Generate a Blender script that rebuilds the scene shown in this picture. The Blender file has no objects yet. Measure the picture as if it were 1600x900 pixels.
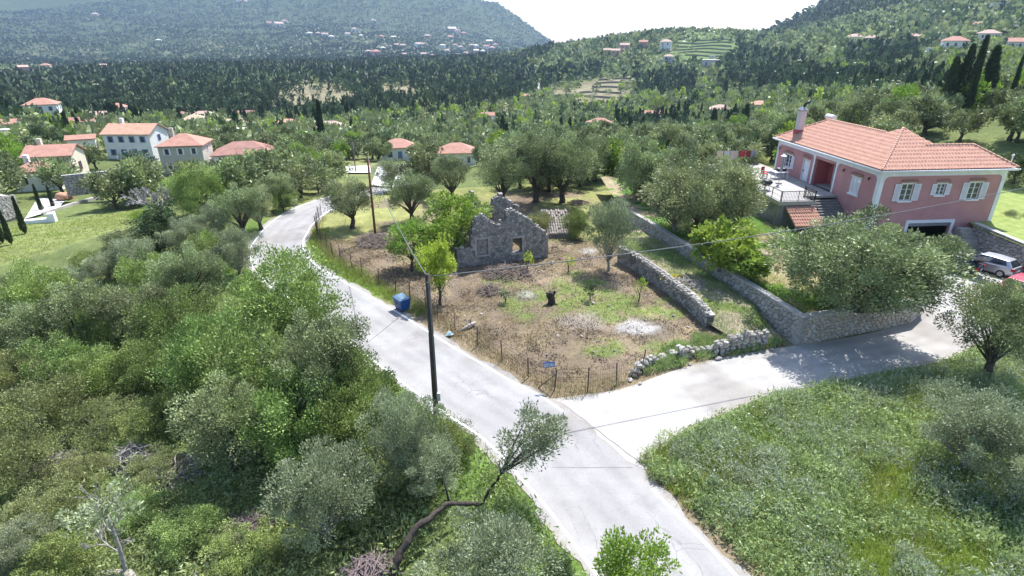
import bpy, bmesh, math, random
import numpy as np
from mathutils import Vector, Matrix

# ------------------------------------------------------------------ camera, sky, sun, exposure
SC = bpy.context.scene
CAMH = 18.0
TH = math.radians(23.7)
CT, ST = math.cos(TH), math.sin(TH)
FPX = 890.0
cam_d = bpy.data.cameras.new("camera")
cam_d.sensor_width = 36.0
cam_d.lens = 36.0 * FPX / 1600.0
cam_d.clip_start = 0.2
cam_d.clip_end = 20000.0
cam = bpy.data.objects.new("camera", cam_d)
SC.collection.objects.link(cam)
cam.location = (0, 0, CAMH)
cam.rotation_euler = (math.pi / 2 - TH, 0, 0)
SC.camera = cam

SUN_EL = math.radians(59)
SUN_AZ = math.radians(29)          # clockwise from +Y
world = bpy.data.worlds.new("World")
SC.world = world
world.use_nodes = True
wn = world.node_tree.nodes
wl = world.node_tree.links
for n in list(wn):
    wn.remove(n)
wo = wn.new("ShaderNodeOutputWorld")
wb = wn.new("ShaderNodeBackground")
ws = wn.new("ShaderNodeTexSky")
ws.sky_type = 'NISHITA'
ws.sun_disc = False
ws.sun_elevation = SUN_EL
ws.sun_rotation = SUN_AZ
ws.altitude = 100
ws.air_density = 1.0
ws.dust_density = 1.2
ws.ozone_density = 1.0
wb.inputs[1].default_value = 0.15
wl.new(ws.outputs[0], wb.inputs[0])
wl.new(wb.outputs[0], wo.inputs[0])

sun_d = bpy.data.lights.new("sun", 'SUN')
sun_d.energy = 5.0
sun_d.angle = math.radians(0.53)
sun_d.color = (1.0, 0.975, 0.94)
sun = bpy.data.objects.new("sun", sun_d)
SC.collection.objects.link(sun)
SUNV = Vector((math.sin(SUN_AZ) * math.cos(SUN_EL), math.cos(SUN_AZ) * math.cos(SUN_EL), math.sin(SUN_EL)))
sun.rotation_euler = (-SUNV).to_track_quat('-Z', 'Y').to_euler()
sun.location = (30, 60, 120)

SC.view_settings.view_transform = 'Standard'
SC.view_settings.look = 'None'
SC.view_settings.gamma = 1.0
SC.view_settings.use_curve_mapping = False
SC.view_settings.exposure = 0.95
cy = SC.cycles
cy.max_bounces = 6
cy.diffuse_bounces = 3
cy.glossy_bounces = 2
cy.transmission_bounces = 3
cy.transparent_max_bounces = 4
cy.volume_bounces = 0
cy.use_denoising = True
try:
    cy.denoiser = 'OPENIMAGEDENOISE'
except Exception:
    pass
cy.use_adaptive_sampling = True
cy.adaptive_threshold = 0.02
cy.sample_clamp_indirect = 6.0

# ------------------------------------------------------------------ helpers
C = SC.collection
RNG = np.random.default_rng(7)
R_ = random.Random(11)


def sstep(a, b, x):
    t = np.clip((np.asarray(x, float) - a) / (b - a), 0, 1)
    return t * t * (3 - 2 * t)


def G(px, py, z=0.0):
    """world XY where the sight line through a photo pixel meets height z"""
    u = (px - 800) / FPX
    v = (py - 450) / FPX
    t = (CAMH - z) / (ST + v * CT)
    return (u * t, (CT - v * ST) * t)


def PY(px, py, Y):
    """world point on the sight line at forward distance Y"""
    u = (px - 800) / FPX
    v = (py - 450) / FPX
    dy = CT - v * ST
    return (u / dy * Y, Y, CAMH - (ST + v * CT) / dy * Y)


def depth_of(x, y, z):
    return y * CT - (z - CAMH) * ST


def tag(o, label=None, cat=None, group=None, kind=None):
    if label: o["label"] = label
    if cat: o["category"] = cat
    if group: o["group"] = group
    if kind: o["kind"] = kind
    return o


def link(name, data, parent=None, mat=None):
    o = bpy.data.objects.new(name, data)
    C.objects.link(o)
    if parent is not None:
        o.parent = parent
    if mat is not None and data is not None:
        data.materials.append(mat)
    return o


def thing(name, label, cat, loc=(0, 0, 0), rz=0.0, group=None):
    o = bpy.data.objects.new(name, None)
    C.objects.link(o)
    o.empty_display_size = 0.3
    o.location = loc
    o.rotation_euler = (0, 0, rz)
    tag(o, label, cat, group)
    return o


def mesh_np(name, V, F, smooth=False):
    """V (n,3), F (m,k) arrays"""
    V = np.asarray(V, np.float32)
    F = np.asarray(F, np.int32)
    me = bpy.data.meshes.new(name)
    m, k = F.shape
    me.vertices.add(len(V))
    me.vertices.foreach_set("co", V.ravel())
    me.loops.add(m * k)
    me.loops.foreach_set("vertex_index", F.ravel())
    me.polygons.add(m)
    me.polygons.foreach_set("loop_start", np.arange(0, m * k, k, dtype=np.int32))
    me.polygons.foreach_set("loop_total", np.full(m, k, np.int32))
    if smooth:
        me.polygons.foreach_set("use_smooth", np.ones(m, bool))
    me.update(calc_edges=True)
    return me


def fattr(me, name, vals):
    a = me.attributes.new(name, 'FLOAT', 'POINT')
    a.data.foreach_set("value", np.asarray(vals, np.float32))


def cattr(me, name, vals):
    a = me.attributes.new(name, 'FLOAT_COLOR', 'POINT')
    v = np.ones((len(vals), 4), np.float32)
    v[:, :3] = vals
    a.data.foreach_set("color", v.ravel())


class MB:
    """collects shapes; build() links them as one mesh object"""
    def __init__(self):
        self.v = []
        self.f = []

    def add(self, vs, fs):
        b = len(self.v)
        self.v += [tuple(p) for p in vs]
        self.f += [tuple(b + i for i in f) for f in fs]
        return self

    def box(self, x0, x1, y0, y1, z0, z1, M=None):
        vs = [(x0, y0, z0), (x1, y0, z0), (x1, y1, z0), (x0, y1, z0), (x0, y0, z1), (x1, y0, z1), (x1, y1, z1), (x0, y1, z1)]
        if M is not None:
            vs = [M @ Vector(p) for p in vs]
        return self.add(vs, [(0, 3, 2, 1), (4, 5, 6, 7), (0, 1, 5, 4), (1, 2, 6, 5), (2, 3, 7, 6), (3, 0, 4, 7)])

    def bar(self, a, b, w, h=None):
        """square bar from a to b"""
        a = Vector(a); b = Vector(b)
        h = h or w
        d = (b - a)
        L = d.length
        q = d.to_track_quat('Z', 'Y').to_matrix().to_4x4()
        q.translation = a
        return self.box(-w / 2, w / 2, -h / 2, h / 2, 0, L, q)

    def tube(self, pts, radii, n=6, cap=True):
        pts = [Vector(p) for p in pts]
        if not isinstance(radii, (list, tuple)):
            radii = [radii] * len(pts)
        vs = []
        ref = Vector((0.31, 0.2, 0.93)).normalized()
        for i, p in enumerate(pts):
            d = (pts[min(i + 1, len(pts) - 1)] - pts[max(i - 1, 0)])
            d = d.normalized() if d.length > 1e-9 else Vector((0, 0, 1))
            r0 = ref if abs(d.dot(ref)) < 0.95 else Vector((1, 0, 0))
            s = d.cross(r0).normalized()
            t = d.cross(s)
            for k in range(n):
                a = 2 * math.pi * k / n
                vs.append(p + (s * math.cos(a) + t * math.sin(a)) * radii[i])
        fs = []
        for i in range(len(pts) - 1):
            for k in range(n):
                k2 = (k + 1) % n
                fs.append((i * n + k, i * n + k2, (i + 1) * n + k2, (i + 1) * n + k))
        if cap:
            fs.append(tuple(range(n - 1, -1, -1)))
            fs.append(tuple((len(pts) - 1) * n + k for k in range(n)))
        return self.add(vs, fs)

    def prism(self, poly, z0, z1):
        n = len(poly)
        vs = [(p[0], p[1], z0) for p in poly] + [(p[0], p[1], z1) for p in poly]
        fs = [tuple(range(n - 1, -1, -1)), tuple(range(n, 2 * n))]
        for i in range(n):
            j = (i + 1) % n
            fs.append((i, j, n + j, n + i))
        return self.add(vs, fs)

    def mesh(self, name, smooth=False):
        me = bpy.data.meshes.new(name)
        me.from_pydata(self.v, [], self.f)
        if smooth:
            me.polygons.foreach_set("use_smooth", [True] * len(me.polygons))
        me.update()
        return me

    def build(self, name, mat, parent=None, smooth=False):
        return link(name, self.mesh(name, smooth), parent, mat)


# ------------------------------------------------------------------ materials
MATS = {}


def nodes_of(name):
    m = bpy.data.materials.new(name)
    m.use_nodes = True
    nt = m.node_tree
    for n in list(nt.nodes):
        nt.nodes.remove(n)
    out = nt.nodes.new("ShaderNodeOutputMaterial")
    return m, nt, out


def mixcol(nt, a, b, fac, mode='MIX'):
    n = nt.nodes.new("ShaderNodeMix")
    n.data_type = 'RGBA'
    n.blend_type = mode
    n.clamp_factor = True
    for sock, val in ((n.inputs[0], fac), (n.inputs[6], a), (n.inputs[7], b)):
        if hasattr(val, "is_output") or isinstance(val, bpy.types.NodeSocket):
            nt.links.new(val, sock)
        elif isinstance(val, (int, float)):
            sock.default_value = val
        else:
            sock.default_value = (*val[:3], 1)
    return n.outputs[2]


def noise(nt, scale, detail=4, rough=0.6, coord='Object', vec=None, dist=0.0):
    if vec is None:
        tc = nt.nodes.new("ShaderNodeTexCoord")
        vec = tc.outputs[coord]
    n = nt.nodes.new("ShaderNodeTexNoise")
    n.inputs['Scale'].default_value = scale
    n.inputs['Detail'].default_value = detail
    n.inputs['Roughness'].default_value = rough
    n.inputs['Distortion'].default_value = dist
    nt.links.new(vec, n.inputs['Vector'])
    return n.outputs[0]


def ramp(nt, fac, lo, hi):
    n = nt.nodes.new("ShaderNodeMapRange")
    n.inputs[1].default_value = lo
    n.inputs[2].default_value = hi
    nt.links.new(fac, n.inputs[0])
    return n.outputs[0]


def pmat(name, col, col2=None, scale=6.0, rough=0.75, bump=0.0, bscale=30.0, spec=0.3, metal=0.0, lo=0.35, hi=0.65, rnd=0.0, dirt=None):
    """plain procedural material: two tones mixed by noise, fine relief, optional per-object shift"""
    if name in MATS:
        return MATS[name]
    m, nt, out = nodes_of(name)
    b = nt.nodes.new("ShaderNodeBsdfPrincipled")
    b.inputs['Roughness'].default_value = rough
    b.inputs['Metallic'].default_value = metal
    b.inputs['Specular IOR Level'].default_value = spec
    col2 = col2 or tuple(c * 0.8 for c in col)
    c = mixcol(nt, col, col2, ramp(nt, noise(nt, scale), lo, hi))
    if dirt:
        c = mixcol(nt, c, dirt[0], ramp(nt, noise(nt, dirt[1], 6, 0.7), dirt[2], dirt[2] + 0.2))
    if rnd:
        oi = nt.nodes.new("ShaderNodeObjectInfo")
        hs = nt.nodes.new("ShaderNodeHueSaturation")
        mr = nt.nodes.new("ShaderNodeMapRange")
        mr.inputs[3].default_value = 1 - rnd
        mr.inputs[4].default_value = 1 + rnd
        nt.links.new(oi.outputs['Random'], mr.inputs[0])
        nt.links.new(mr.outputs[0], hs.inputs['Value'])
        nt.links.new(c, hs.inputs['Color'])
        c = hs.outputs[0]
    nt.links.new(c, b.inputs['Base Color'])
    if bump:
        bn = nt.nodes.new("ShaderNodeBump")
        bn.inputs['Strength'].default_value = bump
        bn.inputs['Distance'].default_value = 0.03
        nt.links.new(noise(nt, bscale, 5, 0.65), bn.inputs['Height'])
        nt.links.new(bn.outputs[0], b.inputs['Normal'])
    nt.links.new(b.outputs[0], out.inputs[0])
    MATS[name] = m
    return m


def leafmat(name, dark, light, trans=0.35, rnd=0.15, huernd=0.02, dry=None, rough=0.55):
    """foliage: tone per leaf from the attribute lv, per-tree shift, light passing through"""
    m, nt, out = nodes_of(name)
    at = nt.nodes.new("ShaderNodeAttribute")
    at.attribute_name = "lv"
    c = mixcol(nt, dark, light, at.outputs['Fac'])
    if dry:
        c = mixcol(nt, c, dry, ramp(nt, noise(nt, 0.9, 2), 0.62, 0.72))
    oi = nt.nodes.new("ShaderNodeObjectInfo")
    hs = nt.nodes.new("ShaderNodeHueSaturation")
    mr = nt.nodes.new("ShaderNodeMapRange")
    mr.inputs[3].default_value = 1 - rnd
    mr.inputs[4].default_value = 1 + rnd
    nt.links.new(oi.outputs['Random'], mr.inputs[0])
    nt.links.new(mr.outputs[0], hs.inputs['Value'])
    mh = nt.nodes.new("ShaderNodeMath"); mh.operation = 'MULTIPLY_ADD'
    fr = nt.nodes.new("ShaderNodeMath"); fr.operation = 'FRACT'
    m7 = nt.nodes.new("ShaderNodeMath"); m7.operation = 'MULTIPLY'; m7.inputs[1].default_value = 7.31
    nt.links.new(oi.outputs['Random'], m7.inputs[0])
    nt.links.new(m7.outputs[0], fr.inputs[0])
    nt.links.new(fr.outputs[0], mh.inputs[0])
    mh.inputs[1].default_value = huernd * 2
    mh.inputs[2].default_value = 0.5 - huernd
    nt.links.new(mh.outputs[0], hs.inputs['Hue'])
    nt.links.new(c, hs.inputs['Color'])
    b = nt.nodes.new("ShaderNodeBsdfPrincipled")
    b.inputs['Roughness'].default_value = rough
    b.inputs['Specular IOR Level'].default_value = 0.35
    nt.links.new(hs.outputs[0], b.inputs['Base Color'])
    t = nt.nodes.new("ShaderNodeBsdfTranslucent")
    tcol = mixcol(nt, hs.outputs[0], (1.0, 1.0, 0.45), 0.4, 'MULTIPLY')
    nt.links.new(tcol, t.inputs[0])
    mx = nt.nodes.new("ShaderNodeMixShader")
    mx.inputs[0].default_value = trans
    nt.links.new(b.outputs[0], mx.inputs[1])
    nt.links.new(t.outputs[0], mx.inputs[2])
    nt.links.new(mx.outputs[0], out.inputs[0])
    MATS[name] = m
    return m


def groundmat(name, bump=0.6, var=0.5):
    """ground: colour zones from the attribute zc, broken up by noise at three sizes"""
    m, nt, out = nodes_of(name)
    at = nt.nodes.new("ShaderNodeAttribute")
    at.attribute_name = "zc"
    g = nt.nodes.new("ShaderNodeNewGeometry")
    P = g.outputs['Position']
    c = mixcol(nt, at.outputs['Color'], (1.55, 1.5, 1.35), ramp(nt, noise(nt, 0.9, 6, 0.7, vec=P), 0.5, 0.75), 'MULTIPLY')
    c = mixcol(nt, c, (0.5, 0.5, 0.5), ramp(nt, noise(nt, 3.5, 5, 0.7, vec=P), 0.5, 0.72), 'MULTIPLY')
    c = mixcol(nt, c, (0.62, 0.62, 0.55), ramp(nt, noise(nt, 0.05, 5, 0.6, vec=P), 0.45, 0.7), 'MULTIPLY')
    b = nt.nodes.new("ShaderNodeBsdfPrincipled")
    b.inputs['Roughness'].default_value = 0.95
    b.inputs['Specular IOR Level'].default_value = 0.1
    nt.links.new(c, b.inputs['Base Color'])
    bn = nt.nodes.new("ShaderNodeBump")
    bn.inputs['Strength'].default_value = bump
    bn.inputs['Distance'].default_value = 0.15
    nt.links.new(noise(nt, 5.0, 6, 0.7, vec=P), bn.inputs['Height'])
    nt.links.new(bn.outputs[0], b.inputs['Normal'])
    nt.links.new(b.outputs[0], out.inputs[0])
    MATS[name] = m
    return m
# ------------------------------------------------------------------ roads in plan
def catmull(pts, step=0.6):
    pts = [np.array(p, float) for p in pts]
    out = []
    for i in range(len(pts) - 1):
        p0 = pts[max(i - 1, 0)]; p1 = pts[i]; p2 = pts[i + 1]; p3 = pts[min(i + 2, len(pts) - 1)]
        n = max(2, int(np.linalg.norm(p2 - p1) / step))
        for k in range(n):
            t = k / n
            out.append(0.5 * ((2 * p1) + (-p0 + p2) * t + (2 * p0 - 5 * p1 + 4 * p2 - p3) * t * t + (-p0 + 3 * p1 - 3 * p2 + p3) * t ** 3))
    out.append(pts[-1])
    return np.array(out)


ROADW = 2.7
ROAD = catmull([(15.5, -9), (12, 0), (9.2, 6.5), (6.0, 14.0), (3.45, 19.2), (0.45, 23.9), (-2.2, 26.6), (-6.3, 31.0), (-9.6, 34.7), (-15.0, 40.4), (-19.2, 45.0), (-21.9, 50.0), (-23.1, 55.5), (-23.4, 60.5), (-22.7, 66.0), (-20.5, 73.0), (-16.5, 82.0), (-15, 92)])
DRIVE = catmull([(2.5, 22.6), (5.5, 23.8), (9.5, 26.3), (13.5, 28.3), (18.5, 29.9), (23.5, 31.4), (27.5, 33.0), (30.6, 35.2), (33.5, 38.5), (36.2, 41.8), (37.5, 44.6)])


def poly_dist(x, y, L):
    """distance of points to a polyline"""
    x = np.asarray(x, float); y = np.asarray(y, float)
    d = np.full(x.shape, 1e9)
    for a, b in zip(L[:-1:2], np.vstack([L[2::2], L[-1:]])):
        ab = b - a
        l2 = ab @ ab
        if l2 < 1e-9:
            continue
        t = np.clip(((x - a[0]) * ab[0] + (y - a[1]) * ab[1]) / l2, 0, 1)
        d = np.minimum(d, np.hypot(x - a[0] - t * ab[0], y - a[1] - t * ab[1]))
    return d


def inside(x, y, poly):
    x = np.asarray(x, float); y = np.asarray(y, float)
    r = np.zeros(x.shape, bool)
    n = len(poly)
    for i in range(n):
        x1, y1 = poly[i]; x2, y2 = poly[(i + 1) % n]
        c = ((y1 > y) != (y2 > y))
        with np.errstate(divide='ignore', invalid='ignore'):
            r ^= c & (x < (x2 - x1) * (y - y1) / (y2 - y1 + 1e-12) + x1)
    return r


def soft(x, y, poly, w):
    """1 inside, falling to 0 over w metres outside"""
    P = np.array(list(poly) + [poly[0]], float)
    Q = []
    for a, b in zip(P[:-1], P[1:]):
        Q += [a, (a + b) / 2]
    Q.append(P[-1])
    d = poly_dist(x, y, np.array(Q))
    return np.where(inside(x, y, poly), 1.0, 1 - sstep(0, w, d))


def vnoise(x, y, s, seed=0):
    """cheap smooth value noise in [0,1]"""
    x = np.asarray(x, float) / s + 31.7 * seed; y = np.asarray(y, float) / s - 17.3 * seed
    xi = np.floor(x); yi = np.floor(y)
    fx = x - xi; fy = y - yi
    fx = fx * fx * (3 - 2 * fx); fy = fy * fy * (3 - 2 * fy)
    h = lambda a, b: np.modf(np.abs(np.sin(a * 127.1 + b * 311.7 + seed * 74.7) * 43758.5453))[0]
    return (h(xi, yi) * (1 - fx) + h(xi + 1, yi) * fx) * (1 - fy) + (h(xi, yi + 1) * (1 - fx) + h(xi + 1, yi + 1) * fx) * fy


def fbm(x, y, s, seed=0, o=4):
    r = 0; a = 0.5; t = 0
    for i in range(o):
        r = r + a * vnoise(x, y, s / 2 ** i, seed + i); t += a; a *= 0.5
    return r / t


# ------------------------------------------------------------------ terrain heights
CP = []
for px, py, Y in [
    # left: village terrace, forest plain
    (0, 300, 82), (95, 285, 86), (200, 238, 120), (70, 188, 205), (290, 255, 114), (385, 250, 110), (300, 300, 85), (480, 280, 90),
    (0, 190, 240), (625, 250, 138), (575, 268, 105), (720, 262, 120), (500, 235, 150),
    (0, 190, 275), (200, 190, 280), (400, 192, 280), (600, 192, 270), (760, 200, 250),
    (0, 140, 470), (200, 140, 470), (400, 140, 470), (600, 140, 470), (760, 150, 430),
    (0, 122, 760), (200, 108, 760), (400, 106, 760), (600, 106, 760), (780, 104, 720),
    # across the valley and up the mountain
    (0, 88, 1500), (200, 88, 1500), (400, 86, 1500), (600, 86, 1500), (760, 90, 1500),
    (0, 52, 2000), (200, 54, 2000), (400, 58, 2000), (600, 60, 2000), (760, 72, 2000), (830, 82, 2000),
    (0, 20, 2600), (200, 22, 2600), (400, 26, 2600), (600, 35, 2600), (740, 52, 2600), (820, 70, 2600),
    (0, -30, 3200), (200, -30, 3200), (400, -30, 3200), (600, -28, 3200), (700, -18, 3200), (780, 0, 3200), (820, 33, 3200), (862, 68, 3200), (900, 92, 3200),
    (0, -110, 3900), (300, -110, 3900), (600, -80, 3900), (740, 45, 3900), (800, 75, 3900), (870, 92, 3900), (1000, 92, 3900), (1200, 92, 3900),
    # middle valley and the terraced hill
    (800, 245, 110), (900, 240, 110), (1000, 240, 115), (1100, 245, 100),
    (850, 200, 260), (950, 200, 260), (1050, 205, 240), (1120, 200, 230),
    (850, 160, 400), (950, 165, 400), (1050, 165, 380), (1120, 158, 370),
    (830, 125, 560), (900, 118, 600), (1000, 112, 600), (1080, 105, 600), (1150, 108, 560),
    (860, 76, 920), (900, 70, 920), (950, 62, 920), (1000, 55, 920), (1060, 49, 920), (1110, 49, 920), (1160, 55, 920), (1200, 59, 920), (1250, 60, 920),
    (860, 92, 1150), (1000, 85, 1200), (1100, 85, 1250), (1170, 78, 1150),
    # hillside behind the pink house
    (1200, 232, 105), (1300, 205, 108), (1400, 190, 105), (1480, 172, 92), (1600, 160, 100), (1700, 150, 95),
    (1200, 170, 250), (1300, 150, 250), (1400, 142, 230), (1500, 125, 220), (1600, 108, 220), (1750, 90, 220),
    (1200, 122, 400), (1300, 100, 420), (1400, 90, 420), (1500, 76, 380), (1600, 55, 390), (1750, 20, 400),
    (1200, 86, 620), (1250, 78, 640), (1300, 58, 620), (1400, 40, 620), (1500, 22, 600), (1600, 2, 600), (1750, -30, 600),
    (1200, 56, 1200), (1240, 32, 1200), (1285, 4, 1200), (1340, -25, 1200), (1450, -70, 1200), (1600, -110, 1150), (1800, -150, 1100),
    (1200, 80, 1700), (1300, 60, 2000), (1450, 30, 2000), (1700, 0, 2000),
    (1200, 74, 3000), (1500, 70, 3000),
]:
    CP.append(PY(px, py, Y))
for a in (-50, -25, 0, 25, 50):
    for r in (30, 62):
        CP.append((r * math.sin(math.radians(a)), r * math.cos(math.radians(a)), 0.0 if a < 40 else (0.5 if r < 40 else 2.5)))
CP = np.array(CP)
AK = 1.6


def _warp(x, y):
    r = np.hypot(x, y)
    a = np.clip(np.arctan2(x, y), -0.86, 0.86)
    return np.stack([a * AK, np.log(np.maximum(r, 8.0))], -1)


_W = _warp(CP[:, 0], CP[:, 1])
_K = np.linalg.norm(_W[:, None] - _W[None], axis=-1) + np.eye(len(CP)) * -0.012
_A = np.block([[_K, np.ones((len(CP), 1))], [np.ones((1, len(CP))), np.zeros((1, 1))]])
_sol = np.linalg.solve(_A, np.concatenate([CP[:, 2], [0]]))


def rbf(x, y):
    x = np.asarray(x, float); y = np.asarray(y, float)
    sh = x.shape
    q = _warp(x.ravel(), y.ravel())
    out = np.empty(len(q))
    for i in range(0, len(q), 20000):
        d = np.linalg.norm(q[i:i + 20000, None] - _W[None], axis=-1)
        out[i:i + 20000] = d @ _sol[:-1] + _sol[-1]
    back = np.abs(np.arctan2(x.ravel(), y.ravel()))
    return (out * (1 - sstep(1.7, 2.9, back))).reshape(sh)


def ground(x, y):
    x = np.asarray(x, float); y = np.asarray(y, float)
    sh = x.shape
    x = x.ravel(); y = y.ravel()
    r = np.hypot(x, y)
    w = sstep(58, 92, r)
    z = np.zeros(len(x))
    m = w > 0
    if m.any():
        z[m] = w[m] * rbf(x[m], y[m])
    m = r > 150
    if m.any():
        z[m] += (fbm(x[m], y[m], 30, 62) - 0.5) * 2.0 * sstep(150, 300, r[m])
    m = r > 900
    if m.any():
        z[m] += sstep(900, 2500, r[m]) * (fbm(x[m], y[m], 240, 61) - 0.5) * 40
    m = w < 1
    if m.any():
        xm, ym, wm = x[m], y[m], w[m]
        # driveway climbs to the parking place by the house
        z[m] += (1 - wm) * sstep(0, 1, ((xm - 25) * 0.55 + (ym - 33.5) * 0.83) / 9.5) * sstep(21, 27, xm) * 0.4
        # bank falling away on the other side of the road
        left = ROADX(ym) - xm - ROADW
        k = m.copy(); k[m] = (left > -1.5) & (ym < 53)
        if k.any():
            xk, yk, wk = x[k], y[k], w[k]
            z[k] -= (1 - wk) * sstep(-1.5, 2.5, ROADX(yk) - xk - ROADW) * sstep(0.8, 11, poly_dist(xk, yk, ROAD) - ROADW) * 1.6 * sstep(52, 40, yk)
    return z.reshape(sh)


def ROADX(y):
    return np.interp(np.asarray(y, float), ROAD[:, 1], ROAD[:, 0])


def gz(x, y):
    return float(ground(np.array([x]), np.array([y]))[0])


def hit(px, py, h=0.0, z0=None):
    """world point where the sight line through a photo pixel comes to height h above the ground"""
    u = (px - 800) / FPX
    v = (py - 450) / FPX
    dx, dy, dz = u, CT - v * ST, -(ST + v * CT)
    def march(ts):
        g_ = ground(ts * dx, ts * dy) if z0 is None else np.full(len(ts), z0)
        below = (CAMH + ts * dz) < g_ + h
        if not below.any():
            return None
        i = int(np.argmax(below))
        return ts[max(i - 1, 0)], ts[i]
    b = march(np.exp(np.linspace(math.log(8), math.log(4000), 420)))
    if b is None:
        return None
    b = march(np.linspace(b[0], b[1], 40)) or b
    m = (b[0] + b[1]) / 2
    return Vector((m * dx, m * dy, CAMH + m * dz - h))
# ------------------------------------------------------------------ ground sheets
def GP(L, z=0.0):
    return [G(a, b, z) for a, b in L]


FIELD = GP([(885, 622), (830, 597), (760, 555), (700, 521), (640, 478), (560, 434), (506, 396), (487, 362), (505, 318), (560, 300), (700, 296), (830, 300), (958, 298), (1003, 350), (1100, 420), (1235, 545), (1110, 572), (985, 605)])
LAWN = [(-62, 49), (-48, 46.5), (-43, 50), (-41.5, 55), (-40.5, 60), (-41, 65), (-47, 68), (-53, 62), (-62, 57)]
MEADOW = [(6.0, 21), (9.2, 24.4), (13.6, 26.6), (19, 28), (27, 30.6), (40, 36), (60, 40), (60, 4), (13, 4), (9.3, 14.5)]
GARDEN_Z = 2.0
KX, KY = 18.2, 31.9
GARDEN = [(18.25, 31.95), (27.2, 34.9), (28.6, 36.0), (29.6, 38.3), (30.2, 42.0), (31.0, 46.5), (31.4, 49.5), (24.6, 50.6), (23.4, 70), (10.8, 70), (11.2, 62), (12.9, 52.6), (14.4, 46)]


def relief(x, y):
    d = np.minimum(poly_dist(x, y, ROAD) - ROADW, poly_dist(x, y, DRIVE) - 2.6)
    k = sstep(0.3, 2.5, d)
    return k * ((fbm(x, y, 3.0, 3) - 0.5) * 0.45 + (fbm(x, y, 0.9, 8, 2) - 0.5) * 0.14) - 0.012 * (1 - k)


def surf(x, y):
    return ground(x, y) + relief(x, y)


def sz(x, y):
    return float(surf(np.array([x]), np.array([y]))[0])


def blob(x, y, px, py, rx, ry, seed=0):
    """soft irregular patch seen at a photo pixel, radii in photo pixels"""
    cx, cy_ = G(px, py)
    ax = abs(G(px + rx, py)[0] - cx)
    ay = abs(G(px, py - ry)[1] - cy_)
    d = np.hypot((x - cx) / ax, (y - cy_) / ay) + (fbm(x, y, ax * 0.7, seed + 5) - 0.5) * 0.9
    return 1 - sstep(0.65, 1.1, d)


def zone_near(x, y):
    n1 = fbm(x, y, 6, 1)[..., None]; n2 = fbm(x, y, 1.6, 2)[..., None]
    c = np.array([0.12, 0.15, 0.055]) * (0.8 + 0.6 * n1)                      # scrub floor
    tan = np.array([0.185, 0.145, 0.108]); straw = np.array([0.255, 0.205, 0.135]); green = np.array([0.135, 0.19, 0.05])
    olive_g = np.array([0.25, 0.26, 0.10])
    def lay(c, col, w):
        w = np.asarray(w)[..., None]
        return c * (1 - w) + col * w
    d = poly_dist(x, y, ROAD) - ROADW
    dd = poly_dist(x, y, DRIVE) - 2.4
    right = (x > ROADX(y))
    # meadow beside the junction
    c = lay(c, np.array([0.20, 0.255, 0.095]) * (0.75 + 0.6 * n2), soft(x, y, MEADOW, 1.0))
    # roadside grass, other bank
    c = lay(c, np.array([0.12, 0.20, 0.045]), (1 - sstep(1.5, 4, d)) * (~right) * 0.8)
    # ruin plot
    f = soft(x, y, FIELD, 1.2)
    fc = tan * (0.8 + 0.45 * n2)
    fc = lay(fc, straw, sstep(0.42, 0.62, fbm(x, y, 2.2, 12)) * 0.75)
    c = lay(c, fc, f)
    back = sstep(50.5, 54, y)
    c = lay(c, olive_g * (0.75 + 0.5 * n2), f * back * sstep(0.3, 0.5, fbm(x, y, 5, 31)))
    c = lay(c, olive_g, soft(x, y, GP([(520, 345), (580, 300), (700, 290), (980, 285), (980, 240), (420, 245), (400, 330)]), 4) * 0.8 * (1 - (np.abs(d) < 0) * 1.0))
    for (px, py, rx, ry, s) in [(840, 478, 62, 30, 1), (1000, 488, 95, 16, 2), (905, 450, 50, 26, 3), (785, 440, 30, 16, 4), (945, 545, 40, 14, 5), (1060, 545, 60, 12, 6), (965, 465, 40, 16, 7), (1060, 470, 40, 10, 8)]:
        c = lay(c, green * (0.8 + 0.6 * n2), f * blob(x, y, px, py, rx, ry, s) * 0.75 * sstep(0.3, 0.55, fbm(x, y, 0.9, s + 60)))
    c = lay(c, np.array([0.27, 0.235, 0.20]), f * blob(x, y, 912, 505, 42, 18, 9) * 0.9)
    for (px, py, rx, ry, s) in [(1000, 515, 48, 17, 11), (825, 461, 26, 9, 12)]:
        c = lay(c, np.array([0.16, 0.14, 0.12]), f * blob(x, y, px, py, rx, ry, s) * 0.7)
    for (px, py, rx, ry, s) in [(998, 514, 36, 11, 14), (824, 460, 15, 5, 15), (918, 393, 14, 6, 16)]:
        c = lay(c, np.array([0.40, 0.39, 0.385]), f * 0.8 * blob(x, y, px, py, rx, ry, s))
    # straw verge between fence and road, and beside the lane
    c = lay(c, straw * 1.0, (1 - sstep(0.7, 1.3, d)) * right * sstep(44, 40, y))
    c = lay(c, green, (1 - sstep(1.2, 2.2, d)) * right * sstep(37.0, 40, y) * sstep(54, 50, y))
    c = lay(c, straw * 0.95, (1 - sstep(0.6, 1.5, dd)) * (y > np.interp(x, DRIVE[:, 0], DRIVE[:, 1])) * sstep(17.5, 16, x))
    # lawn of the village garden
    c = lay(c, np.array([0.20, 0.225, 0.085]) * (0.8 + 0.3 * n1), soft(x, y, LAWN, 1.0))
    # bare gravel round the olive by the parking place
    c = lay(c, np.array([0.36, 0.32, 0.25]), 1 - sstep(1.2, 2.4, np.hypot(x - 31.5, (y - 29.0)) ))
    c = lay(c, np.array([0.40, 0.36, 0.28]), (1 - sstep(0.5, 1.0, np.abs(x - 22.5 + 0.5 * (y - 24)))) * sstep(20, 22, y) * sstep(25, 24, y) * 0.8)
    return c


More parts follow.
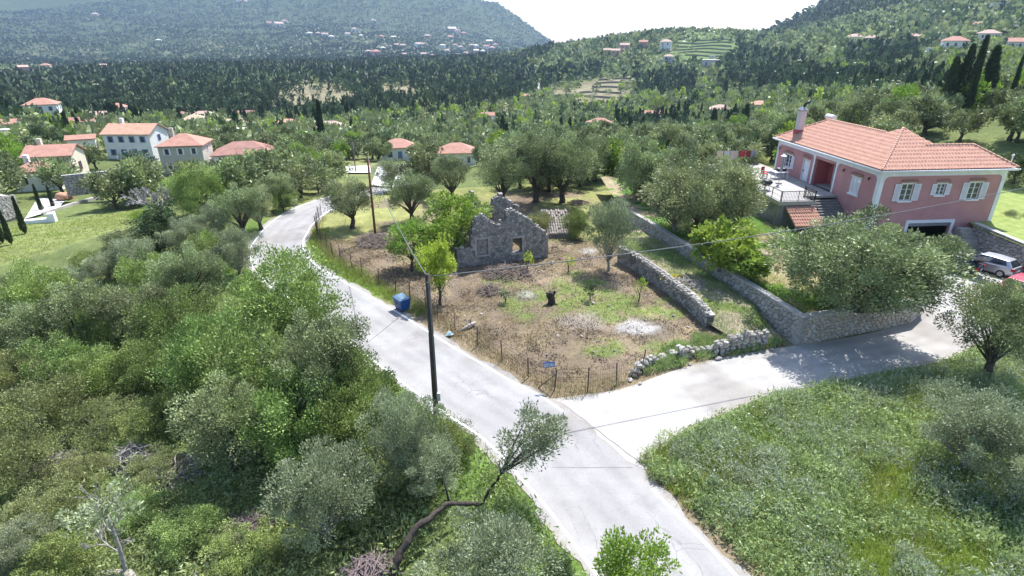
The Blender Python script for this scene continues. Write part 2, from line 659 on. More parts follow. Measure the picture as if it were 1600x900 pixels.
def zone_far(x, y):
    n1 = fbm(x, y, 60, 21)[..., None]; n2 = fbm(x, y, 14, 22)[..., None]; n3 = fbm(x, y, 260, 23)
    r = np.hypot(x, y)
    a = np.arctan2(x, y)
    c = np.array([0.10, 0.125, 0.045]) * (0.7 + 0.8 * n1)
    def lay(c, col, w):
        w = np.asarray(w)[..., None]
        return c * (1 - w) + col * w
    c = lay(c, np.array([0.26, 0.25, 0.11]), sstep(0.58, 0.72, n2[..., 0]) * sstep(500, 200, r) * 0.6)
    # forest floor under the cypresses
    forest = sstep(235, 275, r) * (1 - sstep(900, 1000, r)) * (a < 0.03)
    c = lay(c, np.array([0.20, 0.185, 0.11]), forest * 0.8)
    # clearings
    for (px, py, rx, ry, s) in CLEAR:
        c = lay(c, (np.array([0.115, 0.16, 0.055]) if s in (6, 9) else np.array([0.22, 0.195, 0.125])) * (0.8 + 0.4 * n2), clear_mask(x, y, px, py, rx, ry, s))
    # mountain
    c = lay(c, np.array([0.055, 0.078, 0.036]) * (0.8 + 0.4 * n1), sstep(1000, 1400, r))
    c = lay(c, np.array([0.20, 0.20, 0.11]), sstep(1000, 1400, r) * sstep(0.62, 0.72, n2[..., 0]) * sstep(2600, 1900, r) * 0.7)
    return c


CLEAR = [(495, 152, 80, 20, 1), (622, 142, 32, 10, 2), (100, 100, 60, 6, 3), (930, 150, 70, 18, 4), (945, 130, 45, 8, 5), (1100, 76, 60, 26, 6), (870, 145, 14, 12, 7), (1240, 108, 22, 8, 8), (1040, 100, 30, 6, 9)]
_CL = {}


def clear_mask(x, y, px, py, rx, ry, s):
    if s not in _CL:
        p = hit(px, py)
        if s == 3:
            p = Vector(PY(px, py, 1350))
        q = depth_of(*p) / FPX
        t = hit(px, py - ry)
        b = hit(px, py + ry)
        far = t.y if (t is not None and t.y < p.y * 1.6) else p.y * 1.3
        near = b.y if b is not None else p.y * 0.8
        _CL[s] = (p.x, p.y, rx * q, max(far - p.y, 12), max(p.y - near, 12))
    cx, cy_, ax, af, an = _CL[s]
    dyv = (y - cy_)
    d = np.hypot((x - cx * y / cy_) / ax, np.where(dyv > 0, dyv / af, dyv / an)) + (fbm(x, y, ax * 0.6, s + 40) - 0.5) * 0.7
    return 1 - sstep(0.75, 1.05, d)


GM = groundmat("ground_earth")
# far sheet: rings out to the mountains
ang = np.concatenate([np.linspace(-math.pi, -0.95, 40)[:-1], np.linspace(-0.95, 0.95, 230), np.linspace(0.95, math.pi, 40)[1:]])
rad = np.concatenate([np.linspace(0.5, 60, 24)[:-1], np.exp(np.linspace(math.log(60), math.log(4600), 190))])
AA, RR = np.meshgrid(ang, rad)
X = RR * np.sin(AA); Y = RR * np.cos(AA)
Zt = ground(X, Y)
inner = (X > -60.5) & (X < 60.5) & (Y > 5.5) & (Y < 76.5)
Zt = Zt - 0.6 * inner
nr, na = AA.shape
idx = np.arange(nr * na).reshape(nr, na)
F = np.stack([idx[:-1, :-1], idx[:-1, 1:], idx[1:, 1:], idx[1:, :-1]], -1).reshape(-1, 4)
deep = ((X > -56) & (X < 56) & (Y > 10) & (Y < 72)).ravel()
F = F[~deep[F].all(1)]
me = mesh_np("terrain", np.stack([X, Y, Zt], -1).reshape(-1, 3), F[:, ::-1], True)
cattr(me, "zc", zone_far(X.ravel(), Y.ravel()))
o = link("terrain", me, None, GM)
tag(o, kind="structure")
# near sheet
gx = np.arange(-62, 62.01, 0.42); gy = np.arange(4, 78.01, 0.42)
X, Y = np.meshgrid(gx, gy)
Zt = surf(X, Y)
nr, na = X.shape
idx = np.arange(nr * na).reshape(nr, na)
F = np.stack([idx[:-1, :-1], idx[:-1, 1:], idx[1:, 1:], idx[1:, :-1]], -1).reshape(-1, 4)
me = mesh_np("ground", np.stack([X, Y, Zt], -1).reshape(-1, 3), F, True)
cattr(me, "zc", zone_near(X.ravel(), Y.ravel()))
o = link("ground", me, None, GM)
tag(o, kind="structure")


# ------------------------------------------------------------------ road, lane, markings
def roadmat(name, base, dark, edge):
    m, nt, out = nodes_of(name)
    g = nt.nodes.new("ShaderNodeNewGeometry")
    P = g.outputs['Position']
    c = mixcol(nt, base, dark, ramp(nt, noise(nt, 0.35, 5, 0.65, vec=P), 0.42, 0.68))
    c = mixcol(nt, c, (0.72, 0.72, 0.73), ramp(nt, noise(nt, 14, 5, 0.8, vec=P), 0.5, 0.75), 'MULTIPLY')
    # worn wheel tracks and soil washed in along the edges (attribute off = metres from the centre line)
    at = nt.nodes.new("ShaderNodeAttribute"); at.attribute_name = "off"
    def band_(c0, w0):
        q = nt.nodes.new("ShaderNodeMath"); q.operation = 'SUBTRACT'; q.inputs[1].default_value = c0
        nt.links.new(at.outputs['Fac'], q.inputs[0])
        a_ = nt.nodes.new("ShaderNodeMath"); a_.operation = 'ABSOLUTE'; nt.links.new(q.outputs[0], a_.inputs[0])
        r_ = nt.nodes.new("ShaderNodeMapRange"); r_.interpolation_type = 'SMOOTHSTEP'
        r_.inputs[1].default_value = 0.0; r_.inputs[2].default_value = w0; r_.inputs[3].default_value = 1.0; r_.inputs[4].default_value = 0.0
        nt.links.new(a_.outputs[0], r_.inputs[0])
        return r_.outputs[0]
    def times(a_, b_):
        q = nt.nodes.new("ShaderNodeMath"); q.operation = 'MULTIPLY'
        nt.links.new(a_, q.inputs[0])
        if isinstance(b_, float):
            q.inputs[1].default_value = b_
        else:
            nt.links.new(b_, q.inputs[1])
        return q.outputs[0]
    nz1 = ramp(nt, noise(nt, 0.5, 5, 0.7, vec=P), 0.3, 0.7)
    for c0 in (-1.5, -0.35, 0.45, 1.6):
        c = mixcol(nt, c, (0.80, 0.80, 0.81), times(band_(c0, 0.5), nz1), 'MULTIPLY')
    nz2 = ramp(nt, noise(nt, 1.7, 6, 0.75, vec=P), 0.42, 0.62)
    for c0 in (-edge, edge):
        c = mixcol(nt, c, (0.24, 0.20, 0.145), times(times(band_(c0, 0.6), nz2), 0.75))
    c = mixcol(nt, c, (0.78, 0.76, 0.74), ramp(nt, noise(nt, 0.12, 3, 0.5, vec=P), 0.55, 0.62), 'MULTIPLY')
    # fine cracks
    v = nt.nodes.new("ShaderNodeTexVoronoi")
    v.feature = 'DISTANCE_TO_EDGE'
    v.inputs['Scale'].default_value = 0.33
    wv = nt.nodes.new("ShaderNodeVectorMath"); wv.operation = 'ADD'
    nz = nt.nodes.new("ShaderNodeTexNoise"); nz.inputs['Scale'].default_value = 1.1; nz.inputs['Detail'].default_value = 5
    nt.links.new(P, nz.inputs['Vector'])
    nt.links.new(nz.outputs['Color'], wv.inputs[0]); nt.links.new(P, wv.inputs[1])
    nt.links.new(wv.outputs[0], v.inputs['Vector'])
    crack = nt.nodes.new("ShaderNodeMapRange")
    crack.inputs[1].default_value = 0.0; crack.inputs[2].default_value = 0.012
    crack.inputs[3].default_value = 1.0; crack.inputs[4].default_value = 0.0
    nt.links.new(v.outputs['Distance'], crack.inputs[0])
    mk = nt.nodes.new("ShaderNodeMath"); mk.operation = 'MULTIPLY'
    nt.links.new(crack.outputs[0], mk.inputs[0])
    nt.links.new(ramp(nt, noise(nt, 0.25, 2, vec=P), 0.5, 0.6), mk.inputs[1])
    c = mixcol(nt, c, tuple(x * 0.72 for x in base), mk.outputs[0])
    b = nt.nodes.new("ShaderNodeBsdfPrincipled")
    b.inputs['Roughness'].default_value = 0.85
    b.inputs['Specular IOR Level'].default_value = 0.25
    nt.links.new(c, b.inputs['Base Color'])
    bn = nt.nodes.new("ShaderNodeBump"); bn.inputs['Strength'].default_value = 0.25; bn.inputs['Distance'].default_value = 0.02
    nt.links.new(noise(nt, 40, 4, 0.7, vec=P), bn.inputs['Height'])
    nt.links.new(bn.outputs[0], b.inputs['Normal'])
    nt.links.new(b.outputs[0], out.inputs[0])
    return m


def normals2(L):
    t = np.gradient(L, axis=0)
    t /= np.linalg.norm(t, axis=1)[:, None]
    return np.stack([t[:, 1], -t[:, 0]], -1)          # to the right of travel


def ribbon(L, offs, zf):
    n = normals2(L)
    offs = [np.broadcast_to(np.asarray(o_, float), (len(L),)) for o_ in offs]
    V = []
    for o_ in offs:
        p = L + n * o_[:, None]
        V.append(np.column_stack([p, zf(p[:, 0], p[:, 1])]))
    V = np.stack(V, 1)
    k = len(offs)
    idx = np.arange(len(L) * k).reshape(len(L), k)
    F = np.stack([idx[:-1, :-1], idx[:-1, 1:], idx[1:, 1:], idx[1:, :-1]], -1).reshape(-1, 4)
    return V.reshape(-1, 3), F


M_road = roadmat("road_asphalt", (0.285, 0.276, 0.27), (0.345, 0.335, 0.327), 2.75)
M_lane = roadmat("lane_concrete", (0.40, 0.385, 0.365), (0.32, 0.305, 0.285), 2.2)
M_paint = pmat("road_paint", (0.84, 0.84, 0.82), (0.72, 0.72, 0.71), 2.5, 0.6, lo=0.45, hi=0.7)
M_joint = pmat("joint_tar", (0.16, 0.155, 0.15), (0.24, 0.23, 0.22), 3, 0.8)
eL = ROADW + 0.15 * np.sin(np.arange(len(ROAD)) * 0.7) + 0.1 * np.sin(np.arange(len(ROAD)) * 2.1)
zr = lambda x, y: ground(x, y) + 0.020
V, F = ribbon(ROAD, [-eL, -1.4, 0, 1.4, eL[::-1]], zr)
me = mesh_np("road", V, F[:, ::-1]); fattr(me, "off", np.stack([-eL, np.full(len(ROAD), -1.4), np.zeros(len(ROAD)), np.full(len(ROAD), 1.4), eL[::-1]], 1).ravel())
road = link("road", me, None, M_road); tag(road, kind="structure")
# lane to the house, widening into the junction and the parking place
s = np.linspace(0, 1, len(DRIVE))
wl_ = 2.05 + 1.2 * np.sin(s * 9) * 0.12 + 2.6 * sstep(0.80, 0.97, s)
wr_ = 2.15 + 0.12 * np.sin(s * 37) + 3.2 * sstep(0.78, 0.95, s) + 1.0 * sstep(0.14, 0.02, s)
wl_ = wl_ + 1.2 * sstep(0.16, 0.02, s)
zl = lambda x, y: ground(x, y) + 0.012
V, F = ribbon(DRIVE, [-wl_, -0.9, 0.9, wr_], zl)
me = mesh_np("lane", V, F[:, ::-1]); fattr(me, "off", np.stack([-np.minimum(wl_, 2.3), np.full(len(DRIVE), -0.9), np.full(len(DRIVE), 0.9), np.minimum(wr_, 2.3)], 1).ravel())
lane = link("lane", me, None, M_lane); tag(lane, kind="structure")
pv = [(33.5, 37.2), (40.7, 36.0), (40.7, 47.0), (40.7, 49.0), (33, 48.0), (31.6, 41)]
me = MB().add([(x, y, gz(x, y) + 0.010) for x, y in pv], [tuple(range(6))])
o = me.build("parking_place", M_lane); tag(o, kind="structure")
# junction apron between lane and road
ap = [(2.1, 25.6), (6.9, 27.0), (9.0, 27.9), (10.5, 25.1), (8.3, 23.7), (6.85, 22.0), (6.35, 20.4), (2.5, 21)]
o = MB().add([(x, y, 0.016) for x, y in ap], [tuple(range(len(ap)))]).build("junction_apron", M_lane); tag(o, kind="structure")


def strip(name, sl, off, w, parent, mat, zadd=0.025, wob=0.0):
    L = ROAD[sl]
    o_ = off + wob * np.sin(np.arange(len(L)) * 0.8)
    V, F = ribbon(L, [o_ - w / 2, o_ + w / 2], lambda x, y: ground(x, y) + zadd)
    return link(name, mesh_np(name, V, F[:, ::-1]), parent, mat)


def ridx(y):
    return int(np.argmin(np.abs(ROAD[:, 1] - y)))


# painted edge lines, broken where the lane joins
strip("edge_line", slice(0, len(ROAD)), -(ROADW - 0.42), 0.13, road, M_paint, wob=0.02)
strip("edge_line", slice(0, ridx(18.6)), ROADW - 0.38, 0.14, road, M_paint, wob=0.02)
strip("edge_line", slice(ridx(23.4), len(ROAD)), ROADW - 0.38, 0.13, road, M_paint, wob=0.02)
# tarred joints in the junction
a = np.array(G(880, 632)); b = np.array(G(1010, 731)); L = np.linspace(a, b, 24)
L += np.stack([np.sin(np.arange(24) * 1.3) * 0.025, np.zeros(24)], -1)
V, F = ribbon(L, [-0.035, 0.035], lambda x, y: ground(x, y) + 0.0245)
link("joint", mesh_np("joint", V, F[:, ::-1]), road, M_joint)
a = np.array(G(862, 731)); b = np.array(G(988, 731)); L = np.linspace(a, b, 12)
V, F = ribbon(L, [-0.03, 0.03], lambda x, y: ground(x, y) + 0.0255)
link("joint", mesh_np("joint", V, F[:, ::-1]), road, M_joint)
# cracks running along the wheel tracks
rr = random.Random(5)
for (pts, w) in [([(830, 800), (845, 820), (856, 850), (866, 880)], 0.045), ([(905, 790), (925, 830), (935, 860)], 0.03), ([(1010, 800), (1040, 830), (1080, 870), (1100, 900)], 0.03), ([(700, 560), (735, 590), (790, 640)], 0.02), ([(880, 790), (895, 815), (905, 850)], 0.022)]:
    L = catmull([G(*p) for p in pts], 0.18)
    L = L + np.array([[rr.uniform(-.05, .05), rr.uniform(-.05, .05)] for _ in L])
    ww = np.array([w * rr.uniform(0.3, 1.0) for _ in L]) / 2
    V, F = ribbon(L, [-ww, ww], lambda x, y: ground(x, y) + 0.0235)
    link("crack", mesh_np("crack", V, F[:, ::-1]), road, M_joint)
# ------------------------------------------------------------------ plants: shapes
def unit(v):
    return v / (np.linalg.norm(v, axis=-1, keepdims=True) + 1e-9)


def leaf_quads(P, D, L, Wd, rng, lv, N=None, jit=0.55):
    """one rhombus leaf or sprig per point: P base, D direction, L length, Wd width; N leans the leaf's face outwards"""
    n = len(P)
    S = unit(np.cross(D, rng.normal(size=(n, 3)) if N is None else N + rng.normal(size=(n, 3)) * jit))
    L = np.broadcast_to(np.asarray(L, float), (n,))[:, None]
    Wd = np.broadcast_to(np.asarray(Wd, float), (n,))[:, None]
    mid = P + D * L * 0.5
    V = np.stack([P, mid + S * Wd * 0.5, P + D * L, mid - S * Wd * 0.5], 1)
    F = np.arange(n * 4).reshape(n, 4)
    return V.reshape(-1, 3), F, np.repeat(lv, 4)


def leaf_tris(P, D, L, Wd, rng, lv):
    """one narrow triangle per point, for grass and herbs"""
    n = len(P)
    S = unit(np.cross(D, rng.normal(size=(n, 3))))
    L = np.broadcast_to(np.asarray(L, float), (n,))[:, None]
    Wd = np.broadcast_to(np.asarray(Wd, float), (n,))[:, None]
    V = np.stack([P - S * Wd * 0.5, P + S * Wd * 0.5, P + D * L], 1)
    return V.reshape(-1, 3), np.arange(n * 3).reshape(n, 3), np.repeat(lv, 3)


def crown_np(seed, rx, rz, zc, nclump, nleaf, cr, ll, lw, shell=0.55, bottom=-0.75, up=0.5, squash=1.0, tone=0.62, ry=None, wobble=0.36):
    rng = np.random.default_rng(seed)
    ry = ry or rx
    cs = []
    while len(cs) < nclump:
        d = unit(rng.normal(size=3))
        r = shell + (1 - shell) * rng.random() ** 0.7
        if rng.random() < 0.22:
            r *= 0.55
        if d[2] * r < bottom:
            continue
        wob = 1 - wobble / 2 + wobble * rng.random()
        cs.append(np.array([d[0] * rx, d[1] * ry, d[2] * rz]) * r * wob + np.array([0, 0, zc]))
    cs = np.array(cs)
    k = rng.integers(0, nclump, nleaf)
    crs = cr * (0.55 + 0.75 * rng.random(nclump))
    d = unit(rng.normal(size=(nleaf, 3)) + np.array([0, 0, 0.25]))
    rr = crs[k] * (0.35 + 0.7 * rng.random(nleaf) ** 0.6)
    P = cs[k] + d * rr[:, None] * np.array([1, 1, squash])
    outw = unit(P - np.array([0, 0, zc - rz * 0.4]))
    D = unit(d * 0.6 + outw * 0.5 + np.array([0, 0, up]) + rng.normal(size=(nleaf, 3)) * 0.55)
    ct = rng.random(nclump)
    lv = np.clip(tone * ct[k] + (1 - tone) * rng.random(nleaf), 0, 1)
    V, F, A = leaf_quads(P, D, ll * (0.6 + 0.8 * rng.random(nleaf)), lw * (0.6 + 0.8 * rng.random(nleaf)), rng, lv, unit(d * 0.75 + outw * 0.45))
    return V, F, A, cs


def trunk_mb(seed, top, r0, targets, fork=0.45, sides=6, lean=(0, 0), gnarl=0.12, base=(0, 0, -0.25)):
    rr = random.Random(seed)
    mb = MB()
    b = Vector(base)
    f = Vector((lean[0], lean[1], top))
    pts = [b + (f - b) * t + Vector((rr.uniform(-1, 1), rr.uniform(-1, 1), 0)) * gnarl * (0.2 if t == 0 else 1) for t in (0, .3, .6, 1)]
    mb.tube(pts, [r0 * 1.45, r0 * 1.05, r0 * 0.9, r0 * 0.72], 8)
    for t in targets:
        t = Vector(t)
        st = pts[2] + (pts[3] - pts[2]) * rr.uniform(0, 1)
        m1 = st + (t - st) * 0.4 + Vector((rr.uniform(-1, 1), rr.uniform(-1, 1), rr.uniform(-.2, .6))) * gnarl * 1.6
        m2 = st + (t - st) * 0.75 + Vector((rr.uniform(-1, 1), rr.uniform(-1, 1), rr.uniform(-.2, .5))) * gnarl * 1.4
        rb = r0 * rr.uniform(0.3, 0.55)
        mb.tube([st, m1, m2, t], [rb, rb * 0.62, rb * 0.36, rb * 0.12], sides, False)
    return mb


M_bark = pmat("bark_olive", (0.115, 0.095, 0.075), (0.055, 0.045, 0.036), 7, 0.9, 0.8, 18)
M_bark2 = pmat("bark_grey", (0.30, 0.275, 0.245), (0.17, 0.15, 0.13), 9, 0.9, 0.6, 25)
M_dead = pmat("wood_dead", (0.40, 0.37, 0.34), (0.24, 0.22, 0.20), 9, 0.9, 0.5, 25)
M_twig = pmat("twig_brown", (0.16, 0.125, 0.10), (0.27, 0.22, 0.19), 5, 0.9)
M_olive = leafmat("leaf_olive", (0.050, 0.072, 0.030), (0.430, 0.490, 0.235), 0.16, 0.2, 0.014)
M_silver = leafmat("leaf_olive_silver", (0.080, 0.110, 0.058), (0.475, 0.530, 0.325), 0.2, 0.12, 0.008)
M_shrub = leafmat("leaf_shrub", (0.040, 0.075, 0.018), (0.415, 0.535, 0.160), 0.18, 0.24, 0.014)
M_brown = leafmat("leaf_shrub_brown", (0.070, 0.085, 0.030), (0.360, 0.400, 0.160), 0.25, 0.15, 0.015)
M_dark = leafmat("leaf_dark", (0.028, 0.050, 0.022), (0.150, 0.215, 0.085), 0.15, 0.15, 0.012)
M_bright = leafmat("leaf_bright", (0.125, 0.215, 0.030), (0.360, 0.500, 0.095), 0.38, 0.12, 0.012)
M_lime = leafmat("leaf_lime", (0.204, 0.300, 0.030), (0.504, 0.624, 0.102), 0.42, 0.1, 0.015)
M_cyp = leafmat("leaf_cypress", (0.012, 0.026, 0.011), (0.066, 0.101, 0.040), 0.08, 0.15, 0.012)

M_mount = leafmat("leaf_mountain", (0.030, 0.048, 0.024), (0.075, 0.105, 0.050), 0.1, 0.1, 0.01)
PROTO = {}


def proto(kind, V, F, A, mat, tmb, tmat, R, ZC):
    me = mesh_np(kind + "_crown", V, F)
    fattr(me, "lv", A)
    me.materials.append(mat)
    tm = None
    if tmb is not None:
        tm = tmb.mesh(kind + "_trunk", True)
        tm.materials.append(tmat)
    PROTO.setdefault(kind, []).append((me, tm, R, ZC))


for i in range(3):       # near olives
    V, F, A, cs = crown_np(100 + i, 2.15, 1.55, 3.0, 74, 23000, 0.54, 0.115, 0.05, up=0.35)
    proto("olive", V, F, A, M_olive, trunk_mb(i, 1.2, 0.21, cs[:16]), M_bark, 2.4, 3.0)
for i in range(2):
    V, F, A, cs = crown_np(130 + i, 2.0, 1.75, 2.7, 70, 24000, 0.50, 0.115, 0.042, up=0.6, bottom=-0.85)
    proto("silver", V, F, A, M_silver, trunk_mb(20 + i, 1.0, 0.16, cs[:18]), M_bark2, 2.25, 2.7)
for i in range(3):       # thicket shrubs, leafy to the ground
    V, F, A, cs = crown_np(150 + i, 1.95, 1.75, 1.75, 84, 25000, 0.48, 0.095, 0.05, bottom=-0.95, up=0.5)
    proto("shrub", V, F, A, M_shrub, trunk_mb(40 + i, 0.8, 0.12, cs[:16]), M_bark, 2.2, 1.75)
for i in range(1):
    V, F, A, cs = crown_np(170 + i, 1.9, 1.3, 1.3, 66, 18000, 0.42, 0.09, 0.042, bottom=-0.95, up=0.5)
    proto("brown", V, F, A, M_brown, trunk_mb(60 + i, 0.6, 0.10, cs[:16]), M_bark2, 2.1, 1.3)
for i in range(2):
    V, F, A, cs = crown_np(180 + i, 1.95, 1.6, 1.8, 40, 9000, 0.62, 0.17, 0.10, bottom=-0.9, up=0.4)
    proto("dark", V, F, A, M_dark, trunk_mb(70 + i, 0.9, 0.16, cs[:12]), M_bark, 2.2, 1.8)
for i in range(2):       # almond-like, thin and bright
    V, F, A, cs = crown_np(190 + i, 1.8, 1.7, 3.1, 44, 5200, 0.55, 0.20, 0.10, bottom=-0.85, up=0.3)
    proto("bright", V, F, A, M_bright, trunk_mb(80 + i, 1.3, 0.11, cs[:18]), M_bark, 2.0, 3.1)
V, F, A, cs = crown_np(188, 2.35, 1.6, 2.0, 130, 46000, 0.48, 0.115, 0.045, bottom=-0.95, up=0.3, wobble=0.2, shell=0.62)
proto("bigolive", V, F, A, M_olive, trunk_mb(78, 0.9, 0.30, cs[:18]), M_bark, 2.55, 2.0)
V, F, A, cs = crown_np(195, 1.5, 1.7, 3.0, 34, 4200, 0.5, 0.20, 0.10, bottom=-0.85, up=0.3)
proto("lime", V, F, A, M_lime, trunk_mb(85, 1.4, 0.12, cs[:14]), M_bark, 1.7, 3.0)
for i in range(2):       # fig, large leaves
    V, F, A, cs = crown_np(200 + i, 1.9, 1.25, 1.6, 40, 2600, 0.55, 0.30, 0.24, bottom=-0.8, up=0.1)
    proto("fig", V, F, A, M_bright, trunk_mb(90 + i, 0.5, 0.13, cs[:18]), M_bark2, 2.1, 1.6)
for i in range(2):       # upright young olive with thin shoots
    V, F, A, cs = crown_np(210 + i, 1.9, 2.0, 3.6, 50, 9500, 0.55, 0.20, 0.055, bottom=-0.7, up=1.5)
    proto("shoots", V, F, A, M_silver, trunk_mb(95 + i, 1.3, 0.09, cs[:26], gnarl=0.05), M_bark2, 2.1, 3.6)
for i in range(4):       # olives seen from 60 m and more
    V, F, A, cs = crown_np(220 + i, 2.2, 1.6, 2.8, 30, 3000, 0.74, 0.34, 0.19, up=0.35)
    proto("olive_mid", V, F, A, M_olive, trunk_mb(100 + i, 1.2, 0.22, cs[:9], sides=5), M_bark, 2.5, 2.8)
for i in range(2):
    V, F, A, cs = crown_np(230 + i, 2.0, 1.7, 2.2, 30, 2300, 0.70, 0.34, 0.16, up=0.35, bottom=-0.95)
    proto("green_mid", V, F, A, M_bright, trunk_mb(110 + i, 1.1, 0.18, cs[:7], sides=5), M_bark, 2.3, 2.2)
    V, F, A, cs = crown_np(236 + i, 2.0, 1.7, 2.1, 30, 2300, 0.70, 0.34, 0.15, up=0.35, bottom=-0.95)
    proto("dark_mid", V, F, A, M_dark, trunk_mb(112 + i, 1.1, 0.18, cs[:7], sides=5), M_bark, 2.3, 2.1)


def cypress_np(seed, h, r, n, ll, lw, ragged=0.25):
    rng = np.random.default_rng(seed)
    t = rng.random(n) ** 0.85
    prof = r * np.minimum(1.0, (t * 7 + 0.25)) * (1 - t) ** 0.62 * (1 + ragged * (rng.random(n) - 0.5))
    a = rng.random(n) * 2 * math.pi
    lump = 1 + 0.18 * np.sin(a * 3 + t * 9 + seed) + 0.12 * np.sin(a * 5 - t * 17)
    rr = prof * lump * (0.55 + 0.45 * rng.random(n) ** 0.5)
    P = np.stack([rr * np.cos(a), rr * np.sin(a), 0.25 + t * h * 0.97], -1)
    D = unit(np.stack([np.cos(a) * 0.35, np.sin(a) * 0.35, np.full(n, 1.0)], -1) + rng.normal(size=(n, 3)) * 0.22)
    lv = rng.random(n) * 0.7 + 0.3 * (0.5 + 0.5 * np.sin(a * 3 + t * 9))
    return leaf_quads(P, D, ll * (0.6 + 0.8 * rng.random(n)), lw * (0.6 + 0.8 * rng.random(n)), rng, np.clip(lv, 0, 1), unit(np.stack([np.cos(a), np.sin(a), np.full(n, 0.3)], -1)))


for i in range(3):
    V, F, A = cypress_np(300 + i, 8.0, 0.78, 3600, 0.42, 0.14)
    proto("cypress", V, F, A, M_cyp, MB().tube([(0, 0, -0.3), (0, 0, 1.2), (0, 0, 6.8)], [0.17, 0.14, 0.03], 6), M_bark, 0.8, 4.0)
for i in range(2):
    V, F, A = cypress_np(310 + i, 8.0, 1.5, 2600, 0.5, 0.2, 0.5)
    proto("conifer", V, F, A, M_cyp, MB().tube([(0, 0, -0.3), (0, 0, 1.2), (0, 0, 6.8)], [0.2, 0.16, 0.03], 6), M_bark, 1.5, 4.0)
for i in range(3):
    V, F, A = cypress_np(320 + i, 8.0, 1.25, 420, 1.0, 0.42, 0.5)
    proto("cypress_far", V, F, A, M_cyp, MB().tube([(0, 0, -0.3), (0, 0, 1.5), (0, 0, 6)], [0.2, 0.15, 0.03], 4), M_bark, 1.25, 4.0)

NAMES = dict(bigolive="olive_tree", olive="olive_tree", silver="olive_tree", shrub="shrub", brown="shrub", dark="evergreen_bush", bright="almond_tree", lime="almond_tree", fig="fig_tree",
             shoots="olive_tree", olive_mid="olive_tree", green_mid="broadleaf_tree", dark_mid="evergreen_tree", cypress="cypress_tree", conifer="conifer_tree", cypress_far="cypress_tree")
CATS = dict(olive_tree="olive tree", shrub="shrub", evergreen_bush="bush", almond_tree="tree", fig_tree="fig tree", broadleaf_tree="tree", evergreen_tree="tree", cypress_tree="cypress", conifer_tree="conifer")
COUNT = {}
TREES = []


def plant(kind, loc, sx, sz_, label, group=None, rz=None, var=None, tilt=(0, 0), mat=None):
    n = COUNT.get(kind, 0)
    COUNT[kind] = n + 1
    ps = PROTO[kind]
    me, tm, R, ZC = ps[(n if var is None else var) % len(ps)]
    nm = NAMES[kind]
    e = bpy.data.objects.new(nm, None)
    C.objects.link(e)
    e.location = loc
    e.rotation_euler = (tilt[0], tilt[1], R_.uniform(0, 6.283) if rz is None else rz)
    e.scale = (sx, sx, sz_)
    tag(e, label, CATS[nm], group)
    c = bpy.data.objects.new("crown", me); C.objects.link(c); c.parent = e
    if tm is not None:
        t = bpy.data.objects.new("trunk", tm); C.objects.link(t); t.parent = e
    TREES.append((loc[0], loc[1], sx * R))
    return e


def tree(kind, px, py, rpx, label, group=None, asp=1.0, z0=None, **kw):
    """a plant whose crown is seen centred on a photo pixel with a given radius in pixels"""
    _, _, R, ZC = PROTO[kind][0]
    s = 1.0
    for _ in range(5):
        p = hit(px, py, s * asp * ZC, z0)
        if p is None:
            return None
        s = 0.4 * s + 0.6 * rpx * depth_of(p.x, p.y, p.z + s * asp * ZC) / FPX / R
    p = hit(px, py, s * asp * ZC, z0)
    if z0 is None:
        p.z = sz(p.x, p.y)
    else:
        p.z = z0
    return plant(kind, p, s, s * asp, label, group, **kw)
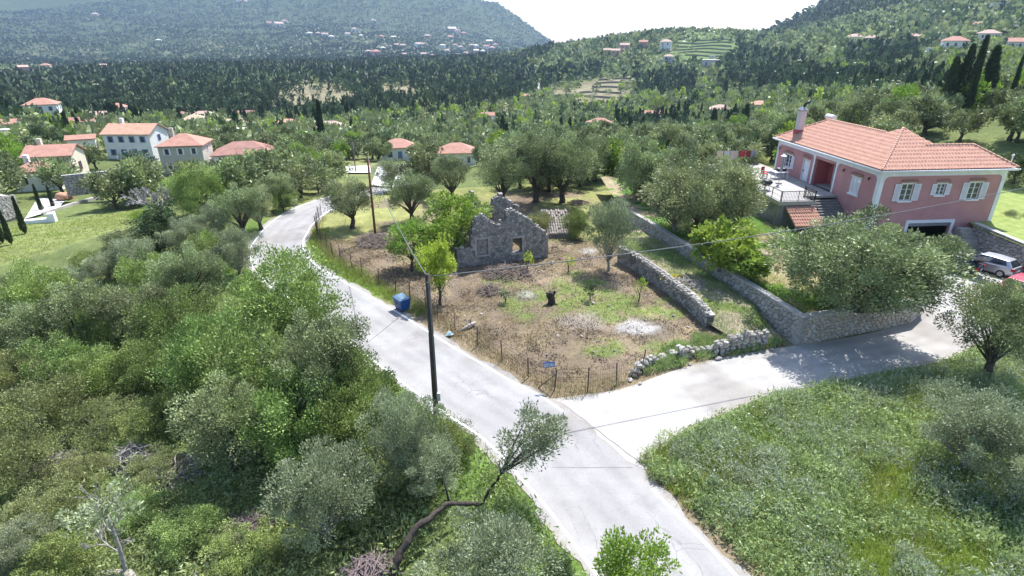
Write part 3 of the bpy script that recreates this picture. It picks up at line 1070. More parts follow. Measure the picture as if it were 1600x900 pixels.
# ------------------------------------------------------------------ plants: the ones the photo shows singly
THK = "shrubs of the dense thicket below the road"
tl = "tall leafy shrub in the dense green thicket below the road"
for kind, px, py, r, lab, asp in [
    ("shrub", 452, 470, 92, "broad rounded green tree of the thicket hiding the road's near bend", 1.0),
    ("silver", 366, 388, 40, "round grey-green shrub at the outer edge of the road bend", 1.0),
    ("shrub", 405, 590, 95, tl, 1.1), ("olive", 500, 560, 84, tl, 1.1), ("shrub", 330, 560, 80, tl, 1.1), ("shrub", 555, 610, 72, tl, 1.1),
    ("shrub", 460, 650, 90, tl, 1.1), ("olive", 350, 650, 84, tl, 1.0), ("shrub", 540, 665, 70, tl, 1.0),
    ("shrub", 282, 505, 66, tl, 1.0), ("olive", 225, 480, 60, tl, 1.0), ("olive", 290, 425, 52, tl, 1.0), ("shrub", 235, 430, 48, tl, 1.0),
    ("shrub", 175, 505, 62, tl, 1.0), ("olive", 115, 490, 62, tl, 1.0), ("shrub", 55, 460, 58, tl, 1.0), ("olive", 20, 515, 62, tl, 1.0),
    ("shrub", 95, 565, 60, tl, 0.9), ("brown", 60, 640, 85, tl, 0.9), ("shrub", 150, 590, 55, tl, 0.9), ("shrub", 235, 575, 55, tl, 0.9), ("brown", 10, 590, 60, tl, 1.0),
    ("brown", 25, 720, 75, tl, 0.9), ("brown", 150, 660, 60, tl, 0.7), ("shrub", 250, 650, 55, tl, 0.8),
    ("silver", 505, 765, 84, "pale silvery olive in the thicket, with bare grey twigs at its foot", 1.15),
    ("silver", 632, 672, 66, "tall thin olive beside the near utility pole", 1.3),
    ("silver", 672, 722, 58, "scrubby olive behind the bent trunk at the roadside", 0.9),
    ("silver", 765, 885, 105, "large silvery olive crown cut by the photo's lower edge, beside the road", 0.85),
    ("bright", 990, 886, 64, "leafy bright green sapling rising in front of the road at the lower edge", 1.0),
    ("dark", 872, 890, 28, "small yellowish bush at the road edge beside the silvery olive", 1.0),
    ("shrub", 545, 790, 48, "bright bramble bush between the silvery olive and the bent trunk", 0.9),
    ("shrub", 700, 690, 50, "roadside bush just below the near utility pole", 0.8),
    ("brown", 60, 800, 70, "greyish scrub bush at the lower corner next to the dead tree", 0.7), ("shrub", 90, 875, 60, "dark green bush at the foot of the dead tree", 0.7),
    ("shrub", 290, 830, 60, "low bright bramble mound beside the dead tree", 0.6), ("shrub", 215, 800, 45, "bramble growing close behind the fallen trunk of the dead tree", 0.6), ("shrub", 380, 860, 60, "shaded bramble in the hollow between dead twigs", 0.6),
    ("silver", 25, 850, 50, "pale shrub in the lower corner of the thicket", 0.8),
    ("brown", 240, 730, 50, "scrub bush of dry twigs and leaves behind the dead tree", 0.6), ("brown", 130, 735, 50, "olive-brown scrub bush behind the dead tree's crown", 0.6),
    # between thicket and lawn
    ("dark", 252, 358, 42, "dark green evergreen bush between the lawn and the thicket", 0.9), ("silver", 165, 412, 34, tl, 0.7), ("silver", 205, 395, 36, tl, 0.8),
    ("shrub", 312, 300, 46, "dense rounded evergreen tree beside the leafless grey tree", 1.05), ("olive", 372, 322, 42, "olive with loose crown between the evergreen tree and the road", 1.0),
    ("olive", 432, 292, 30, "olive by the concrete post on the outer side of the road", 1.0), ("silver", 330, 345, 34, tl, 0.9), ("olive", 20, 450, 36, tl, 0.8), ("bright", 222, 336, 20, "bright green bush in front of the leafless grey tree", 0.6),
    ("silver", 62, 438, 28, tl, 0.7), ("shrub", 138, 408, 28, tl, 0.7), ("olive", 190, 378, 30, tl, 0.7), ("silver", 285, 365, 34, tl, 0.9), ("shrub", 330, 395, 40, tl, 0.9), ("silver", 100, 440, 34, tl, 0.7),
    ("olive", 400, 318, 34, "olive beside the concrete gatepost on the road's outer side", 1.0), ("shrub", 350, 280, 30, "evergreen bush behind the dense rounded tree", 1.0), ("shrub", 440, 312, 26, "small dark bush right at the road's outer edge", 0.9), ("bright", 322, 372, 24, "patch of bright green shrub below the dense rounded tree", 0.6),
    # plot behind the fence
    ("olive", 546, 306, 46, "umbrella-shaped olive nearest the road on the ruin plot", 0.9),
    ("olive", 640, 298, 42, "slanting olive behind the bare brown pole", 0.95),
    ("olive", 705, 268, 36, "olive before the tiled roof, third along the far edge of the plot", 1.0),
    ("olive", 785, 262, 52, "broad olive with forked trunk right behind the ruin's gable", 0.95),
    ("olive", 838, 250, 52, "large dark olive left of a pair, on the grass behind the ruin", 1.05),
    ("olive", 880, 248, 52, "large olive on a straight trunk shading the grass behind the ruin", 1.05),
    ("olive", 932, 236, 38, "olive with dark forked trunk at the back of the plot near the wall", 1.0),
    ("silver", 610, 268, 26, "small round olive in front of the white concrete yard", 1.0),
    ("shoots", 955, 356, 46, "slender young olive with several stems standing alone on the ruin plot", 0.9),
    ("bright", 712, 338, 48, "bright green almond crowding the ruin's broken side", 0.9), ("bright", 640, 372, 42, "bright green almond between the brush heap and the ruin", 0.8), ("bright", 690, 368, 36, "bright green almond tucked between two others at the ruin", 0.8),
    ("lime", 686, 412, 34, "yellow-green almond with dark thin trunk behind the blue bin", 1.15),
    ("brown", 842, 348, 24, "dry brown bush between the ruin and the tiled shed", 1.2), ("shrub", 900, 348, 25, "green bush swallowing the far side of the tiled shed", 1.2),
    ("silver", 1180, 480, 16, "tiny silvery olive growing at the foot of the retaining wall", 0.8),
]:
    grp = None
    if lab == tl:
        lab, grp = ("leafy green shrub in the middle of the thicket, towards the road", "shrubs in the thicket's middle") if px > 265 and py > 500 else (("grey-green bush along the thicket's far edge before the lawn", "bushes before the lawn") if py < 445 else ("scrubby bush of the thicket near the photo's edge, away from the road", "bushes of the thicket away from the road"))
    tree(kind, px, py, r, lab, grp, asp)
# in the raised garden
for kind, px, py, r, lab, asp in [
    ("bigolive", 1352, 402, 134, "huge spreading olive in the raised garden before the pink house", 0.78),
    ("fig", 1130, 382, 50, "fig tree with large bright leaves hanging over the retaining wall", 1.0),
    ("fig", 1178, 415, 34, "smaller fig beside the rubble heap in the raised garden", 0.8),
    ("bigolive", 1100, 296, 90, "dark dense olive behind the wall beside the terrace", 0.95), ("bigolive", 1030, 262, 66, "tall olive at the far end of the retaining wall", 1.05), ("silver", 1058, 318, 52, "grey olive leaning over the retaining wall", 0.8),
    ("olive", 1140, 300, 42, "olive close to the concrete wall under the terrace", 0.9),
]:
    tree(kind, px, py, r, lab, None, asp, z0=2.0 if px > 1060 else 1.6)
tree("olive", 1574, 500, 78, "olive with thick dark trunk beside the lane, cut by the photo's edge", None, 1.1)
tree("silver", 1530, 668, 84, "bushy olive in the meadow, shading the grass below it", None, 0.85)
tree("silver", 1610, 720, 80, "olive partly outside the photo at the meadow's edge", None, 0.9)
tree("olive", 1592, 345, 24, "clipped dark bush on the grass beside the pink house", None, 0.8)

# tall trees further off
for px, pyb, pyt, w, lab in [
    (506, 236, 168, 1.0, "single tall dark cypress above the village roofs"),
    (196, 192, 164, 1.2, "dark cypress rising behind the long white house"),
    (5, 380, 330, 1.0, "cypress at the garden's corner, beside the photo's edge"), (18, 382, 328, 0.9, "thin cypress, second from the photo's edge in the garden"),
    (40, 366, 312, 0.9, "thin cypress in the middle of the garden row"), (66, 332, 292, 0.9, "slender cypress in front of the garden wall"), (84, 326, 293, 0.9, "slender cypress nearest the lawn's far corner"),
]:
    p = hit(px, pyb)
    h = (pyb - pyt) * depth_of(*p) / FPX / 0.93
    plant("cypress", p, w * h / 8 * 0.85, h / 8, lab)
for px, pyb, pyt, Y, w, lab, kind in [
    (1478, 166, 100, 88, 1.5, "broad dark cypress in the clump above the pink house", "conifer"), (1490, 168, 84, 88, 1.2, "dark cypress in the middle of the clump above the pink house", "conifer"),
    (1508, 165, 72, 88, 1.0, "tallest spire-like cypress of the clump above the pink house", "cypress"), (1512, 172, 108, 85, 1.0, "shorter cypress before the tallest spire above the pink house", "cypress"),
    (1536, 158, 84, 90, 1.9, "blunt-topped cypress standing apart on the slope", "cypress"), (1580, 150, 92, 92, 0.8, "thin cypress near the photo's edge on the slope", "cypress"), (1462, 165, 120, 95, 1.2, "low cypress at the end of the clump above the pink house", "conifer"),
    (1024, 215, 160, 190, 1.0, "", "pine"),
]:
    if kind == "pine":
        continue
    p = Vector(PY(px, pyb, Y))
    p.z = gz(p.x, p.y) if Y > 92 else p.z
    h = (pyb - pyt) * depth_of(*p) / FPX / 0.96
    plant(kind, p, w * h / 8 * (0.62 if kind == "conifer" else 0.8), h / 8, lab, tilt=(0.0, 0.05))
# umbrella pine: flat crown on a tall stem
p = hit(1026, 196)
q = depth_of(*p) / FPX
V, F, A, cs = crown_np(401, 21 * q, 6.5 * q, 34 * q, 40, 2600, 3.4 * q, 1.6 * q, 0.7 * q, bottom=-0.5, up=0.6)
e = thing("pine_tree", "flat-topped umbrella pine in the valley among dark cypresses", "pine", p)
me = mesh_np("crown", V, F); fattr(me, "lv", A); link("crown", me, e, M_shrub)
trunk_mb(402, 20 * q, 1.4 * q, cs[:12], gnarl=0.3).build("trunk", M_bark, e, True)
# ------------------------------------------------------------------ groves, forest and far woods
def proj(x, y, z):
    zc = y * CT - (z - CAMH) * ST
    up = y * ST + (z - CAMH) * CT
    return 800 + FPX * x / zc, 450 - FPX * up / zc


KEEP = []        # (x, y, r) clear circles: houses and yards, filled by HOUSES below
FORESTS = [
    [(-20, 200), (-20, 118), (200, 98), (420, 92), (800, 92), (850, 130), (790, 165), (650, 182), (480, 196), (300, 192), (120, 196)],
    [(1118, 150), (1122, 105), (1150, 72), (1235, 88), (1300, 118), (1420, 112), (1470, 125), (1472, 160), (1340, 150), (1210, 145)],
    [(985, 122), (1085, 116), (1087, 152), (1000, 148)], [(795, 150), (840, 112), (938, 104), (940, 130), (880, 136), (800, 160)],
    [(1040, 190), (1180, 200), (1190, 215), (1100, 215), (960, 210), (960, 190)],
    [(1190, 52), (1290, -10), (1480, -10), (1360, 22), (1240, 48)], [(800, 95), (868, 66), (860, 88), (820, 104)],
    [(1310, 75), (1430, 70), (1440, 105), (1320, 110)],
]


def in_forest(px, py):
    m = np.zeros(px.shape, bool)
    for f in FORESTS:
        m |= inside(px, py, f)
    return m


def scatter(r0, r1, sp, seed, amax=0.80):
    rng = np.random.default_rng(seed)
    n = int((r1 * r1 - r0 * r0) * amax / (sp * sp))
    r = np.sqrt(r0 * r0 + (r1 * r1 - r0 * r0) * rng.random(n * 2))
    a = (rng.random(n * 2) * 2 - 1) * amax
    x = r * np.sin(a); y = r * np.cos(a)
    # thin to a minimum distance with a grid
    cell = sp * 0.72
    seen = {}
    keep = []
    for i in range(len(x)):
        kx, ky = int(x[i] // cell), int(y[i] // cell)
        if any((kx + dx, ky + dy) in seen for dx in (0,) for dy in (0,)):
            continue
        seen[(kx, ky)] = 1
        keep.append(i)
        if len(keep) >= n:
            break
    x = x[keep]; y = y[keep]
    z = ground(x, y)
    px, py = proj(x, y, z)
    ok = (px > -60) & (px < 1660) & (py > -60)
    return x[ok], y[ok], z[ok], px[ok], py[ok]


def occupied(x, y):
    m = (poly_dist(x, y, ROAD) < ROADW + 2.0) | inside(x, y, FIELD) | inside(x, y, LAWN) | inside(x, y, MEADOW) | inside(x, y, GARDEN)
    m |= inside(x, y, [(-70, 44), (-35, 44), (-36, 58), (-39, 70), (-56, 66), (-80, 60)])
    m |= (x > 20) & (x < 48) & (y < 71) | ((y < 60) & (x > -30)) | (y < 44)
    for cx, cy_, r in KEEP:
        m |= np.hypot(x - cx, y - cy_) < r
    # keep the view of each house clear on the camera's side
    for cx, cy_, r, h in VIEWS:
        d = math.hypot(cx, cy_); ux, uy = cx / d, cy_ / d
        al = x * ux + y * uy
        ac = np.abs(x * uy - y * ux)
        m |= (al > d - h) & (al < d) & (ac < r * 0.95)
    return m


def merged(kinds, x, y, z, s, szv, tone, seed, low):
    """many far plants as one mesh; low: list of (V,F,A) small shapes"""
    rng = np.random.default_rng(seed)
    k = rng.integers(0, len(low), len(x))
    rot = rng.random(len(x)) * 6.283
    Vs, Fs, As = [], [], []
    base = 0
    for j, (V, F, A) in enumerate(low):
        ii = np.where(k == j)[0]
        if not len(ii):
            continue
        c, s_ = np.cos(rot[ii]), np.sin(rot[ii])
        X = (V[None, :, 0] * c[:, None] - V[None, :, 1] * s_[:, None]) * s[ii][:, None] + x[ii][:, None]
        Yv = (V[None, :, 0] * s_[:, None] + V[None, :, 1] * c[:, None]) * s[ii][:, None] + y[ii][:, None]
        Z = V[None, :, 2] * szv[ii][:, None] + z[ii][:, None]
        Vs.append(np.stack([X, Yv, Z], -1).reshape(-1, 3))
        n = len(V)
        Fs.append((F[None] + (np.arange(len(ii)) * n)[:, None, None]).reshape(-1, 4) + base)
        As.append(np.clip(A[None] * 0.65 + tone[ii][:, None] * 0.5 - 0.08, 0, 1).ravel())
        base += n * len(ii)
    return np.concatenate(Vs), np.concatenate(Fs), np.concatenate(As)


LOW_OL = [crown_np(500 + i, 2.2, 1.6, 2.5, 18, 56, 0.8, 1.4, 0.92, up=0.3, bottom=-0.9)[:3] for i in range(4)]
LOW_OL2 = [crown_np(510 + i, 2.3, 1.7, 2.2, 10, 15, 0.9, 2.7, 2.2, up=0.2, bottom=-0.9)[:3] for i in range(4)]
LOW_CY = [cypress_np(520 + i, 8.0, 1.0, 46, 2.4, 0.95, 0.5) for i in range(4)]
LOW_CY2 = [cypress_np(530 + i, 8.0, 1.2, 12, 3.9, 1.9, 0.5) for i in range(4)]
LOW_MT = [crown_np(540 + i, 3.2, 2.0, 1.6, 6, 6, 1.2, 4.6, 4.0, up=0.1, bottom=-0.9)[:3] for i in range(4)]


M_mount2 = leafmat('leaf_mountain_scrub', (0.05, 0.075, 0.032), (0.12, 0.155, 0.07), 0.1, 0.1, 0.01)


def far_woods():
    rng = np.random.default_rng(77)
    # near groves: single trees
    x, y, z, px, py = scatter(58, 520, 5.2, 1)
    ok = ~occupied(x, y)
    cl = np.zeros(len(x))
    for c in CLEAR:
        cl = np.maximum(cl, clear_mask(x, y, *c))
    fo = in_forest(px, py)
    ok &= (rng.random(len(x)) > cl * 0.93)
    dens = fbm(x, y, 45, 71)
    ok &= fo | (rng.random(len(x)) < 0.55 + 0.9 * sstep(0.3, 0.6, dens))
    x, y, z, px, py, fo = (a[ok] for a in (x, y, z, px, py, fo))
    rnd = rng.random(len(x))
    iscy = np.where(fo, rnd < 0.5, rnd < 0.03)
    iscy &= (np.hypot(x, y) > 175) | (rng.random(len(x)) < 0.12)
    isbr = (~iscy) & (rng.random(len(x)) < 0.10) & ~fo
    isdk = (~iscy) & (~isbr) & (rng.random(len(x)) < np.where(fo, 0.85, 0.10))
    d = np.hypot(x, y)
    order = np.argsort(d)
    n_ol = n_cy = n_ot = 0
    rest = {"ol": [], "cy": [], "br": [], "dk": []}
    for i in order:
        loc = (x[i], y[i], z[i])
        s = rng.uniform(0.75, 1.2)
        lft = px[i] < 760
        if iscy[i]:
            if n_cy < 260:
                hs = rng.uniform(0.55, 1.0)
                plant("cypress_far" if d[i] > 150 else "conifer", loc, hs * rng.uniform(0.6, 1.0), hs, "dark cypress of the forest band beyond the village" if fo[i] else "single dark cypress among the valley olive groves", "cypresses of the forest" if fo[i] else "scattered cypresses")
                n_cy += 1
            else:
                rest["cy"].append(i)
        elif isbr[i] or isdk[i]:
            if n_ot < 130:
                plant("green_mid" if isbr[i] else "dark_mid", loc, s, s * rng.uniform(0.9, 1.3), "bright green leafy tree among the grey olives of the valley" if isbr[i] else "dark evergreen tree among the grey olives of the valley", "bright trees of the valley" if isbr[i] else "dark evergreens of the valley")
                n_ot += 1
            else:
                rest["br" if isbr[i] else "dk"].append(i)
        else:
            if n_ol < 245:
                plant("olive_mid", loc, s * 1.08, s * rng.uniform(0.9, 1.2), "grey-green olive among the village houses" if lft else "grey-green olive of the grove behind the ruin and pink house", "olives among the village houses" if lft else "olives of the valley grove")
                n_ol += 1
            else:
                rest["ol"].append(i)
    def put(name, ii, low, mat, s0, s1, hz0, hz1, label_kind="stuff", tone=(0, 1)):
        ii = np.array(ii, int)
        if not len(ii):
            return
        s = rng.uniform(s0, s1, len(ii)); h = rng.uniform(hz0, hz1, len(ii))
        V, F, A = merged(None, x[ii], y[ii], z[ii] - 0.3, s, h, rng.uniform(*tone, len(ii)), 5, low)
        me = mesh_np(name, V, F); fattr(me, "lv", A)
        o = link(name, me, None, mat); tag(o, kind="stuff")
    put("olive_grove", rest["ol"], LOW_OL, M_olive, 0.8, 1.25, 0.75, 1.25)
    put("broadleaf_wood", rest["br"], LOW_OL, M_bright, 0.8, 1.2, 0.9, 1.3)
    put("evergreen_wood", rest["dk"], LOW_OL, M_dark, 0.8, 1.2, 0.9, 1.4)
    put("cypress_forest", rest["cy"], LOW_CY, M_cyp, 0.6, 1.2, 0.5, 0.95)
    # slopes from half a kilometre to the crests
    x, y, z, px, py = scatter(520, 1300, 7.5, 2)
    cl = np.zeros(len(x))
    for c in CLEAR:
        cl = np.maximum(cl, clear_mask(x, y, *c))
    fo = in_forest(px, py)
    ok = (rng.random(len(x)) > cl * 0.9) & (fo | (rng.random(len(x)) < 0.75))
    x, y, z, px, py, fo = (a[ok] for a in (x, y, z, px, py, fo))
    cyp = np.where(fo, rng.random(len(x)) < 0.55, rng.random(len(x)) < 0.03)
    alls = np.arange(len(x))
    def put2(name, ii, low, mat, s0, s1, h0, h1):
        s = rng.uniform(s0, s1, len(ii)); h = rng.uniform(h0, h1, len(ii))
        V, F, A = merged(None, x[ii], y[ii], z[ii] - 0.5, s, h, rng.random(len(ii)), 6, low)
        me = mesh_np(name, V, F); fattr(me, "lv", A)
        o = link(name, me, None, mat); tag(o, kind="stuff")
    put2("far_cypress_wood", alls[cyp], LOW_CY2, M_cyp, 0.9, 1.5, 0.55, 1.1)
    dk = rng.random(len(x)) < np.where(fo, 0.9, 0.35)
    put2("far_olive_slopes", alls[~cyp & ~dk], LOW_OL2, M_olive, 1.0, 1.6, 0.9, 1.5)
    put2("far_evergreen_slopes", alls[~cyp & dk], LOW_OL2, M_dark, 1.0, 1.6, 0.9, 1.6)
    # mountain side
    x, y, z, px, py = scatter(1300, 3300, 16, 3)
    ok = (fbm(x, y, 120, 91) + rng.random(len(x)) * 0.5 > 0.55) & (px < 900) | (px > 1180)
    x, y, z = x[ok], y[ok], z[ok]
    alls = np.arange(len(x))
    dk = fbm(x, y, 260, 95) + rng.random(len(x)) * 0.4 < 0.72
    put2("mountain_dark_wood", alls[dk], LOW_MT, M_mount, 1.0, 2.0, 1.0, 1.8)
    put2("mountain_scrub", alls[~dk], LOW_MT, M_mount2, 1.0, 1.9, 0.8, 1.5)
# ------------------------------------------------------------------ walls with openings
def wall_holes(mb, p0, ax, L, z0, z1, th, holes, nrm):
    """box wall from p0 along ax (unit 2D), thickness th towards -nrm, leaving out holes (a0,a1,b0,b1)"""
    As = sorted({0, L, *[h[0] for h in holes], *[h[1] for h in holes]})
    for a0, a1 in zip(As[:-1], As[1:]):
        hs = sorted([(h[2], h[3]) for h in holes if h[0] <= a0 + 1e-6 and h[1] >= a1 - 1e-6])
        z = z0
        segs = []
        for b0, b1 in hs:
            if b0 > z + 1e-6:
                segs.append((z, b0))
            z = b1
        if z < z1 - 1e-6:
            segs.append((z, z1))
        for s0, s1 in segs:
            q = [(p0[0] + ax[0] * a + nrm[0] * t, p0[1] + ax[1] * a + nrm[1] * t) for a, t in ((a0, 0), (a1, 0), (a1, -th), (a0, -th))]
            mb.prism(q if (ax[0] * nrm[1] - ax[1] * nrm[0]) < 0 else q[::-1], s0, s1)
    return mb


M_pink = pmat("stucco_pink", (0.52, 0.27, 0.26), (0.455, 0.225, 0.22), .7, 0.9, 0.15, 60, 0.15, dirt=((0.36, 0.17, 0.16), 1.1, 0.60))
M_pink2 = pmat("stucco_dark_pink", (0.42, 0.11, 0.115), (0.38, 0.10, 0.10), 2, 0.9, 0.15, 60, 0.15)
M_white = pmat("paint_white", (0.80, 0.80, 0.81), (0.70, 0.70, 0.72), 1.5, 0.6, 0.05)
M_tile = pmat("roof_tile", (0.49, 0.28, 0.205), (0.37, 0.19, 0.14), 4, 0.8, 0.2, 30, 0.2, lo=0.3, hi=0.7, dirt=((0.30, 0.17, 0.13), 1.3, 0.60))
M_tile2 = pmat("ridge_tile", (0.64, 0.38, 0.28), (0.52, 0.28, 0.20), 5, 0.8, 0.2, 30, 0.2)
M_glass = pmat("window_glass", (0.035, 0.04, 0.05), (0.06, 0.065, 0.08), 2, 0.08, spec=0.6)
M_iron = pmat("iron_black", (0.022, 0.022, 0.026), (0.035, 0.03, 0.03), 8, 0.5)
M_conc = pmat("concrete_grey", (0.34, 0.325, 0.30), (0.24, 0.23, 0.215), 1.6, 0.9, 0.4, 20, dirt=((0.13, 0.125, 0.12), 0.8, 0.58))
M_deck = pmat("terrace_floor", (0.36, 0.345, 0.325), (0.27, 0.26, 0.25), 1.5, 0.8, 0.1)
M_metal = pmat("metal_grey", (0.42, 0.42, 0.44), (0.34, 0.34, 0.36), 5, 0.35, metal=0.6)
M_plastic_w = pmat("plastic_white", (0.75, 0.75, 0.75), (0.68, 0.68, 0.69), 3, 0.45)
M_red = pmat("fabric_red", (0.42, 0.03, 0.035), (0.30, 0.02, 0.03), 6, 0.8)
M_black = pmat("plastic_black", (0.018, 0.018, 0.02), (0.03, 0.03, 0.03), 6, 0.5)

HW, HD, HE = 11.7, 17.2, 6.45
HROT = math.radians(5)
house = thing("pink_house", "pink two-storey house with white trim, red tiled hip roof and garage", "house", (31.9, 48.9, 1.0), HROT)
# windows on the front: (x0,x1,z0,z1,shutter width)
FW = [(2.15, 3.25, 3.85, 5.35, 0.62), (5.45, 6.25, 4.3, 5.3, 0.46), (8.5, 9.6, 3.85, 5.35, 0.62)]
GAR = (3.75, 7.85, -1.0, 1.75)
mb = MB()
wall_holes(mb, (0, 0), (1, 0), HW, -1.3, HE, 0.28, [GAR] + [f[:4] for f in FW], (0, -1))
# side towards the terrace: y runs away from the camera
SW = [(2.35, 3.65, 3.75, 5.3), (10.55, 11.65, 3.1, 5.25), (14.0, 15.2, 3.85, 5.2)]
PORCH = (6.3, 9.75, 3.1, 5.75)
wall_holes(mb, (0, 0.28), (0, 1), HD - 0.28, -1.3, HE, 0.28, [(a - 0.28, b - 0.28, c, d) for a, b, c, d in SW + [PORCH]], (-1, 0))
wall_holes(mb, (HW, 0.28), (0, 1), HD - 0.28, -1.3, HE, 0.28, [], (1, 0))
wall_holes(mb, (0.28, HD), (1, 0), HW - 0.56, -1.3, HE, 0.28, [], (0, 1))
mb.build("wall", M_pink, house)
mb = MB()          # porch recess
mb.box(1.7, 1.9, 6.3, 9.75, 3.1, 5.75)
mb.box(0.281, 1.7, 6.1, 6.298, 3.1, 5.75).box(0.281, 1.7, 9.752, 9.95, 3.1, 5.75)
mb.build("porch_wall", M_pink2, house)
MB().box(0.02, 1.7, 6.3, 9.75, 2.95, 3.1).build("porch_floor", M_deck, house)
MB().box(0.281, 1.7, 6.3, 9.75, 5.752, 5.85).build("porch_ceiling", M_white, house)
MB().box(0.29, HW - 0.29, 0.29, HD - 0.29, 2.7, 2.94).build("floor_slab", M_conc, house)
MB().box(0.5, HW - 0.5, 0.02, 7, -0.9, -0.57).build("garage_floor", M_conc, house)
# eaves and trim
ov = 0.5
mb = MB()
mb.box(-ov, HW + ov, -ov, 0, HE - 0.02, HE + 0.14).box(-ov, 0, 0, HD + ov, HE - 0.02, HE + 0.14).box(HW, HW + ov, 0, HD + ov, HE - 0.02, HE + 0.14).box(0, HW, HD, HD + ov, HE - 0.02, HE + 0.14)
mb.build("eaves", M_white, house)
mb = MB()          # gutter
for a, b in [((-ov - .05, -ov - .05, HE + .12), (HW + ov + .05, -ov - .05, HE + .12)), ((-ov - .05, -ov - .05, HE + .12), (-ov - .05, HD + ov, HE + .12))]:
    mb.tube([a, b], 0.07, 6)
mb.build("gutter", M_white, house, True)


def band(mb, u0, u1, z0, z1, face, d=0.035):
    if face == 'f':
        mb.box(u0, u1, -d, -0.001, z0, z1)
    else:
        mb.box(-d, -0.001, u0, u1, z0, z1)


def fillet(mb, u, z, su, face, r=0.45, d=0.034):
    """white curved corner under the top band; su=+1 grows towards +u"""
    n = 5
    pts = [(u, z)] + [(u + su * (r - r * math.sin(k * math.pi / 2 / n)), z - (r - r * math.cos(k * math.pi / 2 / n))) for k in range(n + 1)]
    vs = []
    for off in (-d, -0.002):
        for a, b in pts:
            vs.append((a, off, b) if face == 'f' else (off, a, b))
    m = len(pts)
    fs = [tuple(range(m)), tuple(range(2 * m - 1, m - 1, -1))]
    for i in range(m):
        j = (i + 1) % m
        fs.append((i, m + i, m + j, j))
    mb.add(vs, fs)


mb = MB()
tb = HE - 0.42
band(mb, 0, HW, tb, HE - 0.021, 'f'); band(mb, 0, HD, tb, HE - 0.021, 's')
for u0, u1 in ((-0.035, 0.36), (HW - 0.36, HW)):
    band(mb, u0, u1, -1.3, tb, 'f')
for u0, u1 in ((0.0, 0.36), (6.05, 6.3), (9.75, 10.0), (HD - 0.36, HD)):
    band(mb, u0, u1, 3.1 if u0 > 1 and u0 < 15 else -1.3, tb, 's')
fillet(mb, 0.36, tb, 1, 'f'); fillet(mb, HW - 0.36, tb, -1, 'f')
for u, sgn in ((0.36, 1), (6.05, -1), (10.0, 1), (HD - 0.36, -1)):
    fillet(mb, u, tb, sgn, 's')
mb.build("white_trim", M_white, house)
# garage frame
mb = MB()
band(mb, GAR[0] - 0.28, GAR[0], -1.3, GAR[3] + 0.28, 'f', 0.06); band(mb, GAR[1], GAR[1] + 0.28, -1.3, GAR[3] + 0.28, 'f', 0.06); band(mb, GAR[0], GAR[1], GAR[3], GAR[3] + 0.28, 'f', 0.06)
mb.build("garage_frame", M_white, house)
MB().box(GAR[0], GAR[1], 0.12, 0.25, GAR[3] - 0.35, GAR[3] - 0.002).build("garage_door", M_metal, house)


def window_unit(face, x0, x1, z0, z1, sh, closed=False, open_=True):
    def B(mb, a0, a1, d0, d1, c0, c1):
        if face == 'f':
            mb.box(a0, a1, d0, d1, c0, c1)
        else:
            mb.box(d0, d1, a0, a1, c0, c1)
    w = MB()
    B(w, x0 - 0.12, x1 + 0.12, -0.06, -0.002, z1, z1 + 0.16)
    B(w, x0 - 0.10, x1 + 0.10, -0.11, -0.002, z0 - 0.14, z0)
    f = 0.07
    B(w, x0, x0 + f, 0.06, 0.14, z0, z1); B(w, x1 - f, x1, 0.06, 0.14, z0, z1); B(w, x0 + f, x1 - f, 0.06, 0.14, z0, z0 + f); B(w, x0 + f, x1 - f, 0.06, 0.14, z1 - f, z1)
    xm = (x0 + x1) / 2
    B(w, xm - 0.045, xm + 0.045, 0.055, 0.135, z0 + f, z1 - f)
    if not closed:
        for k in (1, 2):
            zz = z0 + (z1 - z0) * k / 3
            B(w, x0 + f, xm - 0.045, 0.075, 0.105, zz - 0.015, zz + 0.015); B(w, xm + 0.045, x1 - f, 0.075, 0.105, zz - 0.015, zz + 0.015)
    wo_ = w.build("window", M_white, house)
    g_ = MB()
    if not closed:
        B(g_, x0 + f, xm - 0.046, 0.088, 0.094, z0 + f, z1 - f); B(g_, xm + 0.046, x1 - f, 0.088, 0.094, z0 + f, z1 - f)
        g_.build("pane", M_glass, wo_)
    # shutters with louvres
    pairs = [(x0 - sh - 0.03, x0 - 0.03), (x1 + 0.03, x1 + sh + 0.03)] if not closed else [(x0 + 0.02, xm - 0.01), (xm + 0.01, x1 - 0.02)]
    for a0, a1 in pairs:
        s_ = MB()
        d0, d1 = (-0.075, -0.036) if not closed else (-0.04, 0.0)
        B(s_, a0, a0 + 0.07, d0, d1, z0, z1); B(s_, a1 - 0.07, a1, d0, d1, z0, z1)
        B(s_, a0 + 0.07, a1 - 0.07, d0, d1, z0, z0 + 0.08); B(s_, a0 + 0.07, a1 - 0.07, d0, d1, z1 - 0.08, z1)
        n = int((z1 - z0 - 0.16) / 0.075)
        for k in range(n):
            c = z0 + 0.08 + (k + 0.5) * (z1 - z0 - 0.16) / n
            B(s_, a0 + 0.07, a1 - 0.07, d0 + 0.006, d1 - 0.008, c - 0.028, c + 0.026)
        s_.build("shutter", M_white, wo_)
    # little tiled hood above
    h_ = MB()
    n = int((x1 - x0 + 0.36) / 0.16)
    for k in range(n):
        c = x0 - 0.18 + (k + 0.5) * (x1 - x0 + 0.36) / n
        a = (c, -0.002, z1 + 0.34); b = (c, -0.3, z1 + 0.22)
        if face != 'f':
            a = (a[1], a[0], a[2]); b = (b[1], b[0], b[2])
        h_.tube([a, b], [0.075, 0.085], 6)
    h_.build("hood", M_tile, wo_)


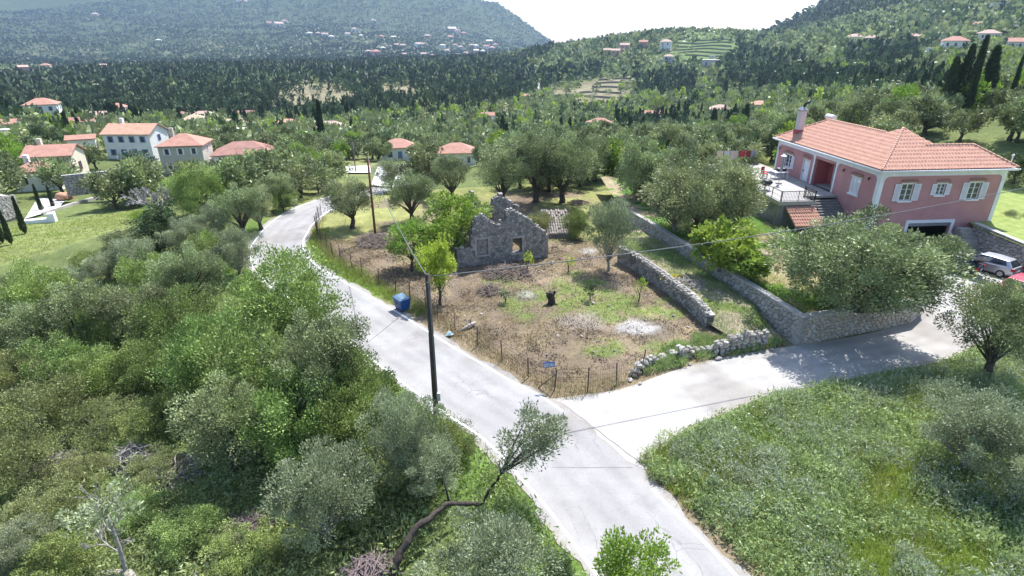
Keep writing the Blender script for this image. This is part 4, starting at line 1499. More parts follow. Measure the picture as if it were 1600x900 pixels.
for x0, x1, z0, z1, sh in FW:
    window_unit('f', x0, x1, z0, z1, sh)
window_unit('s', *SW[0], 0.6, closed=True)
window_unit('s', *SW[2], 0.55)
d = MB(); d.box(0.04, 0.10, SW[1][0] + 0.02, SW[1][1] - 0.02, 3.11, 5.23)
door = d.build("door", M_white, house)
MB().box(-0.04, 0.0, 10.5, 10.56, 3.1, 5.3).box(-0.04, 0.0, 11.64, 11.72, 3.1, 5.3).box(-0.04, 0.0, 10.5, 11.72, 5.301, 5.38).build("door_frame", M_white, door)
MB().box(-0.02, 0.04, 11.42, 11.50, 4.05, 4.2).build("handle", M_iron, door)
d = MB()
for k in range(8):
    c = 10.45 + (k + 0.5) * 1.3 / 8
    d.tube([(-0.002, c, 5.72), (-0.3, c, 5.6)], [0.075, 0.085], 6)
d.build("hood", M_tile, door)
# glass door in the porch
d = MB(); y0, y1 = 6.9, 8.9
d.box(1.62, 1.695, y0, y0 + .08, 3.1, 5.35).box(1.62, 1.695, y1 - .08, y1, 3.1, 5.35).box(1.62, 1.695, (y0 + y1) / 2 - .05, (y0 + y1) / 2 + .05, 3.1, 5.27).box(1.62, 1.695, y0 + .08, y1 - .08, 5.271, 5.35).box(1.63, 1.69, y0 + .08, y0 + .95, 4.1, 4.18).box(1.63, 1.69, y0 + 1.05, y1 - .08, 4.1, 4.18)
gd = d.build("glass_door", M_white, house)
MB().box(1.66, 1.67, y0 + .081, y1 - .081, 3.12, 5.26).build("pane", M_glass, gd)
for yy in (6.9, 4.9, 1.3, 16.6):
    l_ = MB(); l_.box(-0.14, -0.002, yy - .03, yy + .03, 5.62, 5.68); l_.tube([(-.14, yy, 5.66), (-.14, yy, 5.42)], [0.09, 0.05], 6)
    l_.build("wall_lamp", M_iron, house)

# ---- roof: three hipped blocks joined, tile courses as relief
TS = 0.62
BL = [(-ov, 8.6, -ov, 8.6), (-ov, 7.0, -ov, HD + ov), (-ov, HW + ov, -ov, 4.7)]


def roof_h(x, y):
    best = np.full(x.shape, -1e9); kind = np.zeros(x.shape, int)
    for (x0, x1, y0, y1) in BL:
        ds = np.stack([x - x0, x1 - x, y - y0, y1 - y], 0)
        k = ds.argmin(0); v_ = ds.min(0)
        m_ = v_ > best
        best = np.where(m_, v_, best); kind = np.where(m_, k, kind)
    return best, kind


gx = np.arange(-ov, HW + ov + 0.001, 0.072); gy = np.arange(-ov, HD + ov + 0.001, 0.072)
X, Y = np.meshgrid(gx, gy)
dd, kk = roof_h(X, Y)
along = np.where(kk < 2, Y, X)
course = 0.40
tile = 0.085 * np.abs(np.sin(along * math.pi / 0.30)) + 0.075 * (1 - np.modf(np.maximum(dd, 0) / course)[0])
Z = HE + 0.16 + np.maximum(dd, 0) * TS + tile
nr, na = X.shape
idx = np.arange(nr * na).reshape(nr, na)
F = np.stack([idx[:-1, :-1], idx[:-1, 1:], idx[1:, 1:], idx[1:, :-1]], -1).reshape(-1, 4)
F = F[(dd.ravel()[F] > -0.001).all(1)]
V = np.stack([X, Y, Z], -1).reshape(-1, 3)
rt = link("roof_tiles", mesh_np("roof_tiles", V, F), house, M_tile); tag(rt, kind="stuff")


def rz_(x, y):
    a, _ = roof_h(np.array([x]), np.array([y]))
    return HE + 0.16 + float(a[0]) * TS + 0.05


def caps(p, q, n):
    mb = MB()
    p = Vector(p); q = Vector(q)
    for k in range(n):
        a = p + (q - p) * (k / n); b = p + (q - p) * ((k + 1.12) / n)
        mb.tube([(a.x, a.y, a.z), (b.x, b.y, b.z + 0.02)], [0.13, 0.105], 7)
    o = mb.build("ridge_cap", M_tile2, rt, True); tag(o, kind="stuff")


pk = (4.05, 4.05)
RP = lambda x, y: (x, y, rz_(x, y))
caps(RP(-ov + .05, -ov + .05), RP(*pk), 22)
caps(RP(*pk), RP(5.5, 5.5), 7)
caps(RP(3.25, 5.0), RP(3.25, HD + ov - 3.75), 26)
caps(RP(-ov + .05, HD + ov - .05), RP(3.25, HD + ov - 3.75), 16)
caps(RP(7.0 - .05, HD + ov - .05), RP(3.25, HD + ov - 3.75), 16)
caps(RP(5.0, 2.1), RP(HW + ov - 2.6, 2.1), 12)
caps(RP(HW + ov - .05, -ov + .05), RP(HW + ov - 2.6, 2.1), 12)
caps(RP(HW + ov - .05, 4.65), RP(HW + ov - 2.6, 2.1), 12)
caps(RP(8.55, -ov + 4.4), RP(*pk), 14)
# chimney with cap and cowl
cx, cy_ = 0.95, 15.3
zb = rz_(cx, cy_) - 0.5
ch = MB().box(cx - .33, cx + .33, cy_ - .33, cy_ + .33, zb, zb + 2.7).build("chimney", pmat("chimney_stucco", (0.66, 0.58, 0.57), (0.56, 0.47, 0.46), 2, 0.9), house)
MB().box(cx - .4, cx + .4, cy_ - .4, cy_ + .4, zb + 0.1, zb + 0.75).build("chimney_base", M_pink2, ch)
c = MB(); zt = zb + 2.7
c.box(cx - .42, cx + .42, cy_ - .42, cy_ + .42, zt + .001, zt + .12)
c.add([(cx - .4, cy_ - .4, zt + .13), (cx + .4, cy_ - .4, zt + .13), (cx + .4, cy_ + .4, zt + .13), (cx - .4, cy_ + .4, zt + .13), (cx - .1, cy_, zt + .55), (cx + .1, cy_, zt + .55)], [(0, 1, 5, 4), (1, 2, 5), (2, 3, 4, 5), (3, 0, 4), (3, 2, 1, 0)])
c.build("chimney_cap", M_metal, ch)
MB().tube([(cx, cy_, zt + .4), (cx + .15, cy_ - .1, zt + .75), (cx + .5, cy_ - .2, zt + 1.05)], [0.13, 0.13, 0.15], 8).build("cowl", M_iron, ch, True)
# solar water heater behind the ridge
sh_ = MB().tube([(3.6, 13.6, rz_(3.6, 13.6) + .45), (3.6, 14.9, rz_(3.6, 13.6) + .45)], 0.28, 12).build("solar_water_heater", M_plastic_w, house, False)
for yy in (13.75, 14.75):
    MB().bar((3.6, yy, rz_(3.6, 13.6) - .3), (3.6, yy, rz_(3.6, 13.6) + .3), 0.06).build("heater_leg", M_metal, sh_)
MB().tube([(HW + .3, 0.3, HE + .2), (HW + .3, 0.3, HE + 1.1)], 0.05, 6).tube([(HW + .3, 0.3, HE + 1.1), (HW + .3, 0.3, HE + 1.25)], 0.09, 8).build("vent_pipe", M_white, house)
MB().tube([(-.09, HD - .3, HE), (-.09, HD - .3, 3.1)], 0.045, 6).build("down_pipe", M_white, house)

# ---- terrace, railing, steps and the tiled lean-to
TX0, TY0, TY1 = -6.9, 3.1, 20.5
ter = thing("terrace", "raised concrete terrace with black railing along the pink house", "terrace", (31.9, 48.9, 1.0), HROT)
MB().box(TX0, -0.06, TY0 + 2.0, TY1, 2.86, 3.08).box(TX0, -3.5, TY0, TY0 + 1.999, 2.86, 3.08).build("deck", M_deck, ter)
MB().box(TX0 - .06, -3.44, TY0 - .06, TY0 - .002, 2.80, 3.16).box(TX0 - .06, TX0 - .002, TY0, TY1, 2.80, 3.16).build("deck_edge", M_metal, ter)
mb = MB().box(TX0 + .3, -3.6, TY0 + .25, TY0 + .5, -1.2, 2.855).box(TX0 + .15, TX0 + .4, TY0 + .5, TY1, -1.2, 2.855)
n = 7                # rounded corner of the basement wall
for k in range(n):
    a = math.pi + k * math.pi / 2 / n
    mb.box(-0.12, 0.12, -0.14, 0.14, -1.2, 2.853, Matrix.Translation((TX0 + .62 + .42 * math.cos(a), TY0 + .72 + .42 * math.sin(a), 0)) @ Matrix.Rotation(a, 4, 'Z'))
mb.build("basement_wall", M_conc, ter)
for k in range(8):
    MB().box(-3.45, -0.1, TY0 + 1.9 - 0.3 * k - .3, TY0 + 1.9 - 0.3 * k, -1, 2.9 - 0.18 * (k + 1)).build("step", pmat("step_concrete", (0.20, 0.195, 0.19), (0.14, 0.135, 0.13), 2, .9), ter)


def railing(a, b, bal=False):
    a = Vector(a); b = Vector(b)
    L = (b - a).length
    r = MB()
    up = Vector((0, 0, 1))
    r.bar(a + up * 1.0, b + up * 1.0, 0.05); r.bar(a + up * 0.12, b + up * 0.12, 0.03)
    if not bal:
        r.bar(a + up * 0.55, b + up * 0.55, 0.025)
    ro = r.build("rail", M_iron, ter)
    n = max(1, round(L / 1.6))
    for k in range(n + 1):
        p = a + (b - a) * (k / n)
        MB().bar(p, p + up * 1.05, 0.055).build("post", M_iron, ter)
    if bal:
        m_ = int(L / 0.14)
        for k in range(1, m_):
            p = a + (b - a) * (k / m_)
            MB().bar(p + up * .13, p + up * .98, 0.022).build("baluster", M_iron, ro)


railing((TX0 + .05, TY0 + .05, 3.08), (TX0 + .05, TY1, 3.08))
railing((TX0 + .15, TY0 + .05, 3.08), (-3.55, TY0 + .05, 3.08), True)
railing((-3.5, TY0 + .05, 3.08), (-3.5, TY0 + 1.9, 3.08), True)
railing((-3.42, TY0 + 1.85, 3.0), (-3.42, TY0 - .5, 1.6))
# lean-to roof of tiles under the terrace front
mb = MB()
x0, x1 = -6.3, -3.5
for r_i in range(6):
    for k in range(12):
        xx = x0 + (k + .5) * (x1 - x0) / 12
        ya = TY0 - .02 - r_i * .36; yb = ya - .42
        za = 2.62 - r_i * .20; zb2 = za - .235
        mb.tube([(xx, ya, za + .0), (xx, yb, zb2 + .03)], [0.105, 0.125], 6)
lt = mb.build("lean_to_tiles", M_tile, ter); tag(lt, kind="stuff")
mb = MB().box(x0, x1, TY0 - 2.1, TY0 - .1, 0, .06, Matrix.Translation((0, 0, 0)))
mb = MB().add([(x0, TY0 - .08, 2.52), (x1, TY0 - .08, 2.52), (x1, TY0 - 2.2, 1.32), (x0, TY0 - 2.2, 1.32), (x0, TY0 - .08, 2.45), (x1, TY0 - .08, 2.45), (x1, TY0 - 2.2, 1.25), (x0, TY0 - 2.2, 1.25)], [(0, 1, 2, 3), (7, 6, 5, 4), (0, 4, 5, 1), (2, 6, 7, 3), (1, 5, 6, 2), (3, 7, 4, 0)])
mb.build("lean_to_board", M_twig, ter)
for xx in (x0 + .2, x1 - .2):
    MB().bar((xx, TY0 - 2.0, -.2), (xx, TY0 - 2.0, 1.30), 0.14).build("lean_to_post", M_white, ter)


def on_terrace(x, y):
    c_, s_ = math.cos(HROT), math.sin(HROT)
    return (31.9 + x * c_ - y * s_, 48.9 + x * s_ + y * c_, 4.08)


# things standing on the terrace
t = thing("garden_table", "white garden table with dark clutter on the terrace by the house wall", "table", on_terrace(-1.9, 12.6), HROT)
MB().box(-.8, .8, -.5, .5, .70, .75).build("tabletop", M_plastic_w, t)
for sx in (-.7, .7):
    for sy in (-.42, .42):
        MB().bar((sx, sy, 0), (sx * .95, sy * .95, .70), 0.06).build("leg", M_plastic_w, t)
t = thing("storage_box", "dark box lying on the white garden table", "box", (*on_terrace(-1.7, 12.7)[:2], 4.83), HROT)
MB().box(-.45, .4, -.25, .25, 0.001, .28).build("body", M_black, t); MB().box(-.47, .42, -.27, .27, .281, .33).build("lid", M_metal, t)
for k, (x, y, rz, col, lab) in enumerate([(-2.9, 14.0, 0.4, M_red, "red chair behind the garden table on the terrace"), (-3.3, 13.0, 1.2, M_red, "red chair turned aside next to the parasol pole"), (-5.6, 19.2, 2.4, M_plastic_w, "white plastic chair at the far end of the terrace"), (-4.6, 19.6, 2.9, M_plastic_w, "white plastic chair beside the hanging laundry")]):
    t = thing("chair", lab, "chair", on_terrace(x, y), HROT + rz, "chairs on the terrace")
    MB().box(-.25, .25, -.25, .25, .42, .47).build("seat", col, t)
    MB().box(-.25, .25, .22, .27, .50, .95).build("backrest", col, t)
    for sx in (-.22, .22):
        for sy in (-.22, .24):
            MB().bar((sx, sy, 0), (sx, sy, .42 if sy < 0 else .93), 0.04).build("leg", M_plastic_w if k > 1 else M_iron, t)
t = thing("parasol", "folded parasol on a grey pole standing on the terrace", "parasol", on_terrace(-3.2, 10.2), HROT)
MB().tube([(0, 0, 0), (0, 0, .12)], [.35, .3], 12).build("base", M_conc, t); MB().tube([(0, 0, .12), (0, 0, 2.9)], .035, 8).build("pole", M_metal, t)
MB().tube([(0, 0, 1.3), (0, 0, 2.2), (0, 0, 2.85), (0, 0, 3.0)], [.16, .13, .09, .02], 8).build("canopy", M_metal, t)
MB().tube([(0, 0, 2.86), (0, 0, 3.02)], [.3, .05], 8).build("cap", M_white, t)
t = thing("barbecue", "black kettle barbecue behind the terrace railing", "barbecue", on_terrace(-5.9, 7.8), HROT)
MB().tube([(0, 0, .45), (0, 0, .6), (0, 0, .8), (0, 0, 1.0), (0, 0, 1.1)], [.25, .5, .6, .45, .1], 12).build("kettle", M_black, t, True)
for k in range(3):
    a = k * 2.094
    MB().tube([(.45 * math.cos(a), .45 * math.sin(a), 0), (.25 * math.cos(a), .25 * math.sin(a), .52)], .025, 5).build("leg", M_iron, t)
t = thing("laundry_line", "line hung with washing at the far end of the terrace", "laundry", on_terrace(-3.4, 20.2), HROT)
for sx in (-2.6, 2.6):
    MB().tube([(sx, 0, 0), (sx, 0, 1.75)], .03, 6).build("post", M_metal, t)
MB().tube([(-2.6, 0, 1.7), (0, 0, 1.62), (2.6, 0, 1.7)], .008, 4).build("line", M_iron, t)
for k, (x, w, h, col) in enumerate([(-2.0, .8, 1.1, (0.62, 0.52, 0.32)), (-1.1, .7, 1.15, (0.52, 0.5, 0.5)), (-.2, .9, 1.0, (0.55, 0.45, 0.4)), (.8, .6, .7, (0.45, 0.05, 0.07)), (1.5, .5, .8, (0.28, 0.04, 0.06)), (2.1, .5, .9, (0.3, 0.33, 0.4))]):
    c = MB(); n = 6
    vs = []
    for i in range(n + 1):
        u = x + w * (i / n - .5); d_ = .03 * math.sin(i * 2.1 + k)
        vs += [(u, d_, 1.62), (u, d_ * 2.2, 1.62 - h)]
    c.add(vs, [(2 * i, 2 * i + 2, 2 * i + 3, 2 * i + 1) for i in range(n)])
    ob = c.build("cloth", pmat("cloth_%d" % k, col, tuple(v_ * .8 for v_ in col), 4, 0.9), t)
    sm = ob.modifiers.new("thick", 'SOLIDIFY'); sm.thickness = 0.012
# grass level beside the house, above the parking place
mb = MB(); pl = [(41.0, 36), (60, 34), (62, 76), (41.6, 76), (41.9, 50.5), (41.0, 48.6)]
n_ = len(pl)
o = mb.add([(x, y, 2.72 + max(0, (y - 50)) * .04) for x, y in pl], [tuple(range(n_))]).build("house_lawn", pmat("lawn_grass", (0.16, 0.22, 0.05), (0.25, 0.29, 0.085), 1.5, 0.95, 0.8, 12)); tag(o, kind="structure")
# ------------------------------------------------------------------ stone walls
def clip_poly(poly, a, b, c):
    """keep a*x+b*y<=c"""
    out = []
    n = len(poly)
    for i in range(n):
        p = poly[i]; q = poly[(i + 1) % n]
        dp = a * p[0] + b * p[1] - c; dq = a * q[0] + b * q[1] - c
        if dp <= 0:
            out.append(p)
        if dp * dq < 0:
            t = dp / (dp - dq)
            out.append((p[0] + (q[0] - p[0]) * t, p[1] + (q[1] - p[1]) * t))
    return out


def cells(L, H, pw, ph, seed, joint=0.02, jit=0.42):
    """irregular stone outlines filling L x H"""
    rr = random.Random(seed)
    nx = max(1, round(L / pw)); nz = max(1, round(H / ph))
    P = {}
    for j in range(-1, nz + 1):
        for i in range(-1, nx + 1):
            P[i, j] = ((i + .5 + (0.5 if j % 2 else 0) * .6 + rr.uniform(-jit, jit)) * L / nx, (j + .5 + rr.uniform(-jit, jit) * .8) * H / nz)
    out = []
    for j in range(-1, nz + 1):
        for i in range(-1, nx + 1):
            x, y = P[i, j]
            poly = [(0, 0), (L, 0), (L, H), (0, H)]
            for dj in (-2, -1, 0, 1, 2):
                for di in (-2, -1, 0, 1, 2):
                    if (di or dj) and (i + di, j + dj) in P:
                        u, w = P[i + di, j + dj]
                        a, b = u - x, w - y
                        l_ = math.hypot(a, b) + 1e-9
                        poly = clip_poly(poly, a / l_, b / l_, (a / l_) * (x + u) / 2 + (b / l_) * (y + w) / 2 - joint)
                        if len(poly) < 3:
                            break
                if len(poly) < 3:
                    break
            if len(poly) >= 3:
                ar = abs(sum(poly[k][0] * poly[(k + 1) % len(poly)][1] - poly[(k + 1) % len(poly)][0] * poly[k][1] for k in range(len(poly)))) / 2
                if ar > 0.12 * pw * ph:
                    out.append(poly)
    return out


def stone_prism(mb, poly, org, ax, nrm, d0, d1, z0=0.0, rr=R_):
    cx = sum(p[0] for p in poly) / len(poly); cz = sum(p[1] for p in poly) / len(poly)
    n = len(poly)
    vs = []
    tl = rr.uniform(-.3, .3) * (d1 - d0); tk = rr.uniform(-.3, .3) * (d1 - d0)
    for sc, d in ((1.0, d0), (0.93, d0 + (d1 - d0) * .7), (0.74, d1)):
        for a, b in poly:
            aa = cx + (a - cx) * sc; bb = cz + (b - cz) * sc
            de = d + ((a - cx) * tl + (b - cz) * tk) * (1 if d > d0 else 0) * 2
            vs.append((org[0] + ax[0] * aa + nrm[0] * de, org[1] + ax[1] * aa + nrm[1] * de, z0 + bb))
    fs = [tuple(range(2 * n, 3 * n))]
    for l_ in (0, 1):
        for i in range(n):
            j = (i + 1) % n
            fs.append((l_ * n + i, l_ * n + j, (l_ + 1) * n + j, (l_ + 1) * n + i))
    if ax[0] * nrm[1] - ax[1] * nrm[0] > 0:
        fs = [f[::-1] for f in fs]
    mb.add(vs, fs)


def stonemat(name, tones, mort=None, scale=3.0, rough=0.9):
    """stone: tone by place in the wall, lichen and grain on top"""
    m, nt, out = nodes_of(name)
    g = nt.nodes.new("ShaderNodeNewGeometry")
    oi = nt.nodes.new("ShaderNodeObjectInfo")
    rnd = nt.nodes.new("ShaderNodeMath"); rnd.operation = 'ADD'
    nt.links.new(g.outputs['Random Per Island'], rnd.inputs[0]); nt.links.new(oi.outputs['Random'], rnd.inputs[1])
    fr = nt.nodes.new("ShaderNodeMath"); fr.operation = 'FRACT'; nt.links.new(rnd.outputs[0], fr.inputs[0])
    cr = nt.nodes.new("ShaderNodeValToRGB")
    el = cr.color_ramp.elements
    while len(el) < len(tones):
        el.new(0.5)
    for k, t in enumerate(tones):
        el[k].position = k / (len(tones) - 1); el[k].color = (*t, 1)
    nt.links.new(fr.outputs[0], cr.inputs[0])
    P = g.outputs['Position']
    c = mixcol(nt, cr.outputs[0], (0.55, 0.54, 0.55), ramp(nt, noise(nt, 9, 6, 0.75, vec=P), 0.48, 0.7), 'MULTIPLY')
    c = mixcol(nt, c, (1.35, 1.33, 1.25), ramp(nt, noise(nt, 2.2, 4, 0.7, vec=P), 0.55, 0.75), 'MULTIPLY')
    b = nt.nodes.new("ShaderNodeBsdfPrincipled")
    b.inputs['Roughness'].default_value = rough; b.inputs['Specular IOR Level'].default_value = 0.15
    nt.links.new(c, b.inputs['Base Color'])
    bn = nt.nodes.new("ShaderNodeBump"); bn.inputs['Strength'].default_value = 0.5; bn.inputs['Distance'].default_value = 0.03
    nt.links.new(noise(nt, 16, 5, 0.7, vec=P), bn.inputs['Height']); nt.links.new(bn.outputs[0], b.inputs['Normal'])
    nt.links.new(b.outputs[0], out.inputs[0])
    MATS[name] = m
    return m


M_st_warm = stonemat("stone_warm", [(0.56, 0.49, 0.38), (0.44, 0.39, 0.33), (0.62, 0.57, 0.49), (0.52, 0.42, 0.30), (0.60, 0.56, 0.50)])
M_st_grey = stonemat("stone_grey", [(0.38, 0.355, 0.325), (0.29, 0.27, 0.25), (0.46, 0.44, 0.40), (0.35, 0.315, 0.28), (0.42, 0.40, 0.375)])
M_st_ruin = stonemat("stone_ruin", [(0.34, 0.315, 0.295), (0.20, 0.185, 0.175), (0.44, 0.415, 0.38), (0.29, 0.26, 0.235), (0.38, 0.355, 0.33)])
M_mortar = pmat("mortar_dark", (0.115, 0.105, 0.10), (0.17, 0.155, 0.145), 6, 0.95, 0.5)
M_mortar2 = pmat("mortar_ruin", (0.20, 0.18, 0.165), (0.12, 0.11, 0.10), 5, 0.95, 0.8, 14)
M_dress = pmat("stone_dressed", (0.42, 0.39, 0.35), (0.28, 0.26, 0.235), 3, 0.9, 0.3)
M_cope = pmat("wall_coping", (0.46, 0.44, 0.415), (0.34, 0.325, 0.31), 2.5, 0.9, 0.5, 18)


def frame2(p0, p1):
    d = Vector((p1[0] - p0[0], p1[1] - p0[1])); L = d.length
    ax = (d.x / L, d.y / L)
    return L, ax, (ax[1], -ax[0])                 # normal to the right of travel


def retaining(root, p0, p1, z0, z1, pw, ph, seed, single, mat, th=0.32, quoins=False, z1b=None):
    """faced wall whose visible side lies right of p0->p1; z1b: top height at p1"""
    L, ax, nr_ = frame2(p0, p1)
    z1b = z1 if z1b is None else z1b
    core = MB()
    q = lambda a, d: (p0[0] + ax[0] * a + nr_[0] * d, p0[1] + ax[1] * a + nr_[1] * d)
    a0, a1, b1, b0 = q(0, 0), q(L, 0), q(L, -th), q(0, -th)
    core.add([(*a0, z0), (*a1, z0), (*b1, z0), (*b0, z0), (*a0, z1), (*a1, z1b), (*b1, z1b), (*b0, z1)], [(0, 3, 2, 1), (4, 5, 6, 7), (0, 1, 5, 4), (1, 2, 6, 5), (2, 3, 7, 6), (3, 0, 4, 7)])
    core.build("core", M_mortar, root)
    cp = MB()
    a0, a1, b1, b0 = q(-.05, .09), q(L + .05, .09), q(L + .05, -th - .04), q(-.05, -th - .04)
    for zz in (0,):
        cp.add([(*a0, z1 + .004), (*a1, z1b + .004), (*b1, z1b + .004), (*b0, z1 + .004), (*a0, z1 + .10), (*a1, z1b + .10), (*b1, z1b + .10), (*b0, z1 + .10)], [(0, 3, 2, 1), (4, 5, 6, 7), (0, 1, 5, 4), (1, 2, 6, 5), (2, 3, 7, 6), (3, 0, 4, 7)])
    cp.build("coping", M_cope, root)
    H = max(z1, z1b) - z0
    cs = cells(L, H, pw, ph, seed, 0.018)
    joined = MB()
    rr = random.Random(seed + 1)
    for poly in cs:
        cxa = sum(p[0] for p in poly) / len(poly)
        top = (z1 + (z1b - z1) * cxa / L) - z0
        poly = clip_poly(poly, 0, 1, top)
        if len(poly) < 3:
            continue
        mb = MB() if single else joined
        stone_prism(mb, poly, p0, ax, nr_, -0.01, rr.uniform(.045, .085), z0, rr)
        if single:
            mb.build("stone", mat, root)
    if not single:
        o = joined.build("stone_facing", mat, root); tag(o, kind="stuff")
    return L, ax, nr_


K = (18.2, 31.9); Rr = (27.3, 34.9); Lb = (12.75, 52.7)
w = thing("retaining_wall", "stone retaining wall of the raised garden, with bright corner beside the lane", "stone wall", (0, 0, 0))
retaining(w, K, Rr, -0.15, 1.95, 0.34, 0.23, 3, True, M_st_warm, z1b=1.75)
retaining(w, Lb, (15.4, 42.5), -0.25, 2.0, 0.42, 0.27, 4, False, M_st_grey)
retaining(w, (15.4, 42.5), K, -0.25, 2.0, 0.42, 0.27, 6, False, M_st_grey, z1b=1.95)
retaining(w, (11.0, 61.5), Lb, -0.25, 1.4, 0.42, 0.27, 7, False, M_st_grey, z1b=2.0)
for k in range(8):          # dressed corner blocks
    z = -0.1 + k * 0.255
    a, b = (0.5, 0.3) if k % 2 else (0.3, 0.5)
    d1 = Vector((Rr[0] - K[0], Rr[1] - K[1], 0)).normalized(); d2 = Vector((15.4 - K[0], 42.5 - K[1], 0)).normalized()
    c0 = Vector((K[0], K[1], 0)) - d1 * .10 - d2 * .10
    MB().prism([tuple(c0)[:2], tuple(c0 + d1 * a)[:2], tuple(c0 + d1 * a + d2 * b)[:2], tuple(c0 + d2 * b)[:2]], z, z + .235).build("corner_stone", M_dress, w)
# end of the wall curving back
for i, (a, b) in enumerate([(Rr, (28.7, 36.0)), ((28.7, 36.0), (29.6, 38.2))]):
    retaining(w, a, b, 0.0, 1.75 - .25 * i, .36, .24, 30 + i, False, M_st_warm, z1b=1.5 - .3 * i)
w = thing("parking_wall", "stone wall with pale joints behind the silver car", "stone wall", (0, 0, 0))
retaining(w, (41.2, 48.8), (41.2, 36.0), 0.1, 2.85, .42, .32, 8, True, M_st_grey, z1b=2.7)
# stone steps between the garage and that wall
w = thing("stone_steps", "dark stone steps beside the garage leading up to the grass", "steps", (0, 0, 0))
for k in range(9):
    MB().box(39.9 + .004 * k, 41.15 - .004 * k, 46.2 + k * .29, 49.2 - .01 * k, .2 if k == 0 else .41 + (k - 1) * .25 + .001, .41 + k * .25).build("step", M_st_grey, w)

# raised garden and the strip between the two walls
def sheet(name, poly, zf, mat, step=0.5):
    xs = [p[0] for p in poly]; ys = [p[1] for p in poly]
    bm = bmesh.new()
    vs = [bm.verts.new((x, y, 0)) for x, y in poly]
    bm.faces.new(vs)
    for axis, lo, hi in ((0, min(xs), max(xs)), (1, min(ys), max(ys))):
        v_ = lo + step
        while v_ < hi:
            co = (v_, 0, 0) if axis == 0 else (0, v_, 0); no = (1, 0, 0) if axis == 0 else (0, 1, 0)
            bmesh.ops.bisect_plane(bm, geom=bm.verts[:] + bm.edges[:] + bm.faces[:], plane_co=co, plane_no=no)
            v_ += step
    co = np.array([v_.co[:] for v_ in bm.verts])
    z = zf(co[:, 0], co[:, 1])
    for v_, zz in zip(bm.verts, z):
        v_.co.z = zz
    bmesh.ops.recalc_face_normals(bm, faces=bm.faces[:])
    me = bpy.data.meshes.new(name); bm.to_mesh(me); bm.free()
    return me, co


gpoly = [(18.45, 32.3), (27.2, 35.2), (28.4, 36.3), (29.3, 38.4), (30.2, 42.0), (31.0, 46.5), (31.6, 49.6), (24.6, 51.6), (23.6, 72), (11.2, 72), (11.3, 61.5), (13.1, 52.7), (15.7, 42.6)]
me, co = sheet("garden_ground", gpoly, lambda x, y: 1.86 + (fbm(x, y, 2.5, 51) - .5) * .3 - .5 * sstep(27.8, 30.5, x) * sstep(44, 38, y), GM)
g1 = fbm(co[:, 0], co[:, 1], 1.8, 52)
zc = np.where((g1 > .48)[:, None], np.array([0.10, 0.18, 0.04]), np.array([0.30, 0.25, 0.16]))
zc = zc * (1 - sstep(3.5, 2.0, np.hypot(co[:, 0] - 20.5, co[:, 1] - 42))[:, None]) + np.array([0.36, 0.29, 0.22]) * sstep(3.5, 2.0, np.hypot(co[:, 0] - 20.5, co[:, 1] - 42))[:, None]
cattr(me, "zc", zc); o = link("garden_ground", me, None, GM); tag(o, kind="structure")
IW = [(9.3, 47.0), (10.3, 45.2), (11.6, 41.0), (12.6, 37.2), (13.1, 34.2)]
spoly = [(9.45, 47.1), (10.5, 45.2), (11.8, 41.0), (12.8, 37.2), (13.3, 34.0), (15.0, 31.9), (17.6, 32.4), (15.2, 42.4), (12.6, 52.4), (11.4, 52.0)]
me, co = sheet("terrace_strip", spoly, lambda x, y: 0.05 + 1.05 * sstep(32, 37, y) + (fbm(x, y, 1.5, 53) - .5) * .25, GM)
g1 = fbm(co[:, 0], co[:, 1], 1.5, 54)
cattr(me, "zc", np.where((g1 > .5)[:, None], np.array([0.15, 0.19, 0.06]), np.array([0.31, 0.265, 0.19])))
o = link("terrace_strip", me, None, GM); tag(o, kind="structure")


# loose rocks: a few shapes shared by all
def rock_mesh(seed):
    rr = random.Random(seed)
    bm = bmesh.new()
    bmesh.ops.create_icosphere(bm, subdivisions=1, radius=0.5)
    k = [Vector((rr.uniform(-1, 1), rr.uniform(-1, 1), rr.uniform(-1, 1))).normalized() for _ in range(9)]
    for v_ in bm.verts:
        s_ = rr.uniform(.82, 1.12)
        v_.co *= s_
        for n_ in k:                       # flatten a few facets
            d_ = v_.co.dot(n_)
            if d_ > .29:
                v_.co -= n_ * (d_ - .29)
    me = bpy.data.meshes.new("stone"); bm.to_mesh(me); bm.free()
    return me


ROCKS = [rock_mesh(i) for i in range(8)]
ROCK_M = {}
def rock(root, loc, size, mat, rr):
    key = (rr.randrange(8), mat.name)
    if key not in ROCK_M:
        m2 = ROCKS[key[0]].copy(); m2.materials.append(mat); ROCK_M[key] = m2
    o = bpy.data.objects.new("stone", ROCK_M[key]); C.objects.link(o); o.parent = root
    o.location = loc; o.rotation_euler = (rr.uniform(-.4, .4), rr.uniform(-.4, .4), rr.uniform(0, 6.28))
    o.scale = size
    return o


